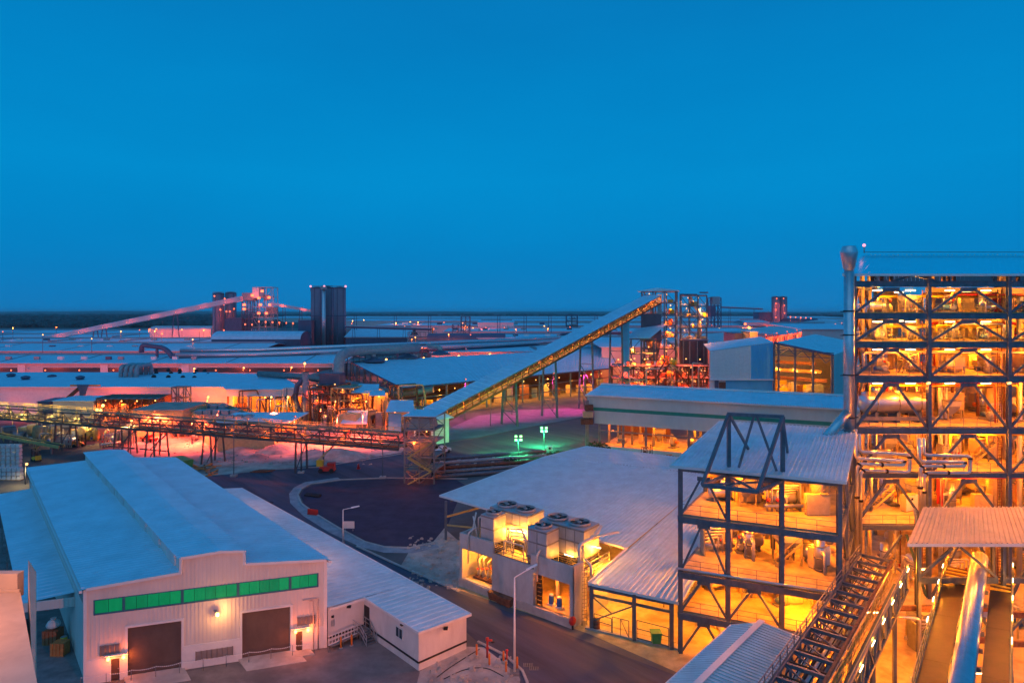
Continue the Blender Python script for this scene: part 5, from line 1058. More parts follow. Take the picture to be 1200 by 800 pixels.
# ================================================================ middle distance
def bx(b, x0, x1, y0, y1, z0, z1): return b.box(x0, x1, y0, y1, z0, z1)
def lattice(t, fr, U, Vd, z0, z1, nu, nf, col=.35, m=None, deck=True, frame='frame', roof=False, decks=None, braces=True):
    m = m or STEEL; fb = MB(); us = [U * k / nu for k in range(nu + 1)]
    for u in us:
        for v in (0, Vd): fb.bar(fr.p(u, v, z0), fr.p(u, v, z1), col)
    zs = decks or [z0 + (z1 - z0) * (k + 1) / nf for k in range(nf)]
    for z in zs:
        for v in (0, Vd): fb.bar(fr.p(0, v, z), fr.p(U, v, z), col * .8, col)
        for u in us: fb.bar(fr.p(u, 0, z), fr.p(u, Vd, z), col * .7, col)
    part(frame, fb, m, t)
    if braces:
        bb = MB(); zz = [z0] + zs
        for i, (a, c) in enumerate(zip(zz[:-1], zz[1:])):
            for k in range(nu):
                if (i + k) % 2: bb.bar(fr.p(us[k], 0, a), fr.p(us[k + 1], 0, c), col * .5)
                else: bb.bar(fr.p(us[k + 1], 0, a), fr.p(us[k], 0, c), col * .5)
            bb.bar(fr.p(0, 0 if i % 2 else Vd, a), fr.p(0, Vd if i % 2 else 0, c), col * .5); bb.bar(fr.p(U, 0 if i % 2 else Vd, a), fr.p(U, Vd if i % 2 else 0, c), col * .5)
        part('bracing', bb, m, t)
    if deck:
        for z in zs[:-1] if roof else zs:
            part('deck', MB().box(.1, U - .1, .1, Vd - .1, z - .1, z + .02, fr), STEELG, t)
    rb = MB()
    for z in zs[:-1]:
        for v in (0, Vd): 
            for hh in (.6, 1.1): rb.bar(fr.p(0, v, z + hh), fr.p(U, v, z + hh), .06)
            n = max(2, int(U / 2.2))
            for k in range(n + 1): rb.bar(fr.p(U * k / n, v, z), fr.p(U * k / n, v, z + 1.1), .06)
    part('railing', rb, STEELY, t)
    return zs
def mast_lamp(q, h, mball, watt, col, lab, group, r=.22, arm=1.0, pole=True, cat='lamp', down=True):
    t = thing('mast_lamp', lab, cat, q, group)
    if pole: part('pole', MB().sweep([q, q + V(0, 0, h)], [.12, .08], 8), STEELG, t)
    part('lamp_head', MB().bar(q + V(-arm * .5, 0, h), q + V(arm * .5, 0, h), .14, .12), STEELG, t)
    part('lamp_bulb', MB().ball(q + V(arm * .3, -.1, h - r), r, 8), mball, t)
    if watt:
        e = q + V(arm * .3, -1.2, h - r - .3); glow(t, e, watt, col, .3, spot=(112 if h > 10 else 150) if down else None, aim=e + V(0, .02, -1))
    return t
STEELD = mat('dark_gallery_steel', (.11, .105, .10), .55, .2, .25, 1.5, stain=((.16, .10, .06), 1.0, .55))
# ---- long conveyor gallery coming from the left into the transfer tower
LA, LB = V(-22.0, 127.2, 0), V(-150, 169.5, 0)
g = thing('conveyor_gallery', 'long yellow lit conveyor gallery on trestles running left to right', 'conveyor', LA)
gd_ = (LB - LA).normalized(); gn = V(-gd_.y, gd_.x, 0); gn = gn if gn.y > 0 else -gn
def lp(s_, o, z): q = LA + gd_ * s_ + gn * o; return V(q.x, q.y, z)
LL = (LB - LA).length
for o in (-1.7, 1.7):
    nb_ = 22
    member(g, 'top_chord', STEELD, lp(0, o, 9.3), lp(LL, o, 9.3), .3); member(g, 'bottom_chord', STEELD, lp(0, o, 6.6), lp(LL, o, 6.6), .35, .55); member(g, 'middle_chord', STEELD, lp(0, o, 7.9), lp(LL, o, 7.9), .14)
    for k in range(nb_ + 1): member(g, 'truss_post', STEELD, lp(LL * k / nb_, o, 6.6), lp(LL * k / nb_, o, 9.3), .26)
    b = MB()
    for k in range(nb_ * 2): b.bar(lp(LL * k / nb_ / 2, o, 6.7 if k % 2 else 9.2), lp(LL * (k + 1) / nb_ / 2, o, 9.2 if k % 2 else 6.7), .17)
    part('truss_web', b, STEELD, g, kind='stuff')
railing(g, [lp(0, -1.75, 9.35), lp(LL, -1.75, 9.35)], STEELY, .9, 3, .05); railing(g, [lp(0, 1.75, 9.35), lp(LL, 1.75, 9.35)], STEELY, .9, 3, .05)
part('belt', MB().hexa([lp(0, -.6, 7.5), lp(LL, -.6, 7.5), lp(LL, .6, 7.5), lp(0, .6, 7.5)], [lp(0, -.7, 7.7), lp(LL, -.7, 7.7), lp(LL, .7, 7.7), lp(0, .7, 7.7)]), RUBBER, g)
part('walkway', MB().hexa([lp(0, -1.6, 6.8), lp(LL, -1.6, 6.8), lp(LL, 1.6, 6.8), lp(0, 1.6, 6.8)], [lp(0, -1.6, 6.9), lp(LL, -1.6, 6.9), lp(LL, 1.6, 6.9), lp(0, 1.6, 6.9)]), STEELY, g)
part('cable_tray', MB().bar(lp(0, -2.2, 8.4), lp(LL, -2.2, 8.4), .4, .1), STEELD, g); part('service_pipe', MB().tube(lp(0, -2.1, 7.2), lp(LL, -2.1, 7.2), .14, 8), RUST, g); part('cover_sheet', MB().bar(lp(0, 0, 9.6), lp(LL, 0, 9.6), .8, .08), STEELD, g)
for i, px in enumerate((77, 147, 184, 250, 353)):
    k_ = (px - CX) / F; s_ = (k_ * LA.y - LA.x) / (gd_.x - k_ * gd_.y)
    for ds in ((0,) if px in (353,) else (-.9, .9)):
        for o in (-1.8, 1.8): member(g, 'trestle_leg', STEELD, lp(s_ + ds * (1.6 if o < 0 else 1.6), o * 1.1, 0), lp(s_ + ds, o, 6.4), .3)
    member(g, 'trestle_brace', STEELD, lp(s_, -1.9, .4), lp(s_, 1.9, 6), .16)
    if px in (147, 184): member(g, 'trestle_brace', STEELD, lp(s_ - 5, -1.9, 2.2), lp(s_ + 3, -1.9, 2.2), .25); member(g, 'trestle_brace', STEELD, lp(s_ - 5, -1.9, 6.2), lp(s_, -1.9, 2.2), .18)
for k in range(14):
    s_ = 5 + k * 9.4; q = lp(s_, 0, 9.0); yl = k > 8
    ceiling_lamp(f'{NTH[k]} lamp along the long conveyor gallery counted from the transfer tower', q, 620 if yl else 230, (1, .62, .12) if yl else O2, d=gd_, size=(1.0, .15), group='lamps along the long conveyor gallery ' + ('left end' if yl else 'right half'))
# lower second gallery below it at the far left
g = thing('conveyor_gallery', 'lower yellow conveyor below the long gallery at the left edge', 'conveyor', G(40, 525, 1.5))
a, c = DP(-40, 502, 158), DP(72, 523, 150)
for o in (-.8, .8): member(g, 'side_girder', STEELY, a + V(0, o, 0), c + V(0, o, 0), .25, .7)
part('belt', MB().bar(a + V(0, 0, .1), c + V(0, 0, .1), 1.4, .1), RUBBER, g)
for s_ in (.1, .5, .9): q = a.lerp(c, s_); member(g, 'leg', STEELG, V(q.x, q.y, 0), q, .3)
# ---- transfer tower where the galleries meet
tq = G(474, 566); TT = Fr((tq.x, tq.y), (1, -.12), (.25, 1)); t = thing('transfer_tower', 'small grey transfer tower with zigzag stairs at the end of the long gallery', 'tower', tq)
lattice(t, TT, 6.0, 6.0, 0, 13.2, 2, 5, .28, STEELG, True, decks=[2.6, 5.2, 8.2, 10.6, 13.2])
part('hood', MB().hexa([TT.p(.5, .6, 10.7), TT.p(5, .6, 10.7), TT.p(5, 5, 10.7), TT.p(.5, 5, 10.7)], [TT.p(1, 1, 12.8), TT.p(4.6, 1, 12.8), TT.p(4.6, 4.6, 12.8), TT.p(1, 4.6, 12.8)]), GREYP, t)
part('chute', MB().hexa([TT.p(2.4, 2, 2.7), TT.p(3.6, 2, 2.7), TT.p(3.6, 4, 2.7), TT.p(2.4, 4, 2.7)], [TT.p(1, 1.2, 8), TT.p(5, 1.2, 8), TT.p(5, 4.8, 8), TT.p(1, 4.8, 8)]), GREYP, t)
part('roof', MB().slab([TT.p(-.4, -.4, 13.4), TT.p(6.4, -.4, 13.4), TT.p(6.4, 6.4, 13.7), TT.p(-.4, 6.4, 13.7)], .1), ROOF, t)
for k in range(3):
    z = (0, 2.6, 5.2)[k]; z2 = (2.6, 5.2, 8.2)[k]; b = MB(); x0, x1 = (1, 5.6) if k % 2 == 0 else (5.6, 1)
    for o in (-.9, -.2): b.bar(TT.p(x0, o, z), TT.p(x1, o, z2), .08, .25)
    for j in range(8): s_ = (j + .5) / 8; q = TT.p(x0 + (x1 - x0) * s_, -.55, z + (z2 - z) * s_); b.box(q.x - .16, q.x + .16, q.y - .35, q.y + .35, q.z, q.z + .05)
    for o in (-.95, -.15): b.bar(TT.p(x0, o, z + 1), TT.p(x1, o, z2 + 1), .06)
    part('stair', b, STEELY, t)
for u, v, z in ((2, -.4, 8.0), (4.4, 1, 10.2), (2, .5, 2.4)): glow(t, TT.p(u, v, z), 130, O2, .2)
for u, v, z in ((2, -.3, 7.95), (4.4, .2, 10.3)): part('lamp_bulb', MB().ball(TT.p(u, v, z), .12, 6), E_OR, t)
# pipes on sleepers to the right of it
t = thing('pipe_rack', 'long low pipe rack with rusty pipes beside the dark parking lot', 'pipe rack', G(560, 556))
for k, (y, m_) in enumerate(((541, STEEL), (545, GREYP), (549.5, RUST), (553, STEELG), (556.5, STEEL))):
    a, c = G(508, y + 5, 0), G(640, y - 5, 0); part('pipe', MB().tube(a + V(0, 0, 1.5 - .25 * k), c + V(0, 0, 1.5 - .25 * k), .4, 8), m_, t)
for s_ in range(7): q = G(508, 561).lerp(G(640, 550), s_ / 6); part('sleeper', MB().box(q.x - .3, q.x + .3, q.y, q.y + 15, 0, .35), CONC, t)
# ---- inclined conveyor
I0, I1 = D(508, 166, 4.6), DP(768, 355, 258)
t = thing('inclined_conveyor', 'long covered conveyor rising to the top of the transfer tower', 'conveyor', V(I0.x, I0.y, 0))
idr = (I1 - I0).normalized(); hd_ = V(idr.x, idr.y, 0).normalized(); isd = V(-hd_.y, hd_.x, 0)
isd = isd if isd.y > 0 else -isd; IL = (I1 - I0).length; iup = idr.cross(isd); iup = iup if iup.z > 0 else -iup
def ip(s_, o, h_): return I0 + idr * s_ + isd * o + iup * h_
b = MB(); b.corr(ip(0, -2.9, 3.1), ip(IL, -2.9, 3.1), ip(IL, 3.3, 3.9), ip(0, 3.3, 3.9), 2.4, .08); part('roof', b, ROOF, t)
part('back_wall', MB().face(ip(0, 3.2, 0), ip(IL, 3.2, 0), ip(IL, 3.2, 3.8), ip(0, 3.2, 3.8)), ROOF, t)
part('floor', MB().hexa([ip(0, -2.6, 0), ip(IL, -2.6, 0), ip(IL, 3.2, 0), ip(0, 3.2, 0)], [ip(0, -2.6, .2), ip(IL, -2.6, .2), ip(IL, 3.2, .2), ip(0, 3.2, .2)]), STEELG, t)
n = 40
member(t, 'side_girder', RUST, ip(0, -2.75, .1), ip(IL, -2.75, .1), .3, .6); member(t, 'eave_girder', STEELG, ip(0, -2.75, 2.9), ip(IL, -2.75, 2.9), .2, .3); member(t, 'handrail', YELP, ip(0, -2.75, 1.5), ip(IL, -2.75, 1.5), .12)
for k in range(n + 1): member(t, 'side_post', RUST, ip(IL * k / n, -2.75, .1), ip(IL * k / n, -2.75, 2.9), .22)
b = MB()
for k in range(n): b.bar(ip(IL * k / n, -2.7, .3 if k % 2 else 2.8), ip(IL * (k + 1) / n, -2.7, 2.8 if k % 2 else .3), .14)
part('truss_web', b, RUST, t, kind='stuff')
part('belt', MB().hexa([ip(0, -.8, .9), ip(IL, -.8, .9), ip(IL, .8, .9), ip(0, .8, .9)], [ip(0, -.8, 1.1), ip(IL, -.8, 1.1), ip(IL, .8, 1.1), ip(0, .8, 1.1)]), RUBBER, t)
for k in range(22):
    q = ip(3 + k * (IL - 5) / 21, -1.6, 2.75); part('lamp_bulb', MB().ball(q, .14, 6), E_OR, t); glow(t, q - iup * .3 - isd * .5, 200, (1, .30, .05), .2)
for px in (597, 644, 687, 722):
    # bents under the gallery
    k_ = (px - CX) / F; s_ = (k_ * I0.y - I0.x) / (idr.x - k_ * idr.y); q = ip(s_, 0, 0)
    for o in (-2.4, 2.4): member(t, 'bent_leg', STEEL, V(q.x, q.y, 0) + isd * o * 1.3, ip(s_, o, -.1), .5)
    if q.z > 6:
        for z in (q.z * .33, q.z * .66): member(t, 'bent_brace', STEEL, V(q.x, q.y, z) - isd * 2.9, V(q.x, q.y, z) + isd * 2.9, .2)
        member(t, 'bent_brace', STEEL, V(q.x, q.y, .3) - isd * 3, V(q.x, q.y, q.z * .33) + isd * 2.9, .2); member(t, 'bent_brace', STEEL, V(q.x, q.y, q.z * .33) - isd * 2.9, V(q.x, q.y, q.z * .66) + isd * 2.7, .2)
k_ = (733 - CX) / F; s_ = (k_ * I0.y - I0.x) / (idr.x - k_ * idr.y); q = ip(s_, 0, 0); part('tower_leg', MB().box(q.x - 1.3, q.x + 1.3, q.y - 1.2, q.y + 1.2, 0, q.z - .2), BLUEC, t)
# tail house at the foot
q = V(I0.x - 2, I0.y - 3, 0); t = thing('tail_house', 'small white gabled tail house at the foot of the inclined conveyor', 'hut', q); f_ = Fr((I0.x - 4.5, I0.y - 4), (1, -.15), (.75, .66))
part('wall', MB().box(0, 5, 0, 5, 0, 6.2, f_), TRIM, t)
b = MB(); b.slab([f_.p(-.5, -.6, 6.3), f_.p(2.5, -.6, 7.6), f_.p(2.5, 6, 7.7), f_.p(-.5, 6, 6.4)], .15); b.slab([f_.p(2.502, -.6, 7.6), f_.p(5.5, -.6, 6.3), f_.p(5.5, 6, 6.4), f_.p(2.502, 6, 7.7)], .15); part('roof', b, ROOF, t)
part('opening', MB().box(.8, 4.2, -.06, -.01, .5, 5, f_), DARK, t); glow(t, f_.p(2.5, -1.2, 5.5), 220, O1, .2); part('lamp_bulb', MB().ball(f_.p(2.5, -.5, 5.4), .15, 6), E_OR, t)
# ---- transfer tower complex at the top of the incline
K1_ = Fr(tuple(D(752, 258, 0))[:2], (1, 0), (.3, .95))
t = thing('transfer_tower', 'tall steel transfer tower with flat roof at the head of the inclined conveyor', 'tower', D(752, 258, 0))
zT = Zat(341, 258)
lattice(t, K1_, 13.8, 12, 0, zT, 3, 9, .45, STEEL, True)
part('roof', MB().slab([K1_.p(-1.6, -1.5, zT + .1), K1_.p(6.5, -1.5, zT + 1.3), K1_.p(15, -1.5, zT + .3), K1_.p(15, 13, zT + .3), K1_.p(6.5, 13, zT + 1.3), K1_.p(-1.6, 13, zT + .1)], .3), ROOF, t)
part('cladding', MB().box(-.3, 8, -.35, -.25, 22, 33, K1_), NAVY, t); part('cladding', MB().box(6.5, 8.2, -.4, -.28, 33, 41, K1_), GREYP, t)
part('hopper', MB().hexa([K1_.p(3, 3, 14), K1_.p(6, 3, 14), K1_.p(6, 7, 14), K1_.p(3, 7, 14)], [K1_.p(1, 1, 24), K1_.p(8, 1, 24), K1_.p(8, 10, 24), K1_.p(1, 10, 24)]), NAVY, t)
rg = random.Random(31)
def junk(t, fr, U, Vd, zs, n, m_list, rng, big=2.2):
    for z in zs:
        for k in range(n):
            u = rng.uniform(.1, .85) * U; v = rng.uniform(.05, .8) * Vd; w = rng.uniform(.6, big); h_ = rng.uniform(.8, 2.6); m_ = rng.choice(m_list)
            if rng.random() < .45: part('vessel', MB().lathe(fr.p(u, v, z + .1), [(w * .3, 0), (w * .5, .2), (w * .5, h_), (w * .2, h_ + .4)], 8), m_, t)
            else: part('machine', MB().box(u, u + w, v, v + w * .8, z + .02, z + h_, fr), m_, t)
def redlamps(t, fr, U, Vd, zs, n, watt, col, rng, e=E_OR, r=.2):
    for z in zs:
        for k in range(n):
            q = fr.p(U * (k + rng.uniform(.3, .7)) / n, rng.uniform(.05, .7) * Vd, z); part('lamp_bulb', MB().ball(q, r, 6), e, t); glow(t, q - V(0, .3, .4), watt * 2.6, col, .3, spot=160, aim=q - V(0, .32, 9))
zs1 = [zT * k / 9 for k in range(9)]
junk(t, K1_, 13.8, 12, zs1[1:], 3, [CREAM, YELP, GREYP, ORAP], rg)
redlamps(t, K1_, 13.8, 12, [z + 3.6 for z in zs1], 2, 750, O2, rg)
# lower canopy block in front
f_ = Fr(tuple(D(736, 246, 0))[:2], (1, -.1), (.3, .95)); t = thing('transfer_annex', 'lower steel frame with sloping sheet roof beside the head tower', 'tower', D(736, 246, 0)); zc_ = Zat(396, 246)
lattice(t, f_, 10, 10, 0, zc_ - .4, 2, 4, .45, STEEL, True); part('roof', MB().slab([f_.p(-.8, -.8, zc_), f_.p(8.5, -.8, zc_ + .2), f_.p(14, 10, zc_ + 5.2), f_.p(2, 10, zc_ + 3.5)], .2), ROOF, t)
junk(t, f_, 9, 8, [1, 7, 12, 17], 3, [CREAM, YELP, RUST], rg); redlamps(t, f_, 9, 8, [4.5, 10, 15.5, 20], 2, 750, (1, .26, .03), rg)
# second tower
K2_ = Fr(tuple(D(797, 262, 0))[:2], (1, 0), (.3, .95)); t = thing('process_tower', 'open lattice tower with orange lit decks above a round tank', 'tower', D(797, 262, 0)); zT2 = Zat(346, 262)
lattice(t, K2_, 11, 9, 0, zT2, 3, 9, .42, STEEL, True); part('roof', MB().slab([K2_.p(-.3, -.3, zT2 + .6), K2_.p(7, -.3, zT2 + .6), K2_.p(7, 9, zT2 + .6), K2_.p(-.3, 9, zT2 + .6)], .3), NAVY, t); part('roof', MB().slab([K2_.p(8, -.3, zT2 + 1.4), K2_.p(11.6, -.3, zT2 + 1.4), K2_.p(11.6, 9, zT2 + 1.4), K2_.p(8, 9, zT2 + 1.4)], .3), NAVY, t)
zs2 = [zT2 * k / 9 for k in range(9)]; junk(t, K2_, 11, 9, zs2[1:], 3, [CREAM, YELP, ORAP, WHITEP], rg); redlamps(t, K2_, 11, 9, [z + 3.6 for z in zs2], 2, 700, (1, .30, .05), rg)
part('duct', MB().bend([K2_.p(4, 3, 40), K2_.p(5.5, 3, 37), K2_.p(8, 3, 34), K2_.p(8, 3, 22)], .7, 10), LAG, t)
q = D(812.5, 252, 0); t = thing('round_tank', 'round dark storage tank on legs before the lattice tower', 'tank', q); r_ = 5.5; zb, zt3 = Zat(425, 252), Zat(399, 252)
part('shell', MB().lathe(V(q.x, q.y, 0), [(1.2, zb - 5), (r_ * .6, zb - 2), (r_, zb), (r_, zt3), (r_ * 1.04, zt3 + .1), (r_ * 1.04, zt3 + .4), (.5, zt3 + .9)], 24), NAVY, t)
b = MB()
for k in range(12): a = k * math.pi / 6; part('stiffener', MB().box(q.x + math.cos(a) * r_ * 1.0 - .12, q.x + math.cos(a) * r_ * 1.0 + .12, q.y + math.sin(a) * r_ - .12, q.y + math.sin(a) * r_ + .12, zb, zt3), GREYP, t)
for k in range(6): a = k * math.pi / 3; member(t, 'leg', STEEL, (q.x + math.cos(a) * r_ * .95, q.y + math.sin(a) * r_ * .95, 0), (q.x + math.cos(a) * r_ * .95, q.y + math.sin(a) * r_ * .95, zb), .5)
# low red lit process area around the tower feet
PR = Fr(tuple(D(716, 236, 0))[:2], (1, -.02), (.2, .97)); t = thing('process_rig', 'low tangle of red lit steel platforms at the feet of the head towers', 'steel platform', D(716, 236, 0))
lattice(t, PR, 37, 12, 0, 13.5, 9, 3, .35, RUST, True); junk(t, PR, 36, 11, [0, 4.5, 9, 13.5], 9, [CREAM, ORAP, WHITEP, RUST, YELP], rg, 3.2); redlamps(t, PR, 37, 10, [4, 8.6, 13, 16], 7, 560, O3, rg)
for k in range(14): u = rg.uniform(1, 35); part('pipe', MB().bend([PR.p(u, -.4, 0), PR.p(u, -.4, rg.uniform(5, 15)), PR.p(min(36, u + rg.uniform(2, 8)), -.2, rg.uniform(5, 16))], .28, 8), rg.choice([CREAM, PIPE, RUST]), t)
# ---- pale green long building
L_ = Fr((23.0, 157.5), (.915, -.4), (.447, .894)); t = thing('long_building', 'long pale green clad building raised on posts with dark green stripe', 'building', L_.p(0, 0, 0)); LU = 66; zE, zB, zR = 13.2, 6.3, 14.6
L_.o = V(18.8, 157.5, 0)
us_ = [0, .018 * LU]
b = MB(); b.hexa([L_.p(1.8, 0, zB), L_.p(LU, 0, zB), L_.p(LU, .3, zB), L_.p(1.8, .3, zB)], [L_.p(1.8, 0, zB + 3.15), L_.p(LU, 0, zB + 3.15), L_.p(LU, .3, zB + 3.15), L_.p(1.8, .3, zB + 3.15)]); b.box(0, LU, 0, .3, zB + 4.0, zE, L_)
b.box(0, .3, .3, 16, zB + 4, zE, L_); b.box(1.8, 2.1, .3, 16, zB, zB + 4, L_); b.box(0, LU, 15.7, 16, zB, zE, L_)
for k in range(66): b.box(k + .2, k + .3, -.05, -.001, zB + 4.0, zE - .2, L_); b.box(k + 2.2, k + 2.3, -.05, -.001, zB, zB + 3.1, L_) if k < 63 else None
part('wall', b, GREENW, t); part('stripe', MB().box(1.0, LU, .02, .25, zB + 3.15, zB + 4.0, L_), GREENS, t)
b = MB(); b.corr(L_.p(-.4, -.5, zE + .1), L_.p(LU, -.5, zE + .1), L_.p(LU, 12, zR), L_.p(-.4, 12, zR), 1.2, .07); b.corr(L_.p(-.4, 12, zR), L_.p(LU, 12, zR), L_.p(LU, 24, zE), L_.p(-.4, 24, zE), 1.2, .07); rf = part('roof', b, ROOF, t)
part('ridge_cap', MB().bar(L_.p(-.4, 12, zR + .15), L_.p(LU, 12, zR + .15), 1.6, .3), TRIM, rf); part('eave_trim', MB().bar(L_.p(-.4, -.55, zE), L_.p(LU, -.55, zE), .15, .4), TRIM, rf)
for u in (3, 9, 14.5, 24.5, 34, 43, 53): 
    for v in (.2, 8, 15.8): member(t, 'post', STEELG, L_.p(u, v, 0), L_.p(u, v, zB), .5)
member(t, 'tie_beam', STEELG, L_.p(3, .2, 4.6), L_.p(60, .2, 4.6), .3); member(t, 'brace', STEEL, L_.p(24.5, .2, .4), L_.p(29, .2, 4.4), .25); member(t, 'brace', STEEL, L_.p(34, .2, .4), L_.p(29, .2, 4.4), .25)
part('ceiling', MB().box(2.2, LU - .2, .4, 15.6, zB - .1, zB - .02, L_), CREAM, t); b = MB(); b.box(2.5, LU, -1, 20, .02, .12, L_); part('floor', b, DECK, t)
part('back_wall', MB().box(2.5, 16, 19.7, 20, .12, 4, L_), RUST, t); part('low_wall', MB().box(4, 23, -.4, -.2, .12, 1.0, L_), GREENW, t)
for k in range(9): glow(t, L_.p(5 + k * 5.2, 6 + (k % 2) * 5, 5.6), 760, O1 if k > 0 else O2, .3); part('lamp_bulb', MB().ball(L_.p(5 + k * 5.2, 6 + (k % 2) * 5, 5.9), .15, 6), E_OR, t)
t = thing('corner_ducting', 'rusty brown ducting box at the left corner of the pale green building', 'ducting', G(691, 525)); q = L_.p(.2, -.8, 0)
part('mast', MB().box(q.x - .4, q.x + .4, q.y - .4, q.y + .4, 0, 12), STEELG, t)
for k in range(3): part('box', MB().box(q.x - 1.6 + k * .5, q.x + 1.4, q.y - 1.2, q.y + .2, 6.2 + k * 1.7, 7.6 + k * 1.7), [RUST, CREAM, RUST][k], t)
for i in range(10): place(['pump set', 'control cabinet', 'hopper', 'fan blower', 'horizontal drum'][i % 5], L_.p(6 + i * 4.4, 9 + (i % 3) * 2, .12), i * 1.3, 1.1, f'{["pump set","control cabinet","hopper","fan blower","horizontal drum"][i%5]} {"on the left half" if i < 5 else "on the right half"} of the floor under the pale green building', 'equipment under the pale green building')
# forklift, by the pale green building
def forklift(q, s_, m_, lab, rz=0.0):
    f_ = Fr((q.x, q.y), (math.cos(rz), math.sin(rz)), (-math.sin(rz), math.cos(rz))); t = thing('forklift', lab, 'forklift', q)
    P = f_.p
    part('body', MB().hexa([P(-1.2 * s_, -.55 * s_, .35 * s_), P(.9 * s_, -.55 * s_, .35 * s_), P(.9 * s_, .55 * s_, .35 * s_), P(-1.2 * s_, .55 * s_, .35 * s_)], [P(-1.1 * s_, -.5 * s_, 1.25 * s_), P(.4 * s_, -.5 * s_, .9 * s_), P(.4 * s_, .5 * s_, .9 * s_), P(-1.1 * s_, .5 * s_, 1.25 * s_)]), m_, t)
    b = MB()
    for x, y in ((-.7, -.5), (-.7, .5), (.5, -.5), (.5, .5)): b.bar(P(x * s_, y * s_, .9 * s_), P((x * .8 - .05) * s_, y * .9 * s_, 2.1 * s_), .09 * s_)
    b.box(-.7 * s_, .45 * s_, -.5 * s_, .5 * s_, 2.1 * s_, 2.16 * s_, f_); part('overhead_guard', b, RUBBER, t)
    b = MB()
    for y in (-.35, .35): b.bar(P(1.0 * s_, y * s_, .1 * s_), P(1.0 * s_, y * s_, 2.5 * s_), .12 * s_)
    b.bar(P(1.0 * s_, -.35 * s_, 2.45 * s_), P(1.0 * s_, .35 * s_, 2.45 * s_), .1 * s_); part('mast', b, RUBBER, t)
    for y in (-.3, .3): part('fork', MB().bar(P(1.05 * s_, y * s_, .15 * s_), P(2.1 * s_, y * s_, .12 * s_), .12 * s_, .05 * s_), STEELG, t)
    for x in (-.8, .6):
        for y in (-.5, .5): part('wheel', MB().lathe(P(x * s_, y * s_, .3 * s_), [(.28 * s_, -.1 * s_), (.3 * s_, 0), (.28 * s_, .1 * s_)], 12, ax=f_.v), RUBBER, t)
    part('seat', MB().box(-.4 * s_, .0, -.25 * s_, .25 * s_, 1.1 * s_, 1.5 * s_, f_), RUBBER, t)
forklift(G(757, 538), 1.3, ORAP, 'orange forklift parked before the pale green building', 0.2)
forklift(G(42, 540), 1.1, YELP, 'dark yellow forklift beside the pallet stacks', 2.6)
forklift(G(93, 523), 1.3, ORAP, 'orange and yellow forklift under the long gallery', .4)
# debris, pipes and bushes between shed roof and green building
rr = random.Random(12)
for i in range(8):
    q = G(rr.uniform(690, 790), rr.uniform(536, 546)); a = rr.uniform(-.4, .4)
    solo('pipe_length', MB().tube(q + V(0, 0, .35), q + V(4 * math.cos(a), 4 * math.sin(a), .35), .3, 8), rr.choice([STEEL, STEELG, RUBBER]), f'{NTH[i]} dark pipe length in the yard behind the big shed roof', 'pipe', 'dark pipes stacked behind the big shed')
def bush(px, py, w, h_, lab, n=260):
    q = G(px, py); t = thing('bush', lab, 'bush', q); b = MB(); rr_ = random.Random(int(px * 7 + py))
    part('stem', MB().sweep([q, q + V(.1, 0, h_ * .5)], [.12, .05], 6), RUST, t)
    for k in range(n):
        d = V(rr_.gauss(0, 1), rr_.gauss(0, 1), abs(rr_.gauss(0, .9))); d = d / max(1, d.length) * rr_.uniform(.5, 1); c = q + V(d.x * w, d.y * w * .7, .15 + d.z * h_)
        a, e = V(rr_.gauss(0, 1), rr_.gauss(0, 1), rr_.gauss(0, 1)).normalized() * .28, V(rr_.gauss(0, 1), rr_.gauss(0, 1), rr_.gauss(0, 1)).normalized() * .28; b.face(c - a, c + e, c + a, c - e)
    part('foliage', b, LEAF, t, kind='stuff')
bush(700, 527, 3.2, 2.0, 'green lit bush at the corner of the pale green building'); bush(712, 531, 2.4, 1.3, 'low green bush right of the corner bush'); bush(634, 538, 3.5, 1.2, 'green lit shrub below the right floodlight'); bush(655, 534, 3.0, 1.0, 'low green shrub right of the floodlights'); bush(600, 545, 3.2, 1.4, 'dark shrub under the left floodlight')
# floodlight masts
for px, py, hy, lab in ((607.5, 541, 513, 'left green glowing floodlight mast by the haul road'), (637.5, 528, 503, 'right green glowing floodlight mast by the haul road')):
    q = G(px, py); h_ = Zat(hy, q.y); t = thing('floodlight', lab, 'floodlight', q, 'green floodlights by the haul road')
    part('pole', MB().sweep([q, q + V(0, 0, h_)], [.1, .06], 8), STEEL, t); part('crossarm', MB().bar(q + V(-1.0, -.1, h_), q + V(1.0, -.1, h_), .1), STEELG, t)
    part('base', MB().box(q.x - .5, q.x + .5, q.y - .5, q.y + .5, 0, .3), CONC, t)
    for x in (-.55, .55):
        for z in (-.38, .38): hd = part('lamp_head', MB().box(q.x + x - .38, q.x + x + .38, q.y - .05, q.y + .25, h_ + z - .3, h_ + z + .3), STEELG, t); part('lens', MB().box(q.x + x - .26, q.x + x + .26, q.y - .1, q.y - .06, h_ + z - .2, h_ + z + .2), E_GR, hd)
    glow(t, q + V(-.5, -.9, h_ - .6), 1200, GRN, .4, spot=110, aim=q + V(3, 3, 0)); glow(t, q + V(-.3, 1.2, h_ - .6), 5500, GRN, .4, spot=115, aim=q + V(-1, 12, 0))
q = G(636, 527) + V(-1, -2, 0)
t = thing('survey_camera', 'white camera housing on a short post by the green shrubs', 'camera', G(644, 533)); q = G(644, 533); part('post', MB().tube(q, q + V(0, 0, 1.2), .08, 6), STEELG, t); part('housing', MB().box(q.x - .7, q.x + .7, q.y - .4, q.y + .4, 1.2, 2.2), WHITEP, t); part('lens', MB().lathe(q + V(0, -.4, 1.7), [(.3, 0), (.3, .15)], 10, ax=(0, -1, 0)), RUBBER, t)
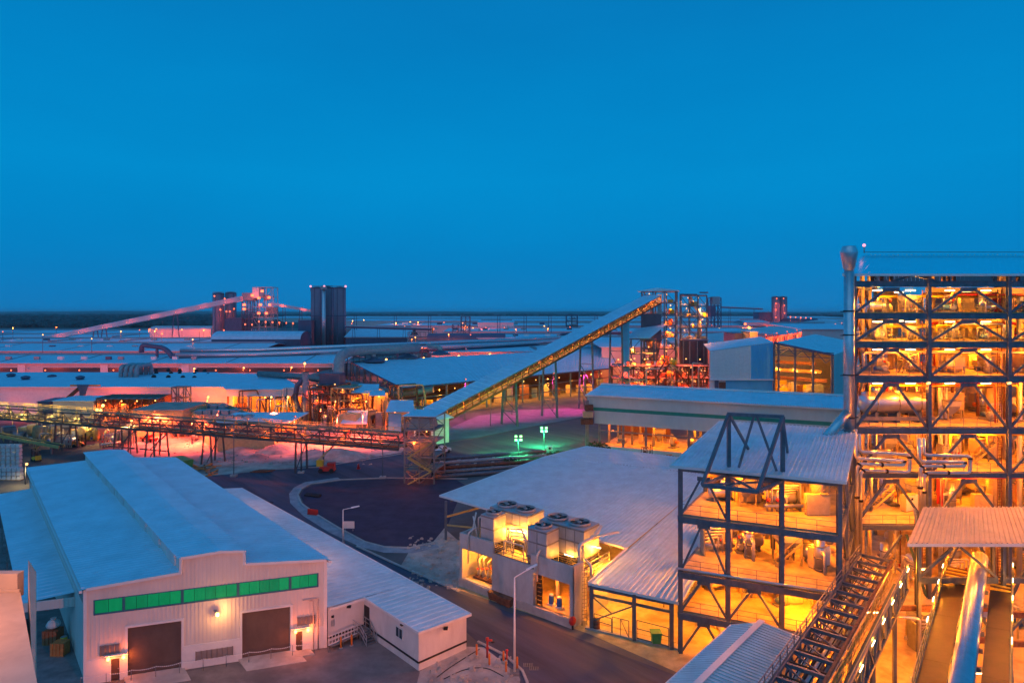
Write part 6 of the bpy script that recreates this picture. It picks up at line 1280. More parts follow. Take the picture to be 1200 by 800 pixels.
# pink pad lamps
for i, (px, py) in enumerate(((545, 492), (600, 486), (648, 481), (684, 479), (575, 499))):
    mast_lamp(G(px, py), 13, E_RED, 2300, PNK, ['pink lamp mast behind the left of the paved apron', 'pink lamp mast behind the middle of the paved apron', 'pink lamp mast by the right bents of the conveyor', 'pink lamp mast near the pale green building', 'pink lamp mast on the left of the paved apron'][i], 'lamp masts round the paved apron', .16)
# ---- big shed in the middle
MS = [V(-35, 201, 9.8), V(43, 271, 9.8), V(60, 345, 14.5), V(-62, 243, 14.6)]
t = thing('large_shed', 'large open sided shed with broad blue roof behind the inclined conveyor', 'shed', (-35, 201, 0))
b = MB(); b.corr(MS[0], MS[1], MS[2], MS[3], 1.6, .1, 2); rf = part('roof', b, ROOF, t); b = MB(); b.slab([MS[3], MS[2], MS[2] + V(-8, 40, -4), MS[3] + V(-25, 40, -4)], .2); part('roof', b, ROOF, t)
b = MB(); b.bar(MS[0] - V(0, 0, .2), MS[1] - V(0, 0, .2), .2, .5); b.bar(MS[0] - V(0, 0, .2), MS[3] - V(0, 0, .2), .2, .5); part('fascia', b, NAVY, rf)
for k in range(13):
    p = MS[0].lerp(MS[1], k / 12); member(t, 'post', STEEL, V(p.x, p.y, 0), p - V(0, 0, .4), .55)
for k in range(1, 8):
    p = MS[0].lerp(MS[3], k / 7); member(t, 'gable_post', STEEL, V(p.x, p.y, 0), p - V(0, 0, .4), .5)
for z in (3, 6): member(t, 'rail', STEEL, V(MS[0].x, MS[0].y, z), V(MS[1].x, MS[1].y, z), .3)
for z in (3, 6, 9): member(t, 'rail', STEEL, V(MS[0].x, MS[0].y, z), V(MS[3].x, MS[3].y, z), .3)
a, c = V(-48, 262, 0), V(36, 318, 0); part('back_wall', MB().face(a, c, c + V(0, 0, 12), a + V(0, 0, 12)), BROWN, t)
rg = random.Random(41)
for k in range(16):
    p = MS[0].lerp(MS[1], (k + .4) / 16) + V(-3, 8, 0); part('machine', MB().box(p.x, p.x + rg.uniform(2, 4), p.y, p.y + 3, 0, rg.uniform(2, 6)), rg.choice([CREAM, RUST, YELP, GREYP]), t)
    q = MS[0].lerp(MS[1], (k + .5) / 16) + V(-2, 4, -2.5); part('lamp_bulb', MB().ball(q, .16, 6), E_OR, t)
    if k % 2 == 0: glow(t, q - V(0, 0, .5), 1100, (1, .30, .03), .3)
# pipe bridge and ducts before the shed
t = thing('duct_bridge', 'large grey ducts on trestles before the large shed', 'ducting', D(398, 225, 0)); dp = lambda px, py, Y: DP(px, py, Y)
part('duct', MB().bend([dp(303, 438, 232), dp(350, 441, 226), dp(395, 447, 222), dp(440, 455, 214), dp(470, 462, 206), dp(508, 456, 206)], 1.1, 12), STEELG, t)
part('duct', MB().bend([dp(397, 470, 225), dp(397, 418, 232), dp(410, 411, 238), dp(455, 409, 252), dp(490, 407, 262)], 1.9, 14), GREYP, t); part('duct', MB().bend([dp(358, 443, 228), dp(385, 436, 235), dp(400, 436, 240)], 1.0, 10), STEELG, t)
for px, py, Y in ((310, 440, 231), (335, 441, 228), (372, 445, 224), (420, 452, 217), (455, 460, 209), (495, 461, 206)): q = dp(px, py, Y); member(t, 'trestle_leg', STEEL, V(q.x, q.y, 0), q - V(0, 0, 1), .45)
for k in range(9): q = dp(400 + k * 7, 411, 236 + k * 3); member(t, 'platform_post', STEEL, V(q.x, q.y, 0), q - V(0, 0, 1.5), .3)
part('platform', MB().bar(dp(398, 424, 236), dp(462, 418, 262), 3, .3), STEELG, t)
for i, (px, py, Y) in enumerate(((438, 420, 246), (478, 416, 262), (516, 412, 275))):
    q = dp(px, py, Y); t2 = thing('roof_ventilator', ['left dark hooded ventilator on the large shed ridge', 'middle dark hooded ventilator on the large shed ridge', 'right dark hooded ventilator on the large shed ridge'][i], 'ventilator', q, 'hooded ventilators on the large shed')
    part('duct', MB().bend([q - V(0, 0, 1), q + V(0, 0, 2.2), q + V(-6, 3, 2.4)], .9, 10), GREYP, t2); part('cowl', MB().lathe(q - V(0, 0, 1.2), [(4.4, 0), (3.6, .8), (1.4, 1.5), (1.0, 2.0)], 14), NAVY, t2)
# ---- process plant with tall stack in the middle left
q = D(358, 196, 0); t = thing('exhaust_stack', 'pinkish exhaust stack with curved duct in the middle left plant', 'chimney', q); zt5 = Zat(436, 196)
part('stack', MB().sweep([q, V(q.x, q.y, zt5)], .95, 14), mat('pink_grey_stack', (.36, .30, .32), .6), t); part('rim', MB().lathe((q.x, q.y, zt5 - .3), [(1.1, 0), (1.1, .3)], 14), GREYP, t)
b = MB(); pts = [V(q.x - 1 - 2.2 * math.sin(math.pi * k / 8), q.y, 8 - 7 * math.cos(math.pi * k / 8) * -1 * -1 + 1) for k in range(9)]; part('duct', MB().sweep([V(q.x - .8, q.y, 13), V(q.x - 2.6, q.y, 11), V(q.x - 3.2, q.y, 7.5), V(q.x - 2.4, q.y, 4), V(q.x - .8, q.y, 2.4)], .8, 10), NAVY, t)
f_ = Fr(tuple(D(363, 196, 0))[:2], (1, -.05), (.2, .97)); t = thing('process_rig', 'dark steel process frame with red glow right of the exhaust stack', 'steel platform', D(363, 196, 0))
lattice(t, f_, 8.5, 9, 0, Zat(452, 196), 3, 4, .35, RUST, True); junk(t, f_, 8, 7, [0, 3, 6, 8.5], 4, [NAVY, GREYP, RUST], rg, 3); part('body', MB().box(1, 7.5, 4, 8, 4, 14.5, f_), NAVY, t); redlamps(t, f_, 8, 6, [3.2, 7, 11], 2, 330, O3, rg)
# small canopy sheds between stack and transfer tower
def small_shed(px0, px1, py, Y, d, zdrop, lab, lamp, m=ROOF):
    p0, p1 = DP(px0, py, Y), DP(px1, py, Y); t = thing('canopy_shed', lab, 'shed', V(p0.x, p0.y, 0)); z = p0.z
    part('roof', MB().slab([p0, p1, p1 + V(-1.5, d, zdrop), p0 + V(-1.5 + d * .2, d, zdrop)], .2), m, t)
    for p in (p0, p1, p1 + V(-1.5, d - .4, 0), p0 + V(1, d - .4, 0)): member(t, 'post', STEELY, V(p.x, p.y + .2, 0), V(p.x, p.y + .2, z - .1), .3)
    part('back_wall', MB().box(p0.x + .5, p1.x - .5, p0.y + d - .3, p0.y + d, 0, z), CREAM, t)
    n = max(1, int((p1.x - p0.x) / 4))
    for k in range(n):
        q = V(p0.x + (p1.x - p0.x) * (k + .5) / n, p0.y + d * .4, z - .6); part('lamp_bulb', MB().ball(q, .16, 6), E_OR, t); glow(t, q - V(0, 0, .4), lamp, O1, .25)
        part('machine', MB().box(q.x - 1, q.x + .8, q.y, q.y + 2, 0, z * .45), rg.choice([CREAM, RUST, GREYP]), t)
    return t
small_shed(411, 443, 460, 190, 9, 1.6, 'small blue roofed canopy over bright orange machinery', 420)
small_shed(399, 430, 496, 176, 8, 2.4, 'low pink tinted canopy shed left of the lit steel bay', 260)
small_shed(432, 452, 463, 183, 6, .6, 'narrow open bay lit bright orange beside the blue canopy', 500)
small_shed(452, 486, 482, 176, 7, 2.2, 'blue roofed lean-to left of the transfer tower top', 60, ROOF)
part('wall', MB().box(D(455, 177, 0).x, D(470, 177, 0).x, 177, 177.4, 0, 5.5), BLUEC, bpy.data.objects['canopy_shed.003'])
f_ = Fr(tuple(D(388, 190, 0))[:2], (1, -.05), (.2, .97)); t = thing('process_rig', 'orange lit pipework frame left of the blue canopy shed', 'steel platform', D(388, 190, 0)); lattice(t, f_, 6, 8, 0, Zat(455, 190), 3, 3, .3, STEELY, True); junk(t, f_, 6, 6, [0, 3.5, 7], 3, [CREAM, RUST, WHITEP], rg); redlamps(t, f_, 6, 6, [3, 6.6, 10], 2, 330, O2, rg)
# ---- boom lift on the sand
q = G(382, 553); t = thing('boom_lift', 'red boom lift with raised yellow boom on the sand yard', 'boom lift', q)
part('chassis', MB().hexa([q + V(-1.3, -.9, .4), q + V(1.9, -.9, .4), q + V(1.9, .9, .4), q + V(-1.3, .9, .4)], [q + V(-1.1, -.8, 1.3), q + V(1.8, -.8, 1.4), q + V(1.8, .8, 1.4), q + V(-1.1, .8, 1.3)]), REDP, t)
for x in (-.9, 1.4):
    for y in (-.9, .9): part('wheel', MB().lathe(q + V(x, y, .5), [(.46, -.18), (.5, 0), (.46, .18)], 12, ax=(0, 1, 0)), RUBBER, t)
part('turret', MB().box(q.x - 1.9, q.x - .6, q.y - .5, q.y + .5, 1.3, 2.6), YELP, t)
bt0, bt1 = q + V(-1.6, 0, 2.5), q + V(4.3, 0, 8.2)
part('boom', MB().bar(bt0, bt0.lerp(bt1, .6), .34), CREAM, t); part('boom', MB().bar(bt0.lerp(bt1, .55), bt1, .22), CREAM, t)
part('basket', MB().box(bt1.x - .4, bt1.x + .9, bt1.y - .5, bt1.y + .5, bt1.z - .2, bt1.z + .8), REDP, t); part('counterweight', MB().box(q.x + .4, q.x + 1.9, q.y - .6, q.y + .6, 1.45, 2.1), REDP, t)
q = G(420, 549); t = thing('traffic_cone', 'small red traffic cone right of the boom lift', 'cone', q); part('cone', MB().lathe(q, [(.35, 0.06), (.12, 1.1)], 10), REDP, t); part('base', MB().box(q.x - .45, q.x + .45, q.y - .45, q.y + .45, 0, .07), REDP, t)
for i, (px, py0, py1) in enumerate(((274, 496, 558), (353, 500, 554), (379, 515, 545), (448.5, 515, 560))):
    q = G(px, py1); h_ = Zat(py0, q.y); t = thing('lamp_pole', ['thin lamp pole standing on the edge of the sand yard', 'thick dark pole at the kerb left of the boom lift', 'dark pole directly behind the boom lift', 'thin pole left of the transfer tower'][i], 'pole', q)
    part('pole', MB().sweep([q, q + V(0, 0, h_)], [.2 if i in (1, 2) else .1, .12 if i in (1, 2) else .07], 8), STEEL, t); part('base', MB().box(q.x - .6, q.x + .6, q.y - .5, q.y + .5, 0, .4), CONC, t)
# ---- green skip, timber, vehicles under the gallery
def skip(px, py, lab, m_):
    q = G(px, py); t = thing('waste_skip', lab, 'skip', q); f_ = Fr((q.x, q.y), (.75, -.66), (.66, .75)); P = f_.p
    part('body', MB().hexa([P(-2.6, -1.1, .2), P(2.6, -1.1, .2), P(2.6, 1.1, .2), P(-2.6, 1.1, .2)], [P(-3, -1.3, 2.3), P(3, -1.3, 2.3), P(3, 1.3, 2.3), P(-3, 1.3, 2.3)]), m_, t)
    for k in range(5): part('rib', MB().bar(P(-2.4 + k * 1.2, -1.12, .3), P(-2.6 + k * 1.3, -1.36, 2.2), .15), m_, t)
    part('rim', MB().box(-3.1, 3.1, -1.45, -1.3, 2.15, 2.4, f_), m_, t)
skip(213, 549, 'green waste skip behind the workshop roof', GREENP)
rr = random.Random(4)
t = thing('timber_heap', 'heap of broken reddish timber beside the green skip', 'timber', G(238, 556))
for k in range(16): q = G(rr.uniform(228, 248), rr.uniform(548, 560)); a = rr.uniform(0, 6.28); part('plank', MB().bar(q + V(0, 0, rr.uniform(.1, .6)), q + V(2.6 * math.cos(a), 2.6 * math.sin(a), rr.uniform(.2, 1.1)), .35, .15), rr.choice([RUST, WOODP, ORAP]), t)
t = thing('plank_pile', 'flat pile of reddish planks on the sand yard', 'planks', G(306, 553))
for k in range(6): q = G(303 + k * 1.5, 553.5); part('plank', MB().box(q.x - 1.8, q.x + 1.8, q.y - .2 + (k % 3) * .5, q.y + .2 + (k % 3) * .5, .05 + .2 * (k // 3), .22 + .2 * (k // 3)), RUST, t)
def car(px, py, m_, lab, rz=.3):
    q = G(px, py); f_ = Fr((q.x, q.y), (math.cos(rz), math.sin(rz)), (-math.sin(rz), math.cos(rz))); P = f_.p; t = thing('pickup_truck', lab, 'truck', q)
    part('body', MB().hexa([P(-2.4, -.85, .45), P(2.4, -.85, .45), P(2.4, .85, .45), P(-2.4, .85, .45)], [P(-2.4, -.85, 1.1), P(2.3, -.82, 1.05), P(2.3, .82, 1.05), P(-2.4, .85, 1.1)]), m_, t)
    part('cab', MB().hexa([P(-.6, -.8, 1.1), P(1.3, -.8, 1.1), P(1.3, .8, 1.1), P(-.6, .8, 1.1)], [P(-.4, -.68, 1.8), P(.6, -.68, 1.8), P(.6, .68, 1.8), P(-.4, .68, 1.8)]), m_, t); part('window', MB().hexa([P(-.45, -.83, 1.15), P(1.0, -.83, 1.15), P(1.0, .83, 1.15), P(-.45, .83, 1.15)], [P(-.32, -.72, 1.7), P(.55, -.72, 1.7), P(.55, .72, 1.7), P(-.32, .72, 1.7)]), GLASS, t)
    for x in (-1.5, 1.5):
        for y in (-.8, .8): part('wheel', MB().lathe(P(x, y, .4), [(.36, -.12), (.4, 0), (.36, .12)], 12, ax=f_.v), RUBBER, t)
car(175, 517, REDP, 'red pickup truck under the long gallery', 2.7); car(165, 508, REDP, 'second red pickup truck farther behind the gallery', .2)
car(518, 531, WHITEP, 'white pickup truck on the haul road by the transfer tower', .9)
# ---- stacks of bagged goods at the left edge
rr = random.Random(6)
BAG = mat('bag_wrap', (.66, .64, .60), .5, 0, .15, 3); n_b = 0
for r_, (py, rows) in enumerate(((562, 3), (552, 5))):
    for k in range(5):
        q = G(1 + k * 5.6 - (0 if r_ == 0 else 1), py); 
        t = thing('pallet_stack', f'{"front" if r_ == 0 else "tall rear"} stack of wrapped white bags, {["at the frame edge","second from the edge","middle one","second from the right end","right end one"][k]}', 'pallet stack', q, 'stacks of bagged goods')
        part('pallet', MB().box(q.x - .48, q.x + .48, q.y - .5, q.y + .5, 0, .15), WOODP, t)
        for j in range(rows if r_ == 0 else 7): x = q.x + rr.uniform(-.05, .05); part('bag', MB().hexa([V(x - .40, q.y - .45, .16 + j * .82), V(x + .40, q.y - .45, .16 + j * .82), V(x + .40, q.y + .45, .16 + j * .82), V(x - .40, q.y + .45, .16 + j * .82)], [V(x - .34, q.y - .4, .84 + j * .82), V(x + .34, q.y - .4, .84 + j * .82), V(x + .34, q.y + .4, .84 + j * .82), V(x - .34, q.y + .4, .84 + j * .82)]), BAG, t)
mast_lamp(G(30, 567), 4.2, E_OR, 420, (1, .75, .35), 'lamp mast lighting the bag stacks at the left edge', None)
for i, (px, py, Y, w, c_) in enumerate(((117, 479, 170, 3200, (1, .5, .12)), (153, 492, 150, 1300, (1, .6, .25)))):
    q = D(px, Y, 0); t = mast_lamp(q, Zat(py, Y), E_OR, w, c_, ['brightest twin lamp mast behind the long gallery', 'bright white lamp at the trestle of the long gallery'][i], None, .38 if i == 0 else .26)
    if i == 0: part('lamp_bulb', MB().ball(q + V(.9, -.1, Zat(475, Y)), .4, 8), E_OR, t); part('lamp_bulb', MB().ball(q + V(-.7, -.1, Zat(480, Y)), .38, 8), E_OR, t)
# ---- factory row behind the gallery at left
FW = thing('factory_hall', 'long factory hall with blue roof and pink lit wall behind the gallery', 'factory hall', D(80, 206, 0))
x0, x1 = D(-120, 206, 0).x, D(273, 206, 0).x; zw = Zat(453.5, 206)
part('wall', MB().box(x0, x1, 206, 206.4, 0, zw), TRIM, FW); part('wall', MB().box(x1 - .3, x1, 206.4, 245, 0, zw), TRIM, FW)
part('roof', MB().slab([V(x0, 205.4, zw + .15), V(x1 + .4, 205.4, zw + .15), D(255, 246, 0) + V(0, 0, Zat(436, 246)), V(D(-120, 246, 0).x, 246, Zat(436, 246))], .25), ROOF, FW); part('roof', MB().slab([V(D(-120, 246, 0).x, 246.01, Zat(436, 246)), D(255, 246.01, 0) + V(0, 0, Zat(436, 246)), D(255, 262, 6), V(D(-120, 262, 0).x, 262, 6)], .25), ROOF, FW)
part('fascia', MB().bar((x0, 205.35, zw), (x1 + .4, 205.35, zw), .15, .4), TRIM, FW)
for k, (px, py) in enumerate(((13, 441.5), (30, 444.5), (61, 443), (94, 444.5))):
    q = DP(px, py, 232 - k % 2 * 8); t = thing('roof_ventilator', ['first dark turbine ventilator from the left on the factory roof', 'second dark turbine ventilator on the factory roof', 'third dark turbine ventilator on the factory roof', 'wide dark turbine ventilator nearest the curved ducts'][k], 'ventilator', q, 'turbine ventilators on the factory hall'); part('base', MB().lathe(q - V(0, 0, .3), [(1.4, 0), (1.2, .5)], 10), NAVY, t); part('cowl', MB().lathe(q + V(0, 0, .2), [(.9, 0), (1.5, .4), (1.3, .9), (.3, 1.2)], 10), NAVY, t)
q0 = DP(152, 443, 232); t = thing('roof_ducts', 'four curved grey ducts arching over the factory roof', 'ducting', q0)
for k in range(4): x = q0.x - 2.6 + k * 1.9; part('duct', MB().bend([V(x, 231, q0.z - .6), V(x, 231, q0.z + 4.4), V(x + .8, 239, q0.z + 4.6), V(x + .8, 239, q0.z)], .75, 10), GREYP, t)
rr = random.Random(9)
for k in range(14):
    q = DP(183 + (k % 5) * 15 + rr.uniform(-3, 3), 433.5 + (k // 5) * 4 + (k % 5) * .4, 262 - (k // 5) * 12 - 8); t = thing('roof_ventilator', f'{NTH[k % 5]} small black ventilator from the left in the {["back","middle","front"][k//5]} row on the factory roof', 'ventilator', q, f'small ventilators in the {["back","middle","front"][k//5]} row on the factory roof'); part('cowl', MB().ball(q, .85, 8), RUBBER, t); part('neck', MB().tube(q - V(0, 0, 1.6), q, .5, 8), GREYP, t)
FE = thing('factory_hall', 'lower end hall with pink wall top and glowing open bays', 'factory hall', D(310, 200, 0)); x2 = D(356, 200, 0).x; zw2 = Zat(456, 200)
part('wall', MB().box(x1 + .6, x2, 200, 200.4, 7.2, zw2), TRIM, FE); part('roof', MB().slab([V(x1 + .5, 199.5, zw2 + .1), V(x2 + .4, 199.5, zw2 + .1), D(325, 246, 0) + V(0, 0, Zat(438, 246)), D(250, 246, 0) + V(0, 0, Zat(437, 246))], .25), ROOF, FE)
for k in range(8): x = x1 + 1 + (x2 - x1 - 1.5) * k / 7; member(FE, 'post', RUST, (x, 200.2, 0), (x, 200.2, 7.2), .45)
part('back_wall', MB().box(x1 + 1, x2, 212, 212.4, 0, 9), CREAM, FE); part('side_wall', MB().box(x2 - .4, x2, 200.4, 212, 0, 9), TRIM, FE)
for k in range(6): q = V(x1 + 2 + (x2 - x1 - 3) * k / 5, 205, 6.2); part('lamp_bulb', MB().ball(q, .22, 6), E_OR, FE); glow(FE, q - V(0, 0, .5), 620, O1 if k % 2 else O2, .3); part('machine', MB().box(q.x - 1.2, q.x + 1.2, 207, 209, 0, rr.uniform(2, 4.5)), rr.choice([CREAM, RUST, GREYP, YELP]), FE)
for i, px in enumerate((317, 336.5)): mast_lamp(D(px, 192, 0), Zat(464, 192), E_OR, 900, (1, .42, .08), ['left bright lamp mast before the glowing bays', 'right bright lamp mast before the glowing bays'][i], None, .3)
mast_lamp(D(243, 202, 0), Zat(464, 202), E_OR, 900, (1, .42, .06), 'bright yellow lamp mast against the pink factory wall', None, .28)
for i, px in enumerate((-20, 30, 75, 125, 175, 200, 225, 258)): 
    q = D(px, 199, 0); mast_lamp(q, 3.0, E_RED, 420 if i < 3 else 1500, O3 if i < 5 else O2, ['low wall lamp off the left end of the factory hall', 'low lamp left before the factory hall wall', 'low lamp by the beige block before the factory hall', 'low lamp behind the brightest mast', 'low lamp left of the pipe portal', 'low lamp by the pipe portal', 'low lamp behind the parapet building', 'low lamp by the corner of the factory hall'][i], 'lamps at the foot of the factory wall', .15, down=False)
# portal, hoist and small blocks before the factory wall
t = thing('pipe_portal', 'dark steel portal frame against the pink factory wall', 'steel frame', D(207, 199, 0)); f_ = Fr(tuple(D(201, 199, 0))[:2], (1, 0), (0, 1)); lattice(t, f_, 4.5, 3, 0, Zat(454, 199), 2, 3, .3, STEEL, False)
t = thing('roof_conveyor', 'short inclined steel conveyor with orange beam before the factory hall', 'conveyor', D(85, 200, 0)); member(t, 'belt_frame', RUST, DP(75, 470, 200), DP(95, 453, 200), .9, .9); member(t, 'tower_leg', STEEL, DP(97, 474, 199), DP(97, 452, 199), 1.2); member(t, 'top_beam', ORAP, DP(83, 451.5, 199), DP(117, 451.5, 199), .7, .5); part('hopper', MB().hexa([D(94, 198, 8), D(100, 198, 8), D(100, 200, 8), D(94, 200, 8)], [D(90, 198, 11), D(104, 198, 11), D(104, 200, 11), D(90, 200, 11)]), NAVY, t)
def block(px0, px1, py0, py1, Y, d, lab, m_, rm=ROOF, flat=True, cat='building', name='block_building'):
    p0, p1 = DP(px0, py0, Y), DP(px1, py0, Y); t = thing(name, lab, cat, V(p0.x, Y, 0)); z = p0.z
    part('wall', MB().box(p0.x, p1.x, Y, Y + d, 0, z - .02), m_, t); part('roof', MB().slab([V(p0.x - .2, Y - .2, z + .2), V(p1.x + .2, Y - .2, z + .2), V(p1.x + .2, Y + d, z + .35), V(p0.x - .2, Y + d, z + .35)], .22), rm, t); return t
t = block(62, 110, 470, 478, 186, 10, 'beige block with pale upper band before the factory hall', BEIGE)
block(44, 58, 471, 480, 192, 8, 'small dark block left of the beige block', NAVY, NAVY)
t = block(155, 214, 481, 491, 172, 14, 'flat red glowing roof building behind the gallery', CREAM, mat('red_dust_roof', (.5, .32, .26), .8, 0, .2, .3))  # roof in a reddish base colour
block(113, 184, 467, 486, 190, 8, 'rusty open equipment hall lit orange before the factory wall', RUST, RUST)
f_ = Fr(tuple(D(113, 186, 0))[:2], (1, 0), (0, 1)); t = thing('process_rig', 'rusty steel process frame with orange light before the factory wall', 'steel platform', D(113, 186, 0)); lattice(t, f_, 18, 3.5, 0, 8.2, 8, 2, .25, RUST, True); junk(t, f_, 17, 3, [.1, 4.2], 6, [CREAM, RUST, GREYP, YELP], rg); redlamps(t, f_, 18, 3, [3.6, 7.6], 4, 260, O2, rg)
# parapet building with plant on its roof
Y = 158; p0, p1, p2, p3 = DP(205, 470, 172), DP(254, 498, 150), DP(322, 492, 152), DP(262, 469, 176)
zz = 6.0; pb = [V(*[(px - CX) / F * (F * (H - zz) / (py - HY)), F * (H - zz) / (py - HY), zz]) for px, py in ((205, 471), (255, 500), (322, 496), (262, 472))]
t = thing('parapet_building', 'low building with white parapet and rows of plant on its roof', 'building', V(pb[1].x, pb[1].y, 0))
b = MB()
for a, c in zip(pb, pb[1:] + pb[:1]): b.face(V(a.x, a.y, 0), V(c.x, c.y, 0), V(c.x, c.y, zz), V(a.x, a.y, zz)); b.bar(V(a.x, a.y, zz - .6), V(c.x, c.y, zz - .6), .3, 1.3)
part('wall', b, CREAM, t); part('roof', MB().slab([p - V(0, 0, 1.2) for p in pb], .2), mat('dark_roof_felt', (.12, .13, .16), .8), t)
for i in range(5):
    for j in range(3):
        s_, w_ = .15 + i * .17, .2 + j * .26; q = (pb[0].lerp(pb[1], w_)).lerp(pb[3].lerp(pb[2], w_), s_) - V(0, 0, 1.2)
        t2 = thing('ventilation_unit', f'pale ventilation unit in the {["back","middle","front"][j]} row, {["leftmost","second","third","fourth","rightmost"][i]}, on the parapet building', 'ventilation unit', q, 'ventilation units on the parapet building'); part('casing', MB().box(q.x - 1, q.x + 1, q.y - 1.3, q.y + 1.3, q.z + .2, q.z + 1.7), UNIT, t2); part('base', MB().box(q.x - 1.1, q.x + 1.1, q.y - 1.4, q.y + 1.4, q.z, q.z + .2), STEELG, t2)
        if rr.random() < .6: part('fan_cowl', MB().lathe(q + V(0, 0, 1.7), [(.8, 0), (.85, .25), (.7, .25)], 10), GREYP, t2)
for k in range(4):
    a = pb[0].lerp(pb[1], .12 + k * .25) + V(-.3, -.2, -1.2); part('lamp_bulb', MB().ball(a, .13, 6), E_RED, t); glow(t, a + V(-.8, -.4, 0), 130, O3, .2)
# glowing open bays below the gallery
gb = thing('open_bay', 'row of open bays glowing red orange under the long gallery', 'open shed', D(300, 166, 0)); xa, xb = D(256, 164, 0).x, D(337, 164, 0).x
part('roof', MB().slab([V(xa - 1, 162.5, 5.6), V(xb + 1, 162.5, 5.6), V(xb + 3, 172, 6.6), V(xa + 1, 172, 6.6)], .25), ROOF, gb)
for k in range(9): x = xa + (xb - xa) * k / 8; member(gb, 'post', RUST, (x, 163, 0), (x, 163, 5.3), .4)
part('back_wall', MB().box(xa, xb, 171, 171.3, 0, 5.6), CREAM, gb)
for k in range(6): q = V(xa + (xb - xa) * (k + .5) / 6, 167, 4.9); part('lamp_bulb', MB().ball(q, .16, 6), E_OR, gb); glow(gb, q - V(0, .4, .4), 460, O2, .3)
for k in range(5): x = xa + (xb - xa) * (k + .3) / 5; part('machine', MB().box(x, x + 1.5, 168, 170, 0, 1 + k % 3), RUST, gb)
for i, (px, py) in enumerate(((225, 520), (290, 524), (345, 520), (395, 518), (180, 512), (255, 512), (322, 511), (425, 514))): mast_lamp(G(px, py), 7.2, E_RED, 12000 if i in (0, 3, 4, 7) else 5000, O3, ['red lamp under the trestles of the long gallery', 'red lamp before the glowing bays', 'red lamp at the end of the glowing bays', 'red lamp above the boom lift sand heap', 'red lamp by the red pickup trucks', 'red lamp behind the left end of the glowing bays', 'red lamp behind the right end of the glowing bays', 'red lamp left of the transfer tower foot'][i], 'red lamps under the long gallery', .15)

# ---- clutter of the yard under the long gallery, left
rr = random.Random(66)
t = thing('shipping_container', 'grey green container under the left of the long gallery', 'container', G(34, 512)); q = G(34, 512)
part('body', MB().box(q.x - 3, q.x + 3, q.y, q.y + 2.4, .15, 2.7), mat('grey_green_paint', (.25, .33, .30), .5), t)
for k in range(9): part('rib', MB().box(q.x - 2.9 + k * .7, q.x - 2.75 + k * .7, q.y - .06, q.y, .2, 2.65), GREYP, t)
for k in range(2): part('door_bar', MB().bar(q + V(3.03, .7 + k, .2), q + V(3.03, .7 + k, 2.6), .07), STEELG, t)
YT = mat('yellow_tank_paint', (.55, .45, .15), .5, .1, .2)
for k in range(6):
    q = G(92 + k * 5.2, 516 - (k % 2) * 2); t = thing('tank', f'{NTH[k]} small yellow upright tank from the left under the long gallery', 'tank', q, 'yellow tanks under the gallery'); part('shell', MB().lathe(q, [(.75, .3), (.75, 2.6), (.5, 2.9), (.2, 3)], 12), YT, t); part('legs', MB().lathe(q, [(.6, 0), (.6, .3)], 6), STEELG, t); part('nozzle', MB().tube(q + V(0, 0, 2.9), q + V(0, 0, 3.5), .15, 6), PIPE, t)
KK = ['pump set', 'hopper', 'fan blower', 'pipe manifold', 'horizontal drum', 'filter housing', 'upright vessel', 'access stair']
for k in range(24):
    px = (4 + k * 6.6); py = 519 + rr.uniform(-10, 6); kd = KK[k % 8]
    place(kd, G(px, py), rr.uniform(0, 3), rr.uniform(.8, 1.2), f'{kd} {"at the left edge" if k < 8 else "in the middle" if k < 16 else "towards the trestles"} of the yard under the long gallery', 'machinery in the yard under the gallery')
for k in range(26):
    px = 190 + k * 6.4; kd = KK[(k * 3) % 8]; q = G(px, 508 + rr.uniform(-3, 8))
    place(kd, q, rr.uniform(0, 3), rr.uniform(.7, 1.1), f'{kd}, {NTH[k % 9]} from the left {"left of" if k < 9 else "behind" if k < 18 else "right of"} the glowing bays under the gallery', 'machinery round the glowing bays')
for i, (px, py) in enumerate(((15, 505), (60, 508), (110, 505))): mast_lamp(G(px, py), 5.2, E_OR, 700, (1, .5, .08), ['yellow lamp under the gallery at the left edge', 'yellow lamp beside the grey green container', 'yellow lamp over the small yellow tanks'][i], 'yellow lamps under the long gallery', .18)

# ---- denser plant in the middle left, between stack, canopies and transfer tower
rr = random.Random(88)
for k in range(48):
    px = rr.uniform(358, 500); py = rr.uniform(484, 506); kd = KK[k % 8]; q = G(px, py)
    place(kd, q, rr.uniform(0, 3), rr.uniform(1.0, 1.7), f'{kd} {NTH[k // 8]} of its kind {"beside the exhaust stack" if px < 400 else "before the canopy sheds" if px < 450 else "by the transfer tower"}', 'machinery between the exhaust stack and the transfer tower')
for k in range(22):
    px = 270 + k * 10.4; q = G(px, 494 + rr.uniform(-5, 6)); h_ = rr.uniform(4, 11); kd = rr.choice((CREAM, RUST, PIPE, STEEL, STEELD))
    t = thing('pipe_stand', f'{NTH[k]} pipe stand from the left in the plant behind the long gallery', 'pipe stand', q, 'pipe stands behind the long gallery')
    part('pipe', MB().bend([q, q + V(0, 0, h_), q + V(rr.uniform(3, 9), rr.uniform(-1, 2), h_ + rr.uniform(-.5, .5)), q + V(9, 0, rr.uniform(0, 4))], rr.uniform(.15, .4), 8), kd, t); part('post', MB().bar(q + V(1, 0, 0), q + V(1, 0, h_), .25), STEEL, t); part('ladder', MB().bar(q + V(-.6, 0, 0), q + V(-.6, 0, h_ * .9), .08).bar(q + V(-.2, 0, 0), q + V(-.2, 0, h_ * .9), .08), STEELY, t)
for i, px in enumerate((372, 392, 410, 428, 446, 464)): mast_lamp(G(px, 493 + i % 2 * 6), 7.5, E_OR, 800, O2, f'{NTH[i]} orange lamp from the left before the canopy sheds', 'orange lamps before the canopy sheds', .2)
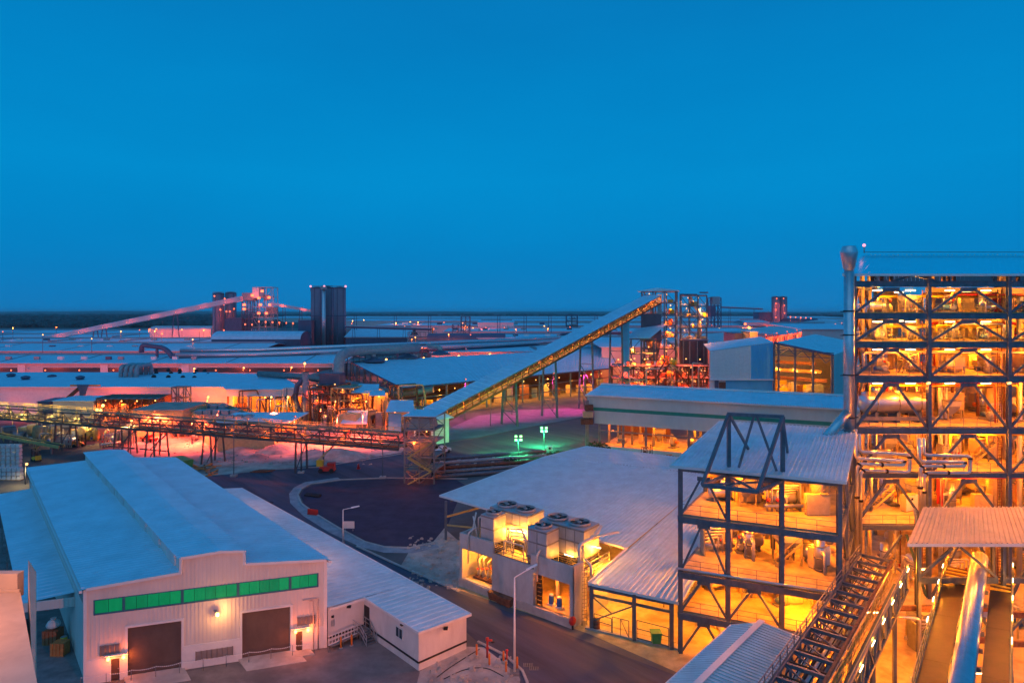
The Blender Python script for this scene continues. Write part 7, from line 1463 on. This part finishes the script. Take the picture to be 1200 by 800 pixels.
# ================================================================ far potlines, silos, pipes
def long_hall(y_eave, y_base, Y, y_back, dY, px0, px1, lab, strip=True, lamps=0, rot=0.0, m=ROOF, lc=O3, watt=2500):
    zE = Zat(y_eave, Y); x0, x1 = (px0 - CX) / F * Y, (px1 - CX) / F * Y; Yb = Y + dY; zb = Zat(y_back, Yb)
    fr = Fr((x0, Y), (1, rot), (-rot, 1)); U = x1 - x0; t = thing('factory_hall', lab, 'factory hall', V(x0, Y, 0))
    part('wall', MB().box(0, U, 0, .5, 0, zE, fr), mat('pale_far_wall', (.62, .58, .56), .7, 0, .06, .05, .5), t)
    part('roof', MB().slab([fr.p(-1, -1, zE + .3), fr.p(U + 1, -1, zE + .3), fr.p(U + 1, dY, zb), fr.p(-1, dY, zb)], .3), m, t); part('roof', MB().slab([fr.p(-1, dY + .02, zb), fr.p(U + 1, dY + .02, zb), fr.p(U + 1, dY * 2, zE), fr.p(-1, dY * 2, zE)], .3), m, t)
    if strip:
        n = max(2, int(U / 60))
        for k in range(n): part('window_strip', MB().box(U * (k + .06) / n, U * (k + .94) / n, -.12, -.02, zE * .52, zE * .78, fr), mat('far_glazing', (.05, .08, .08), .3), t)
    part('ridge_vent', MB().box(2, U - 2, dY - .012 * Y ** .5, dY + .02 * Y ** .5 + 1, zb + .02, zb + .05 * Y ** .5, fr), mat('far_ridge_vent', (.34, .34, .36), .6, 0, .1, .05), t)
    nv = int(U / (.11 * Y))
    vb = MB()
    for k in range(nv): u = U * (k + .5) / nv; vb.box(u - .35, u + .35, dY * .1, dY - 2, zE + .1 * (zb - zE) + .35, zb + .3, fr) if zb - zE < 2 else vb.hexa([fr.p(u - .3, 0, zE + .3), fr.p(u + .3, 0, zE + .3), fr.p(u + .3, dY, zb), fr.p(u - .3, dY, zb)], [fr.p(u - .3, 0, zE + .55), fr.p(u + .3, 0, zE + .55), fr.p(u + .3, dY, zb + .25), fr.p(u - .3, dY, zb + .25)])
    if nv: part('roof_seam', vb, mat('far_ridge_vent', (.34, .34, .36)), t, kind='stuff')
    for k in range(lamps):
        q = fr.p(U * (k + .5) / lamps, -.35 * Y / 10, zE * .75); part('lamp_bulb', MB().ball(q, .0011 * Y, 6), E_RED, t)
        if k % 2 == 0: glow(t, q - V(0, .03 * Y, 0), watt, lc, .6)
    return t
h1 = long_hall(426, 443, 306, 415.5, 22, -140, 400, 'nearest far factory hall with dark window strips and pink wall', True, 14, 0.0, watt=1900)
for px in (21, 118, 213): 
    x = D(px + 4, 305.6, 0).x; part('pilaster', MB().box(x - 1.8, x + 1.8, 305.5, 305.95, 0, Zat(427, 306)), TRIM, h1)
long_hall(411.5, 416, 420, 402, 38, -160, 300, 'second far factory hall roof with a line of pink lights', False, 12, watt=2600)
long_hall(401.5, 405, 520, 396.5, 50, -160, 262, 'third far factory hall roof behind the elevated pipe', False, 8, watt=3200)
long_hall(395.8, 398, 640, 391.5, 60, -160, 250, 'fourth far factory hall roof at left', False, 6, watt=4000)
long_hall(390.5, 393, 780, 387, 90, -160, 245, 'farthest left factory hall roof below the woodland', False, 5, watt=8000)
# right half of the potlines
long_hall(413, 421, 345, 406, 26, 505, 760, 'far hall with dark windows behind the large shed', True, 8, .18, watt=3600)
long_hall(396, 402, 440, 391.5, 40, 560, 1000, 'pale far hall roof behind the inclined conveyor', False, 5, .05, watt=4000)
long_hall(388.5, 392, 640, 384.5, 60, 520, 1010, 'distant hall roof in the middle of the skyline', False, 5, watt=6000)
long_hall(381.5, 384, 860, 378.5, 100, 440, 1010, 'very distant hall roof near the horizon', False, 4, watt=8000)
long_hall(376, 378, 1250, 373.5, 160, 400, 1010, 'farthest hall roof on the right horizon', False, 3, watt=9000)
long_hall(372.5, 374, 2000, 370.8, 240, 300, 1010, 'last thin hall roof below the horizon', False, 0)
long_hall(407, 417, 300, 395, 40, 705, 832, 'wide blue hall roof behind the head tower', False, 3, .05, watt=2500)
t = long_hall(378, 385, 720, 375.5, 40, 560, 602, 'pink lit distant shed beside the lattice tower', False, 2, watt=8000)
# elevated double pipe
t = thing('pipe_bridge', 'long elevated double pipe crossing the whole middle distance', 'pipe bridge', D(400, 330, 0))
PP = [DP(206, 416, 318), DP(300, 415, 322), DP(400, 411, 330), DP(500, 407, 345), DP(600, 402.5, 372), DP(705, 396.5, 410)]
for k, o in enumerate((0, 2.2)): part('pipe', MB().sweep([p + V(0, o * 2, o * .9) for p in PP], 1.15, 10), LAG if k else GALV, t)
part('beam', MB().sweep([p - V(0, 0, 1.9) for p in PP], .7, 4), NAVY, t)
for k in range(18):
    s_ = k / 17 * 5; i = min(4, int(s_)); q = PP[i].lerp(PP[i + 1], s_ - i); member(t, 'pipe_support', NAVY, V(q.x, q.y, 0), q - V(0, 0, 1.6), .9)
part('riser', MB().bend([DP(166, 413, 322), DP(166, 404, 322), DP(190, 407, 321), DP(197, 411, 320), DP(203, 420, 318), PP[0]], 1.2, 10), NAVY, t)
member(t, 'pipe_support', NAVY, D(184, 320, 0), DP(184, 409, 320), 1.0)
t = thing('pipe_bend', 'far pipe portal right of the middle behind the hall roofs', 'pipe bridge', D(660, 420, 0)); part('pipe', MB().bend([DP(657, 397, 420), DP(657, 391.5, 420), DP(690, 391, 424), DP(730, 390.5, 428)], .9, 8), NAVY, t); [member(t, 'pipe_support', NAVY, D(px, 422, 0), DP(px, 392, 422), .7) for px in (664, 672, 690)]
# road lamps along the pipe
for i, (px, py) in enumerate(((227, 431), (285, 430), (341, 429.5), (356.5, 424.5), (452, 420), (496, 418.5), (490, 422), (531.5, 419), (537, 416), (570, 416.5), (573.5, 414), (604, 413), (607.5, 411), (639.5, 409.5), (717, 404))):
    Y = 296 if px < 420 else 318 + (px - 420) * .2; big = px in (356.5, 452, 496, 537, 573.5, 607.5, 639.5, 717)
    q = D(px, Y, 0); mast_lamp(q, Zat(py, Y), E_OR, 2600 if big else 1200, O2, f'{NTH[i]} orange road lamp from the left, {"before the window strip hall" if px < 420 else "along the elevated pipe"}', 'road lamps along the elevated pipe', .55 if big else .35)
# ---- silos
def silo(px, r_px, ptop, Y, lab, m_=None, base=0, grp='silos', flange=True):
    q = D(px, Y, 0); r = r_px / F * Y; z = Zat(ptop, Y); t = thing('silo', lab, 'silo', q, grp)
    part('shell', MB().lathe(q, [(r, 0), (r, z), (r * .3, z + r * .12)], 24), m_ or GREYSILO, t); part('rim', MB().lathe(q + V(0, 0, z - r * .12), [(r * 1.06, 0), (r * 1.06, r * .14)], 24), NAVY, t)
    part('roof_rail', MB().lathe(q + V(0, 0, z + 1.0), [(r, 0), (r, .25)], 24), GREYP, t)
    b = MB(); n = 6
    for k in range(n): a = 2 * math.pi * k / n + .4; b.box(q.x + math.cos(a) * r - .2, q.x + math.cos(a) * r + .2, q.y + math.sin(a) * r - .2, q.y + math.sin(a) * r + .2, 0, z - r * .15)
    part('rib', b, NAVY, t); return t
silo(371.5, 6.6, 337, 520, 'tall grey silo at the left of the central silo group', grp='central silos'); silo(384, 7.0, 336.5, 532, 'tall grey silo in the middle of the central group', grp='central silos'); silo(398, 6.8, 337, 520, 'tall grey silo at the right of the central silo group', grp='central silos')
q = D(379.5, 505, 0); t = thing('elevator_shaft', 'pale lift shaft running up before the central silos', 'shaft', q); part('shaft', MB().lathe(q, [(1.5, 0), (1.5, Zat(339, 505))], 12), GALV, t); part('head', MB().box(q.x - 2, q.x + 2, 503, 507, Zat(339, 505), Zat(336, 505)), GREYP, t)
t = thing('silo_platform', 'service platform with beacon lamps round the central silos', 'platform', D(384, 512, 0)); part('deck', MB().box(D(363, 511, 0).x, D(406.5, 511, 0).x, 511, 512.5, Zat(370.5, 511), Zat(369.5, 511)), NAVY, t)
for px in (364, 380, 405): q = DP(px, 335.5, 512); part('lamp_bulb', MB().ball(q, .9, 6), E_BEACON, t); part('lamp_post', MB().bar(q - V(0, 0, 4), q, .3), NAVY, t)
silo(256, 6, 343.5, 620, 'left of two tall silos beside the far processing tower', grp='left silos'); silo(270.5, 5.8, 343, 626, 'right of two tall silos beside the far processing tower', grp='left silos')
t = thing('process_tower', 'pale clad processing tower with red lit openings far left', 'tower', D(300, 600, 0)); f_ = Fr(tuple(D(283.5, 600, 0))[:2], (1, 0), (0, 1))
U1 = 12.5 / F * 600; part('cladding', MB().box(0, U1, 0, 12, Zat(352, 600), Zat(343, 600), f_), GREYP, t); lattice(t, f_, U1, 12, 0, Zat(352, 600), 3, 5, .6, NAVY, False)
f2 = Fr(tuple(D(296, 600, 0))[:2], (1, 0), (0, 1)); U2 = 24 / F * 600; zt6 = Zat(336.5, 600); part('cladding', MB().box(0, 6, -.3, 12, Zat(349, 600), zt6, f2), TRIM, t); part('cladding', MB().box(6.2, U2 * .6, 11, 12, Zat(352, 600), Zat(345, 600), f2), GREYP, t); part('cladding', MB().box(U2 * .45, U2, 11, 12, Zat(368, 600), Zat(360, 600), f2), GREYP, t); lattice(t, f2, U2, 12, 0, zt6, 3, 6, .5, GREYP, False)
for (px, py) in ((286, 357), (286, 362), (295.5, 346), (307, 341), (303, 349), (315, 348.5), (305, 357), (316, 357), (303, 367), (312, 367)): q = DP(px, py, 597); part('lamp_bulb', MB().box(q.x - 1, q.x + 1, 596.5, 598.5, q.z - 1.0, q.z + 1.0), E_RED, t); glow(t, q + V(0, -4, 0), 260, O3, 1)
for i in range(10): 
    px = 287 + i * 8; mast_lamp(D(px, 590, 0), Zat(375 + .4 * i + (4 if i < 2 else 0), 590), E_RED, 1200 if i % 2 else 0, O3, f'{NTH[i]} red lamp from the left in the row below the far processing tower', 'red lamps below the far processing tower', .75)
for i, (px, py) in enumerate(((251, 346), (263, 349), (262, 356), (265, 364), (269, 364), (258, 362), (262, 386), (274, 361))): q = DP(px, py, 612); mast_lamp(D(px, 612, 0), q.z, E_RED, 600, O3, f'{NTH[i]} red lamp on the pair of left silos', 'red lamps on the left silos', .7, pole=True)
block(263, 283, 373, 392, 596, 22, 'square navy hopper house beside the left silos', NAVY, NAVY); block(349.5, 365, 375.5, 400, 505, 20, 'square navy hopper house left of the central silos', NAVY, NAVY)
# long conveyors to the silos
def far_conv(p, q, w, lab, legs, m_=PINKR, light=0):
    t = thing('belt_conveyor', lab, 'conveyor', V(p.x, p.y, 0)); d = (q - p).normalized(); part('gallery', MB().bar(p, q, w, w * .75), m_, t); part('roof', MB().bar(p + V(0, 0, w * .4), q + V(0, 0, w * .4), w * 1.1, w * .1), ROOF, t)
    for s_ in legs: c = p.lerp(q, s_); [member(t, 'trestle_leg', NAVY, V(c.x + o * w * .8, c.y, 0), c + V(o * w * .3, 0, -w * .3), w * .12) for o in (-1, 1)]
    for k in range(light): c = p.lerp(q, (k + .5) / light) + V(0, -w * 1.6, -w * .2); glow(t, c, 350, O3, .6); part('lamp_bulb', MB().ball(c, .3, 6), E_RED, t)
    return t
far_conv(DP(30, 402, 600), DP(283, 350, 585), 5.2, 'long pink lit conveyor climbing from the ground to the left silos', (.33, .37, .7), light=9)
far_conv(DP(319, 356, 590), DP(368, 364.5, 540), 3.0, 'short sloping conveyor from processing tower to the central silos', (.3, .7), light=2)
far_conv(DP(405, 383, 500), DP(505, 386, 470), 2.2, 'dark horizontal conveyor right of the central silos', (.1, .4, .7), NAVY)
# curved roof store
def barrel(px0, px1, pe, pr, pb, Y, d, lab, wall=NAVY, m_=ROOF):
    x0, x1 = (px0 - CX) / F * Y, (px1 - CX) / F * Y; ze, zr_, t = Zat(pe, Y), Zat(pr, Y), None; t = thing('barrel_store', lab, 'store building', V(x0, Y, 0)); n = 8
    prof = [(Y + d / 2 - d / 2 * math.cos(math.pi * k / n), ze + (zr_ - ze) * math.sin(math.pi * k / n)) for k in range(n + 1)]; b = MB()
    for (ya, za), (yc, zc_) in zip(prof[:-1], prof[1:]): b.face((x0, ya, za), (x1, ya, za), (x1, yc, zc_), (x0, yc, zc_), smooth=True)
    part('roof', b, m_, t); b = MB(); b.box(x0 + .3, x1 - .3, Y + .3, Y + d - .3, 0, ze); b.face(*[(x0 + .4, y, z) for y, z in prof]); b.face(*[(x1 - .4, y, z) for y, z in prof]); part('wall', b, wall, t); return t
t = barrel(247, 352, 397.5, 388.5, 412, 470, 26, 'barrel roofed store with navy walls in front of the far tower'); part('end_opening', MB().box(D(246, 470, 0).x - .4, D(246, 470, 0).x + .2, 474, 492, 4, Zat(393, 470)), DARK, t); glow(t, DP(252, 404, 460), 2500, O3, .6)
t = barrel(175, 247, 386, 382, 391, 640, 24, 'far pink lit barrel store behind the long conveyor', TRIM, PINKR); 
for k in range(4): glow(t, DP(180 + k * 20, 389, 630), 900, O3, 1)
mast_lamp(D(175, 620, 0), Zat(385, 620), E_RED, 5000, O3, 'bright red lamp at the left end of the pink barrel store', None, 1.1)
t = long_hall(395, 408, 500, 384, 26, 405, 478, 'navy walled hall right of the central silos', False, 0, m=ROOF); 
part('cladding', MB().box(D(405, 499.5, 0).x, D(477, 499.5, 0).x, 499.4, 499.9, 0, Zat(396, 500)), NAVY, t)
t = barrel(500, 592, 399, 391, 405, 440, 20, 'long dark round backed store right of the white process rig', NAVY, NAVY)
rg = random.Random(55)
t = thing('process_rig', 'white lit far process rig with silos at the centre of the skyline', 'steel platform', D(490, 470, 0)); f_ = Fr(tuple(D(478, 470, 0))[:2], (1, 0), (0, 1)); lattice(t, f_, 20, 8, 0, Zat(389, 470), 5, 3, .4, GREYP, True); junk(t, f_, 19, 7, [0, 6], 5, [TRIM, WHITEP, GREYP], rg, 5); part('boom', MB().bar(D(507, 469, 2), DP(507, 384, 469), .9), ORAP, t)
t = thing('process_rig', 'far lattice tower with red glints left of the pink shed', 'tower', D(545, 640, 0)); f_ = Fr(tuple(D(530, 640, 0))[:2], (1, 0), (0, 1)); lattice(t, f_, 17, 10, 0, Zat(380, 640), 3, 3, .5, NAVY, True); f3 = Fr(tuple(D(540, 640, 0))[:2], (1, 0), (0, 1)); lattice(t, f3, 9, 10, 0, Zat(371, 640), 2, 5, .5, NAVY, True); junk(t, f_, 15, 8, [0, 8], 5, [TRIM, RUST, GREYP], rg, 4); redlamps(t, f_, 17, 8, [7, 14], 2, 2500, O3, rg, E_RED, .5)
t = thing('process_rig', 'dark far rig with stacked tanks behind the inclined conveyor', 'tower', D(670, 800, 0)); f_ = Fr(tuple(D(664, 800, 0))[:2], (1, 0), (0, 1)); lattice(t, f_, 14, 10, 0, Zat(369, 800), 2, 4, .7, NAVY, True); junk(t, f_, 12, 8, [0, 8, 16, 24], 3, [NAVY, GREYP], rg, 7)
for i, px in enumerate((415, 462, 502, 583, 614, 643, 697)):
    Y = 520; q = D(px, Y, 0); t = thing('light_mast', f'thin dark lattice mast on the skyline {["right of the central silos","above the navy hall","by the white process rig","left of the pink shed roof","right of the pink shed roof","left of the dark rig","near the inclined conveyor"][i]}', 'mast', q, 'thin masts on the skyline'); part('pole', MB().sweep([q, DP(px, 369.5, Y)], [.4, .2], 5), NAVY, t); part('pole', MB().sweep([q + V(2, 0, 0), DP(px, 369.5, Y) + V(2, 0, 0)], [.35, .2], 5), NAVY, t); z = Zat(370, Y); part('crossarm', MB().bar(q + V(-.5, 0, z), q + V(2.5, 0, z), .3), NAVY, t)
# ---- right side: box hall, open shed, red pipe hall, far silos
Y = 200; t = thing('box_hall', 'pale blue and white windowless hall before the open lit shed', 'building', D(832, 200, 0))
xa, xm, xb = D(832, Y, 0).x, D(880, Y, 0).x, D(906, Y, 0).x; za_, zm_, zb_ = Zat(411.5, Y), Zat(404.5, Y), Zat(401, Y); zl = Zat(444, Y)
def quadwall(b, x0, x1, y, z0, z1, z2): b.hexa([(x0, y, z0), (x1, y, z0), (x1, y + .5, z0), (x0, y + .5, z0)], [(x0, y, z1), (x1, y, z2), (x1, y + .5, z2), (x0, y + .5, z1)])
b = MB(); quadwall(b, xa, xm, Y, zl, za_, zm_); b.box(xa, xm, Y + .5, Y + .6, 0, zl); 
for k in range(9): x = xa + (xm - xa) * (k + .5) / 9; b.box(x - .06, x + .06, Y - .06, Y, zl, za_ + (zm_ - za_) * (k + .5) / 9 - .1)
part('wall', b, TRIM, t); b = MB(); quadwall(b, xm, xb, Y + .02, zl, zm_, zb_); b.box(D(851, Y, 0).x, xb, Y + .3, Y + .55, 0, zl - .2)
for k in range(5): x = xm + (xb - xm) * (k + .5) / 5; b.box(x - .06, x + .06, Y - .04, Y + .02, zl, zm_ - .1)
part('wall', b, BLUEC, t); part('ledge', MB().box(xa, xb, Y - .4, Y, zl - .4, zl), TRIM, t); part('opening', MB().box(xa + 3, D(851, Y, 0).x, Y + .35, Y + .5, Zat(457, Y), zl - 1), RUST, t); part('frame', MB().box(xa + 1.6, xa + 2.8, Y + .1, Y + .4, 0, zl - .4), NAVY, t)
part('roof', MB().slab([V(xa, Y, za_ + .1), V(xm, Y, zm_ + .1), V(xb, Y, zb_ + .1), V(xb + 12, Y + 40, zb_ + .3), V(xa + 10, Y + 40, za_ + .3)], .2), ROOF, t)
t = thing('lit_shed', 'open fronted shed with orange lit interior and grey gable roof', 'shed', D(906, 200, 0))
A, B = V(xb + .3, 200, Zat(401.5, 200)), D(977, 185, Zat(416, 185)); Cc, Dd = D(1012, 232, 0) + V(0, 0, Zat(403, 232)), D(955, 242, 0) + V(0, 0, Zat(391.5, 242))
b = MB(); b.corr(A, B, Cc, Dd, 1.2, .1); part('roof', b, ROOFP, t); part('fascia', MB().bar(A, B, .3, .6), NAVY, t)
def fpt(s_, z): q = A.lerp(B, s_); return V(q.x, q.y, z)
for s_ in (.0, .08, .37, .67, .97): member(t, 'column', STEEL, fpt(s_, 0), fpt(s_, A.z + (B.z - A.z) * s_ - .3), .5)
for z in (Zat(411, 195), Zat(417, 195)): member(t, 'rail', STEEL, fpt(0, z), fpt(1, z), .22)
for k in range(8): member(t, 'brace', STEEL, fpt(k / 8, A.z + (B.z - A.z) * k / 8 - .6 - 2.2 * (k % 2)), fpt((k + 1) / 8, A.z + (B.z - A.z) * (k + 1) / 8 - 2.8 + 2.2 * (k % 2)), .2)
part('wall', MB().face(B, Cc, V(Cc.x, Cc.y, 0), V(B.x, B.y, 0)), GREENW, t); part('side_window', MB().hexa([B.lerp(Cc, .1) + V(-.3, 0, -12), B.lerp(Cc, .55) + V(-.3, 0, -12), B.lerp(Cc, .55) + V(-.1, 0, -12), B.lerp(Cc, .1) + V(-.1, 0, -12)], [B.lerp(Cc, .1) + V(-.3, 0, -5), B.lerp(Cc, .55) + V(-.3, 0, -5), B.lerp(Cc, .55) + V(-.1, 0, -5), B.lerp(Cc, .1) + V(-.1, 0, -5)]), GREENS, t)
part('floor', MB().slab([fpt(0, 6), fpt(1, 6), V(Cc.x, Cc.y, 6), V(A.x + 12, A.y + 44, 6)], .2), DECK, t); part('back_wall', MB().face(V(A.x + 10, A.y + 38, 6), V(Cc.x, Cc.y, 6), V(Cc.x, Cc.y, 20), V(A.x + 10, A.y + 38, 22)), CREAM, t); part('side_wall', MB().face(V(A.x, A.y + .5, 0), V(A.x + 10, A.y + 38, 0), V(A.x + 10, A.y + 38, 22), V(A.x, A.y + .5, 22)), CREAM, t)
rg = random.Random(91)
for k in range(12):
    q = fpt(rg.uniform(.08, .9), 6) + V(rg.uniform(2, 8), rg.uniform(4, 28), 0); part('machine', MB().box(q.x, q.x + rg.uniform(1.5, 5), q.y, q.y + 3, 6, 6 + rg.uniform(1.5, 5)), rg.choice([CREAM, RUST, YELP, GREYP]), t)
for k in range(3): part('crane_beam', MB().bar(fpt(.02, 12.5 + k * 2) + V(2 + k * 2, 8 + k * 8, 0), fpt(.96, 12.5 + k * 2) + V(4 + k * 2, 10 + k * 8, 0),   .5, 1.0), RUST, t)
for k in range(6): q = fpt(.12 + .16 * k, 15) + V(3, 8 + 9 * (k % 2), 0); part('lamp_bulb', MB().ball(q, .25, 6), E_OR, t); glow(t, q, 1300, (1, .30, .02), .4)
# hall behind with dark corrugated side
long_hall(386, 400, 300, 379, 40, 940, 1020, 'blue grey hall behind the lit shed', False, 0, .0)
t = thing('pipe_hall', 'long red lit pipe gallery running to the right behind the box hall', 'pipe gallery', D(826, 300, 0))
R0, R1 = DP(820, 409, 290), DP(1000, 379, 520)
part('wall', MB().hexa([V(R0.x, R0.y, 0), V(R1.x, R1.y, 0), V(R1.x, R1.y + 1, 0), V(R0.x, R0.y + 1, 0)], [V(R0.x, R0.y, R0.z), V(R1.x, R1.y, R1.z), V(R1.x, R1.y + 1, R1.z), V(R0.x, R0.y + 1, R0.z)]), CREAM, t); part('roof', MB().slab([R0 + V(0, -1, .4), R1 + V(0, -1, .4), R1 + V(-12, 30, 3), R0 + V(-12, 24, 3)], .3), PINKR, t)
for k in range(16): q = R0.lerp(R1, (k + .5) / 16) + V(0, -1, .5); part('post', MB().bar(V(q.x, q.y - 4, 0), q + V(0, -4, 1.2), .35), RUST, t); part('lamp_bulb', MB().ball(q + V(0, -3, 1.8), .3, 6), E_RED, t); glow(t, q + V(0, -5, -2), 1300, O3, .5) if k < 11 else None
b = MB()
for k in range(40): q = R0.lerp(R1, k / 40 * .55); b.bar(V(q.x, q.y - 5, q.z - 6), V(q.x, q.y - 5, q.z - .5), .25); 
part('pipe_frame', b, RUST, t)
block(861, 877.5, 391, 410, 270, 14, 'square navy tank house before the red pipe gallery', NAVY, NAVY); t = block(879, 888, 389, 402, 262, 10, 'small lit white cabin on the red pipe gallery', CREAM); glow(t, DP(883, 392, 258), 700, O1, .3)
silo(909, 4.6, 348, 900, 'left of two far right silos with red lamps', grp='far right silos'); silo(917.5, 4.6, 348, 905, 'right of two far right silos with red lamps', grp='far right silos')
for i, (px, py) in enumerate(((910, 349), (918, 349), (909, 355), (919, 357), (909, 362), (919, 366), (909, 371), (918, 373), (903, 379), (912, 379), (922, 380))): mast_lamp(D(px, 890, 0), Zat(py, 890), E_RED, 1600, O3, f'{["top","top","upper","upper","middle","middle","lower","lower","foot","base","foot"][i]} red lamp on the {"left" if px < 914 else "right"} far right silo', f'red lamps on the {"left" if px < 914 else "right"} far silo', .8)
t = long_hall(378, 383, 860, 375, 30, 875, 902, 'pink far shed beside the far right silos', False, 1, watt=9000); mast_lamp(D(873, 840, 0), Zat(378, 840), E_RED, 9000, O3, 'large red glow lamp left of the far right silos', None, 1.8)
block(889, 905, 366, 384, 900, 20, 'far navy hopper house beside the right silos', NAVY, NAVY); far_conv(DP(845, 360, 850), DP(893, 362, 900), 2.5, 'thin far conveyor between tower and far right silos', (.2, .8), NAVY)
t = thing('process_tower', 'far blue grey process tower right of the lattice tower', 'tower', D(838, 800, 0)); f_ = Fr(tuple(D(833, 800, 0))[:2], (1, 0), (0, 1)); lattice(t, f_, 13, 12, 0, Zat(349, 800), 3, 5, .9, NAVY, True); part('cladding', MB().box(2, 11, -1, 10, Zat(357, 800), Zat(347.5, 800), f_), GREYP, t); part('cladding', MB().box(0, 6, -.8, 10, Zat(371, 800), Zat(358, 800), f_), NAVY, t)
t = barrel(925, 960, 377, 372.5, 384, 760, 24, 'dark round backed far store right of the far silos', NAVY, NAVY)
for k in range(5): mast_lamp(D(926 + k * 6, 750, 0), Zat(370.5 + .4 * k, 750), E_RED, 4000 if k % 2 == 0 else 0, O3, f'{NTH[k]} red lamp above the dark round backed far store', 'red lamps above the far store', .7)

# scattered plant lamps out towards the horizon
rr = random.Random(101)
def far_lamps(n, x0, x1, ys, where):
    pts = sorted((rr.uniform(x0, x1), rr.choice(ys)) for k in range(n))
    for k, (px, Y) in enumerate(pts):
        q = D(px, Y, 0); c_ = 'orange' if k % 3 else 'red'; t = thing('mast_lamp', f'{NTH[k]} tiny far {c_} lamp from the left {where}', 'lamp', q, f'tiny far lamps {where}'); h_ = rr.uniform(15, 19)
        part('pole', MB().bar(q, q + V(0, 0, h_), .2), NAVY, t); part('lamp_bulb', MB().ball(q + V(0, 0, h_), .0008 * Y, 6), E_OR if k % 3 else E_RED, t)
        if k % 2: glow(t, q + V(0, -2, h_ - .5), 1500, O2, .4)
far_lamps(30, 410, 745, (430, 560, 700, 900, 1150), 'beyond the large shed'); far_lamps(20, 832, 990, (380, 520, 700, 850), 'towards the far right silos'); far_lamps(14, 0, 245, (410, 515, 630), 'among the far left hall roofs')
# small plant on the far hall roofs
for nm, n, x0, x1, py, Y in (('nearest far hall', 9, 0, 240, 420, 314), ('second far hall', 7, 0, 240, 407, 440), ('third far hall', 7, 0, 240, 399, 545), ('pale far hall behind the inclined conveyor', 9, 575, 740, 394, 460), ('distant hall on the skyline', 8, 520, 740, 386.5, 670), ('very distant hall on the skyline', 7, 450, 740, 380, 900)):
    for k in range(n):
        q = DP(x0 + (x1 - x0) * (k + rr.uniform(.2, .8)) / n, py, Y); w = Y * .004; t = thing('roof_vent', f'{NTH[k]} vent box from the left on the {nm}', 'vent', q - V(0, 0, 3), f'vent boxes on the roof of the {nm}'); part('box', MB().box(q.x - w, q.x + w, q.y, q.y + w, q.z - 3, q.z + w * .8), rr.choice((GREYP, NAVY, TRIM)), t)
# ================================================================ air
hm = bpy.data.materials.new('air'); hm.use_nodes = True; hn = hm.node_tree; hn.nodes.clear()
ho = hn.nodes.new('ShaderNodeOutputMaterial'); hv = hn.nodes.new('ShaderNodeVolumePrincipled'); hn.links.new(hv.outputs[0], ho.inputs['Volume'])
hv.inputs['Color'].default_value = (.9, .97, 1, 1); hv.inputs['Density'].default_value = 5.0e-5; hv.inputs['Anisotropy'].default_value = 0
b = MB(); b.box(-26500, 26500, -80, 16500, -1.0, 66); setting('haze', b, hm, 'stuff')
scene.cycles.volume_bounces = 0
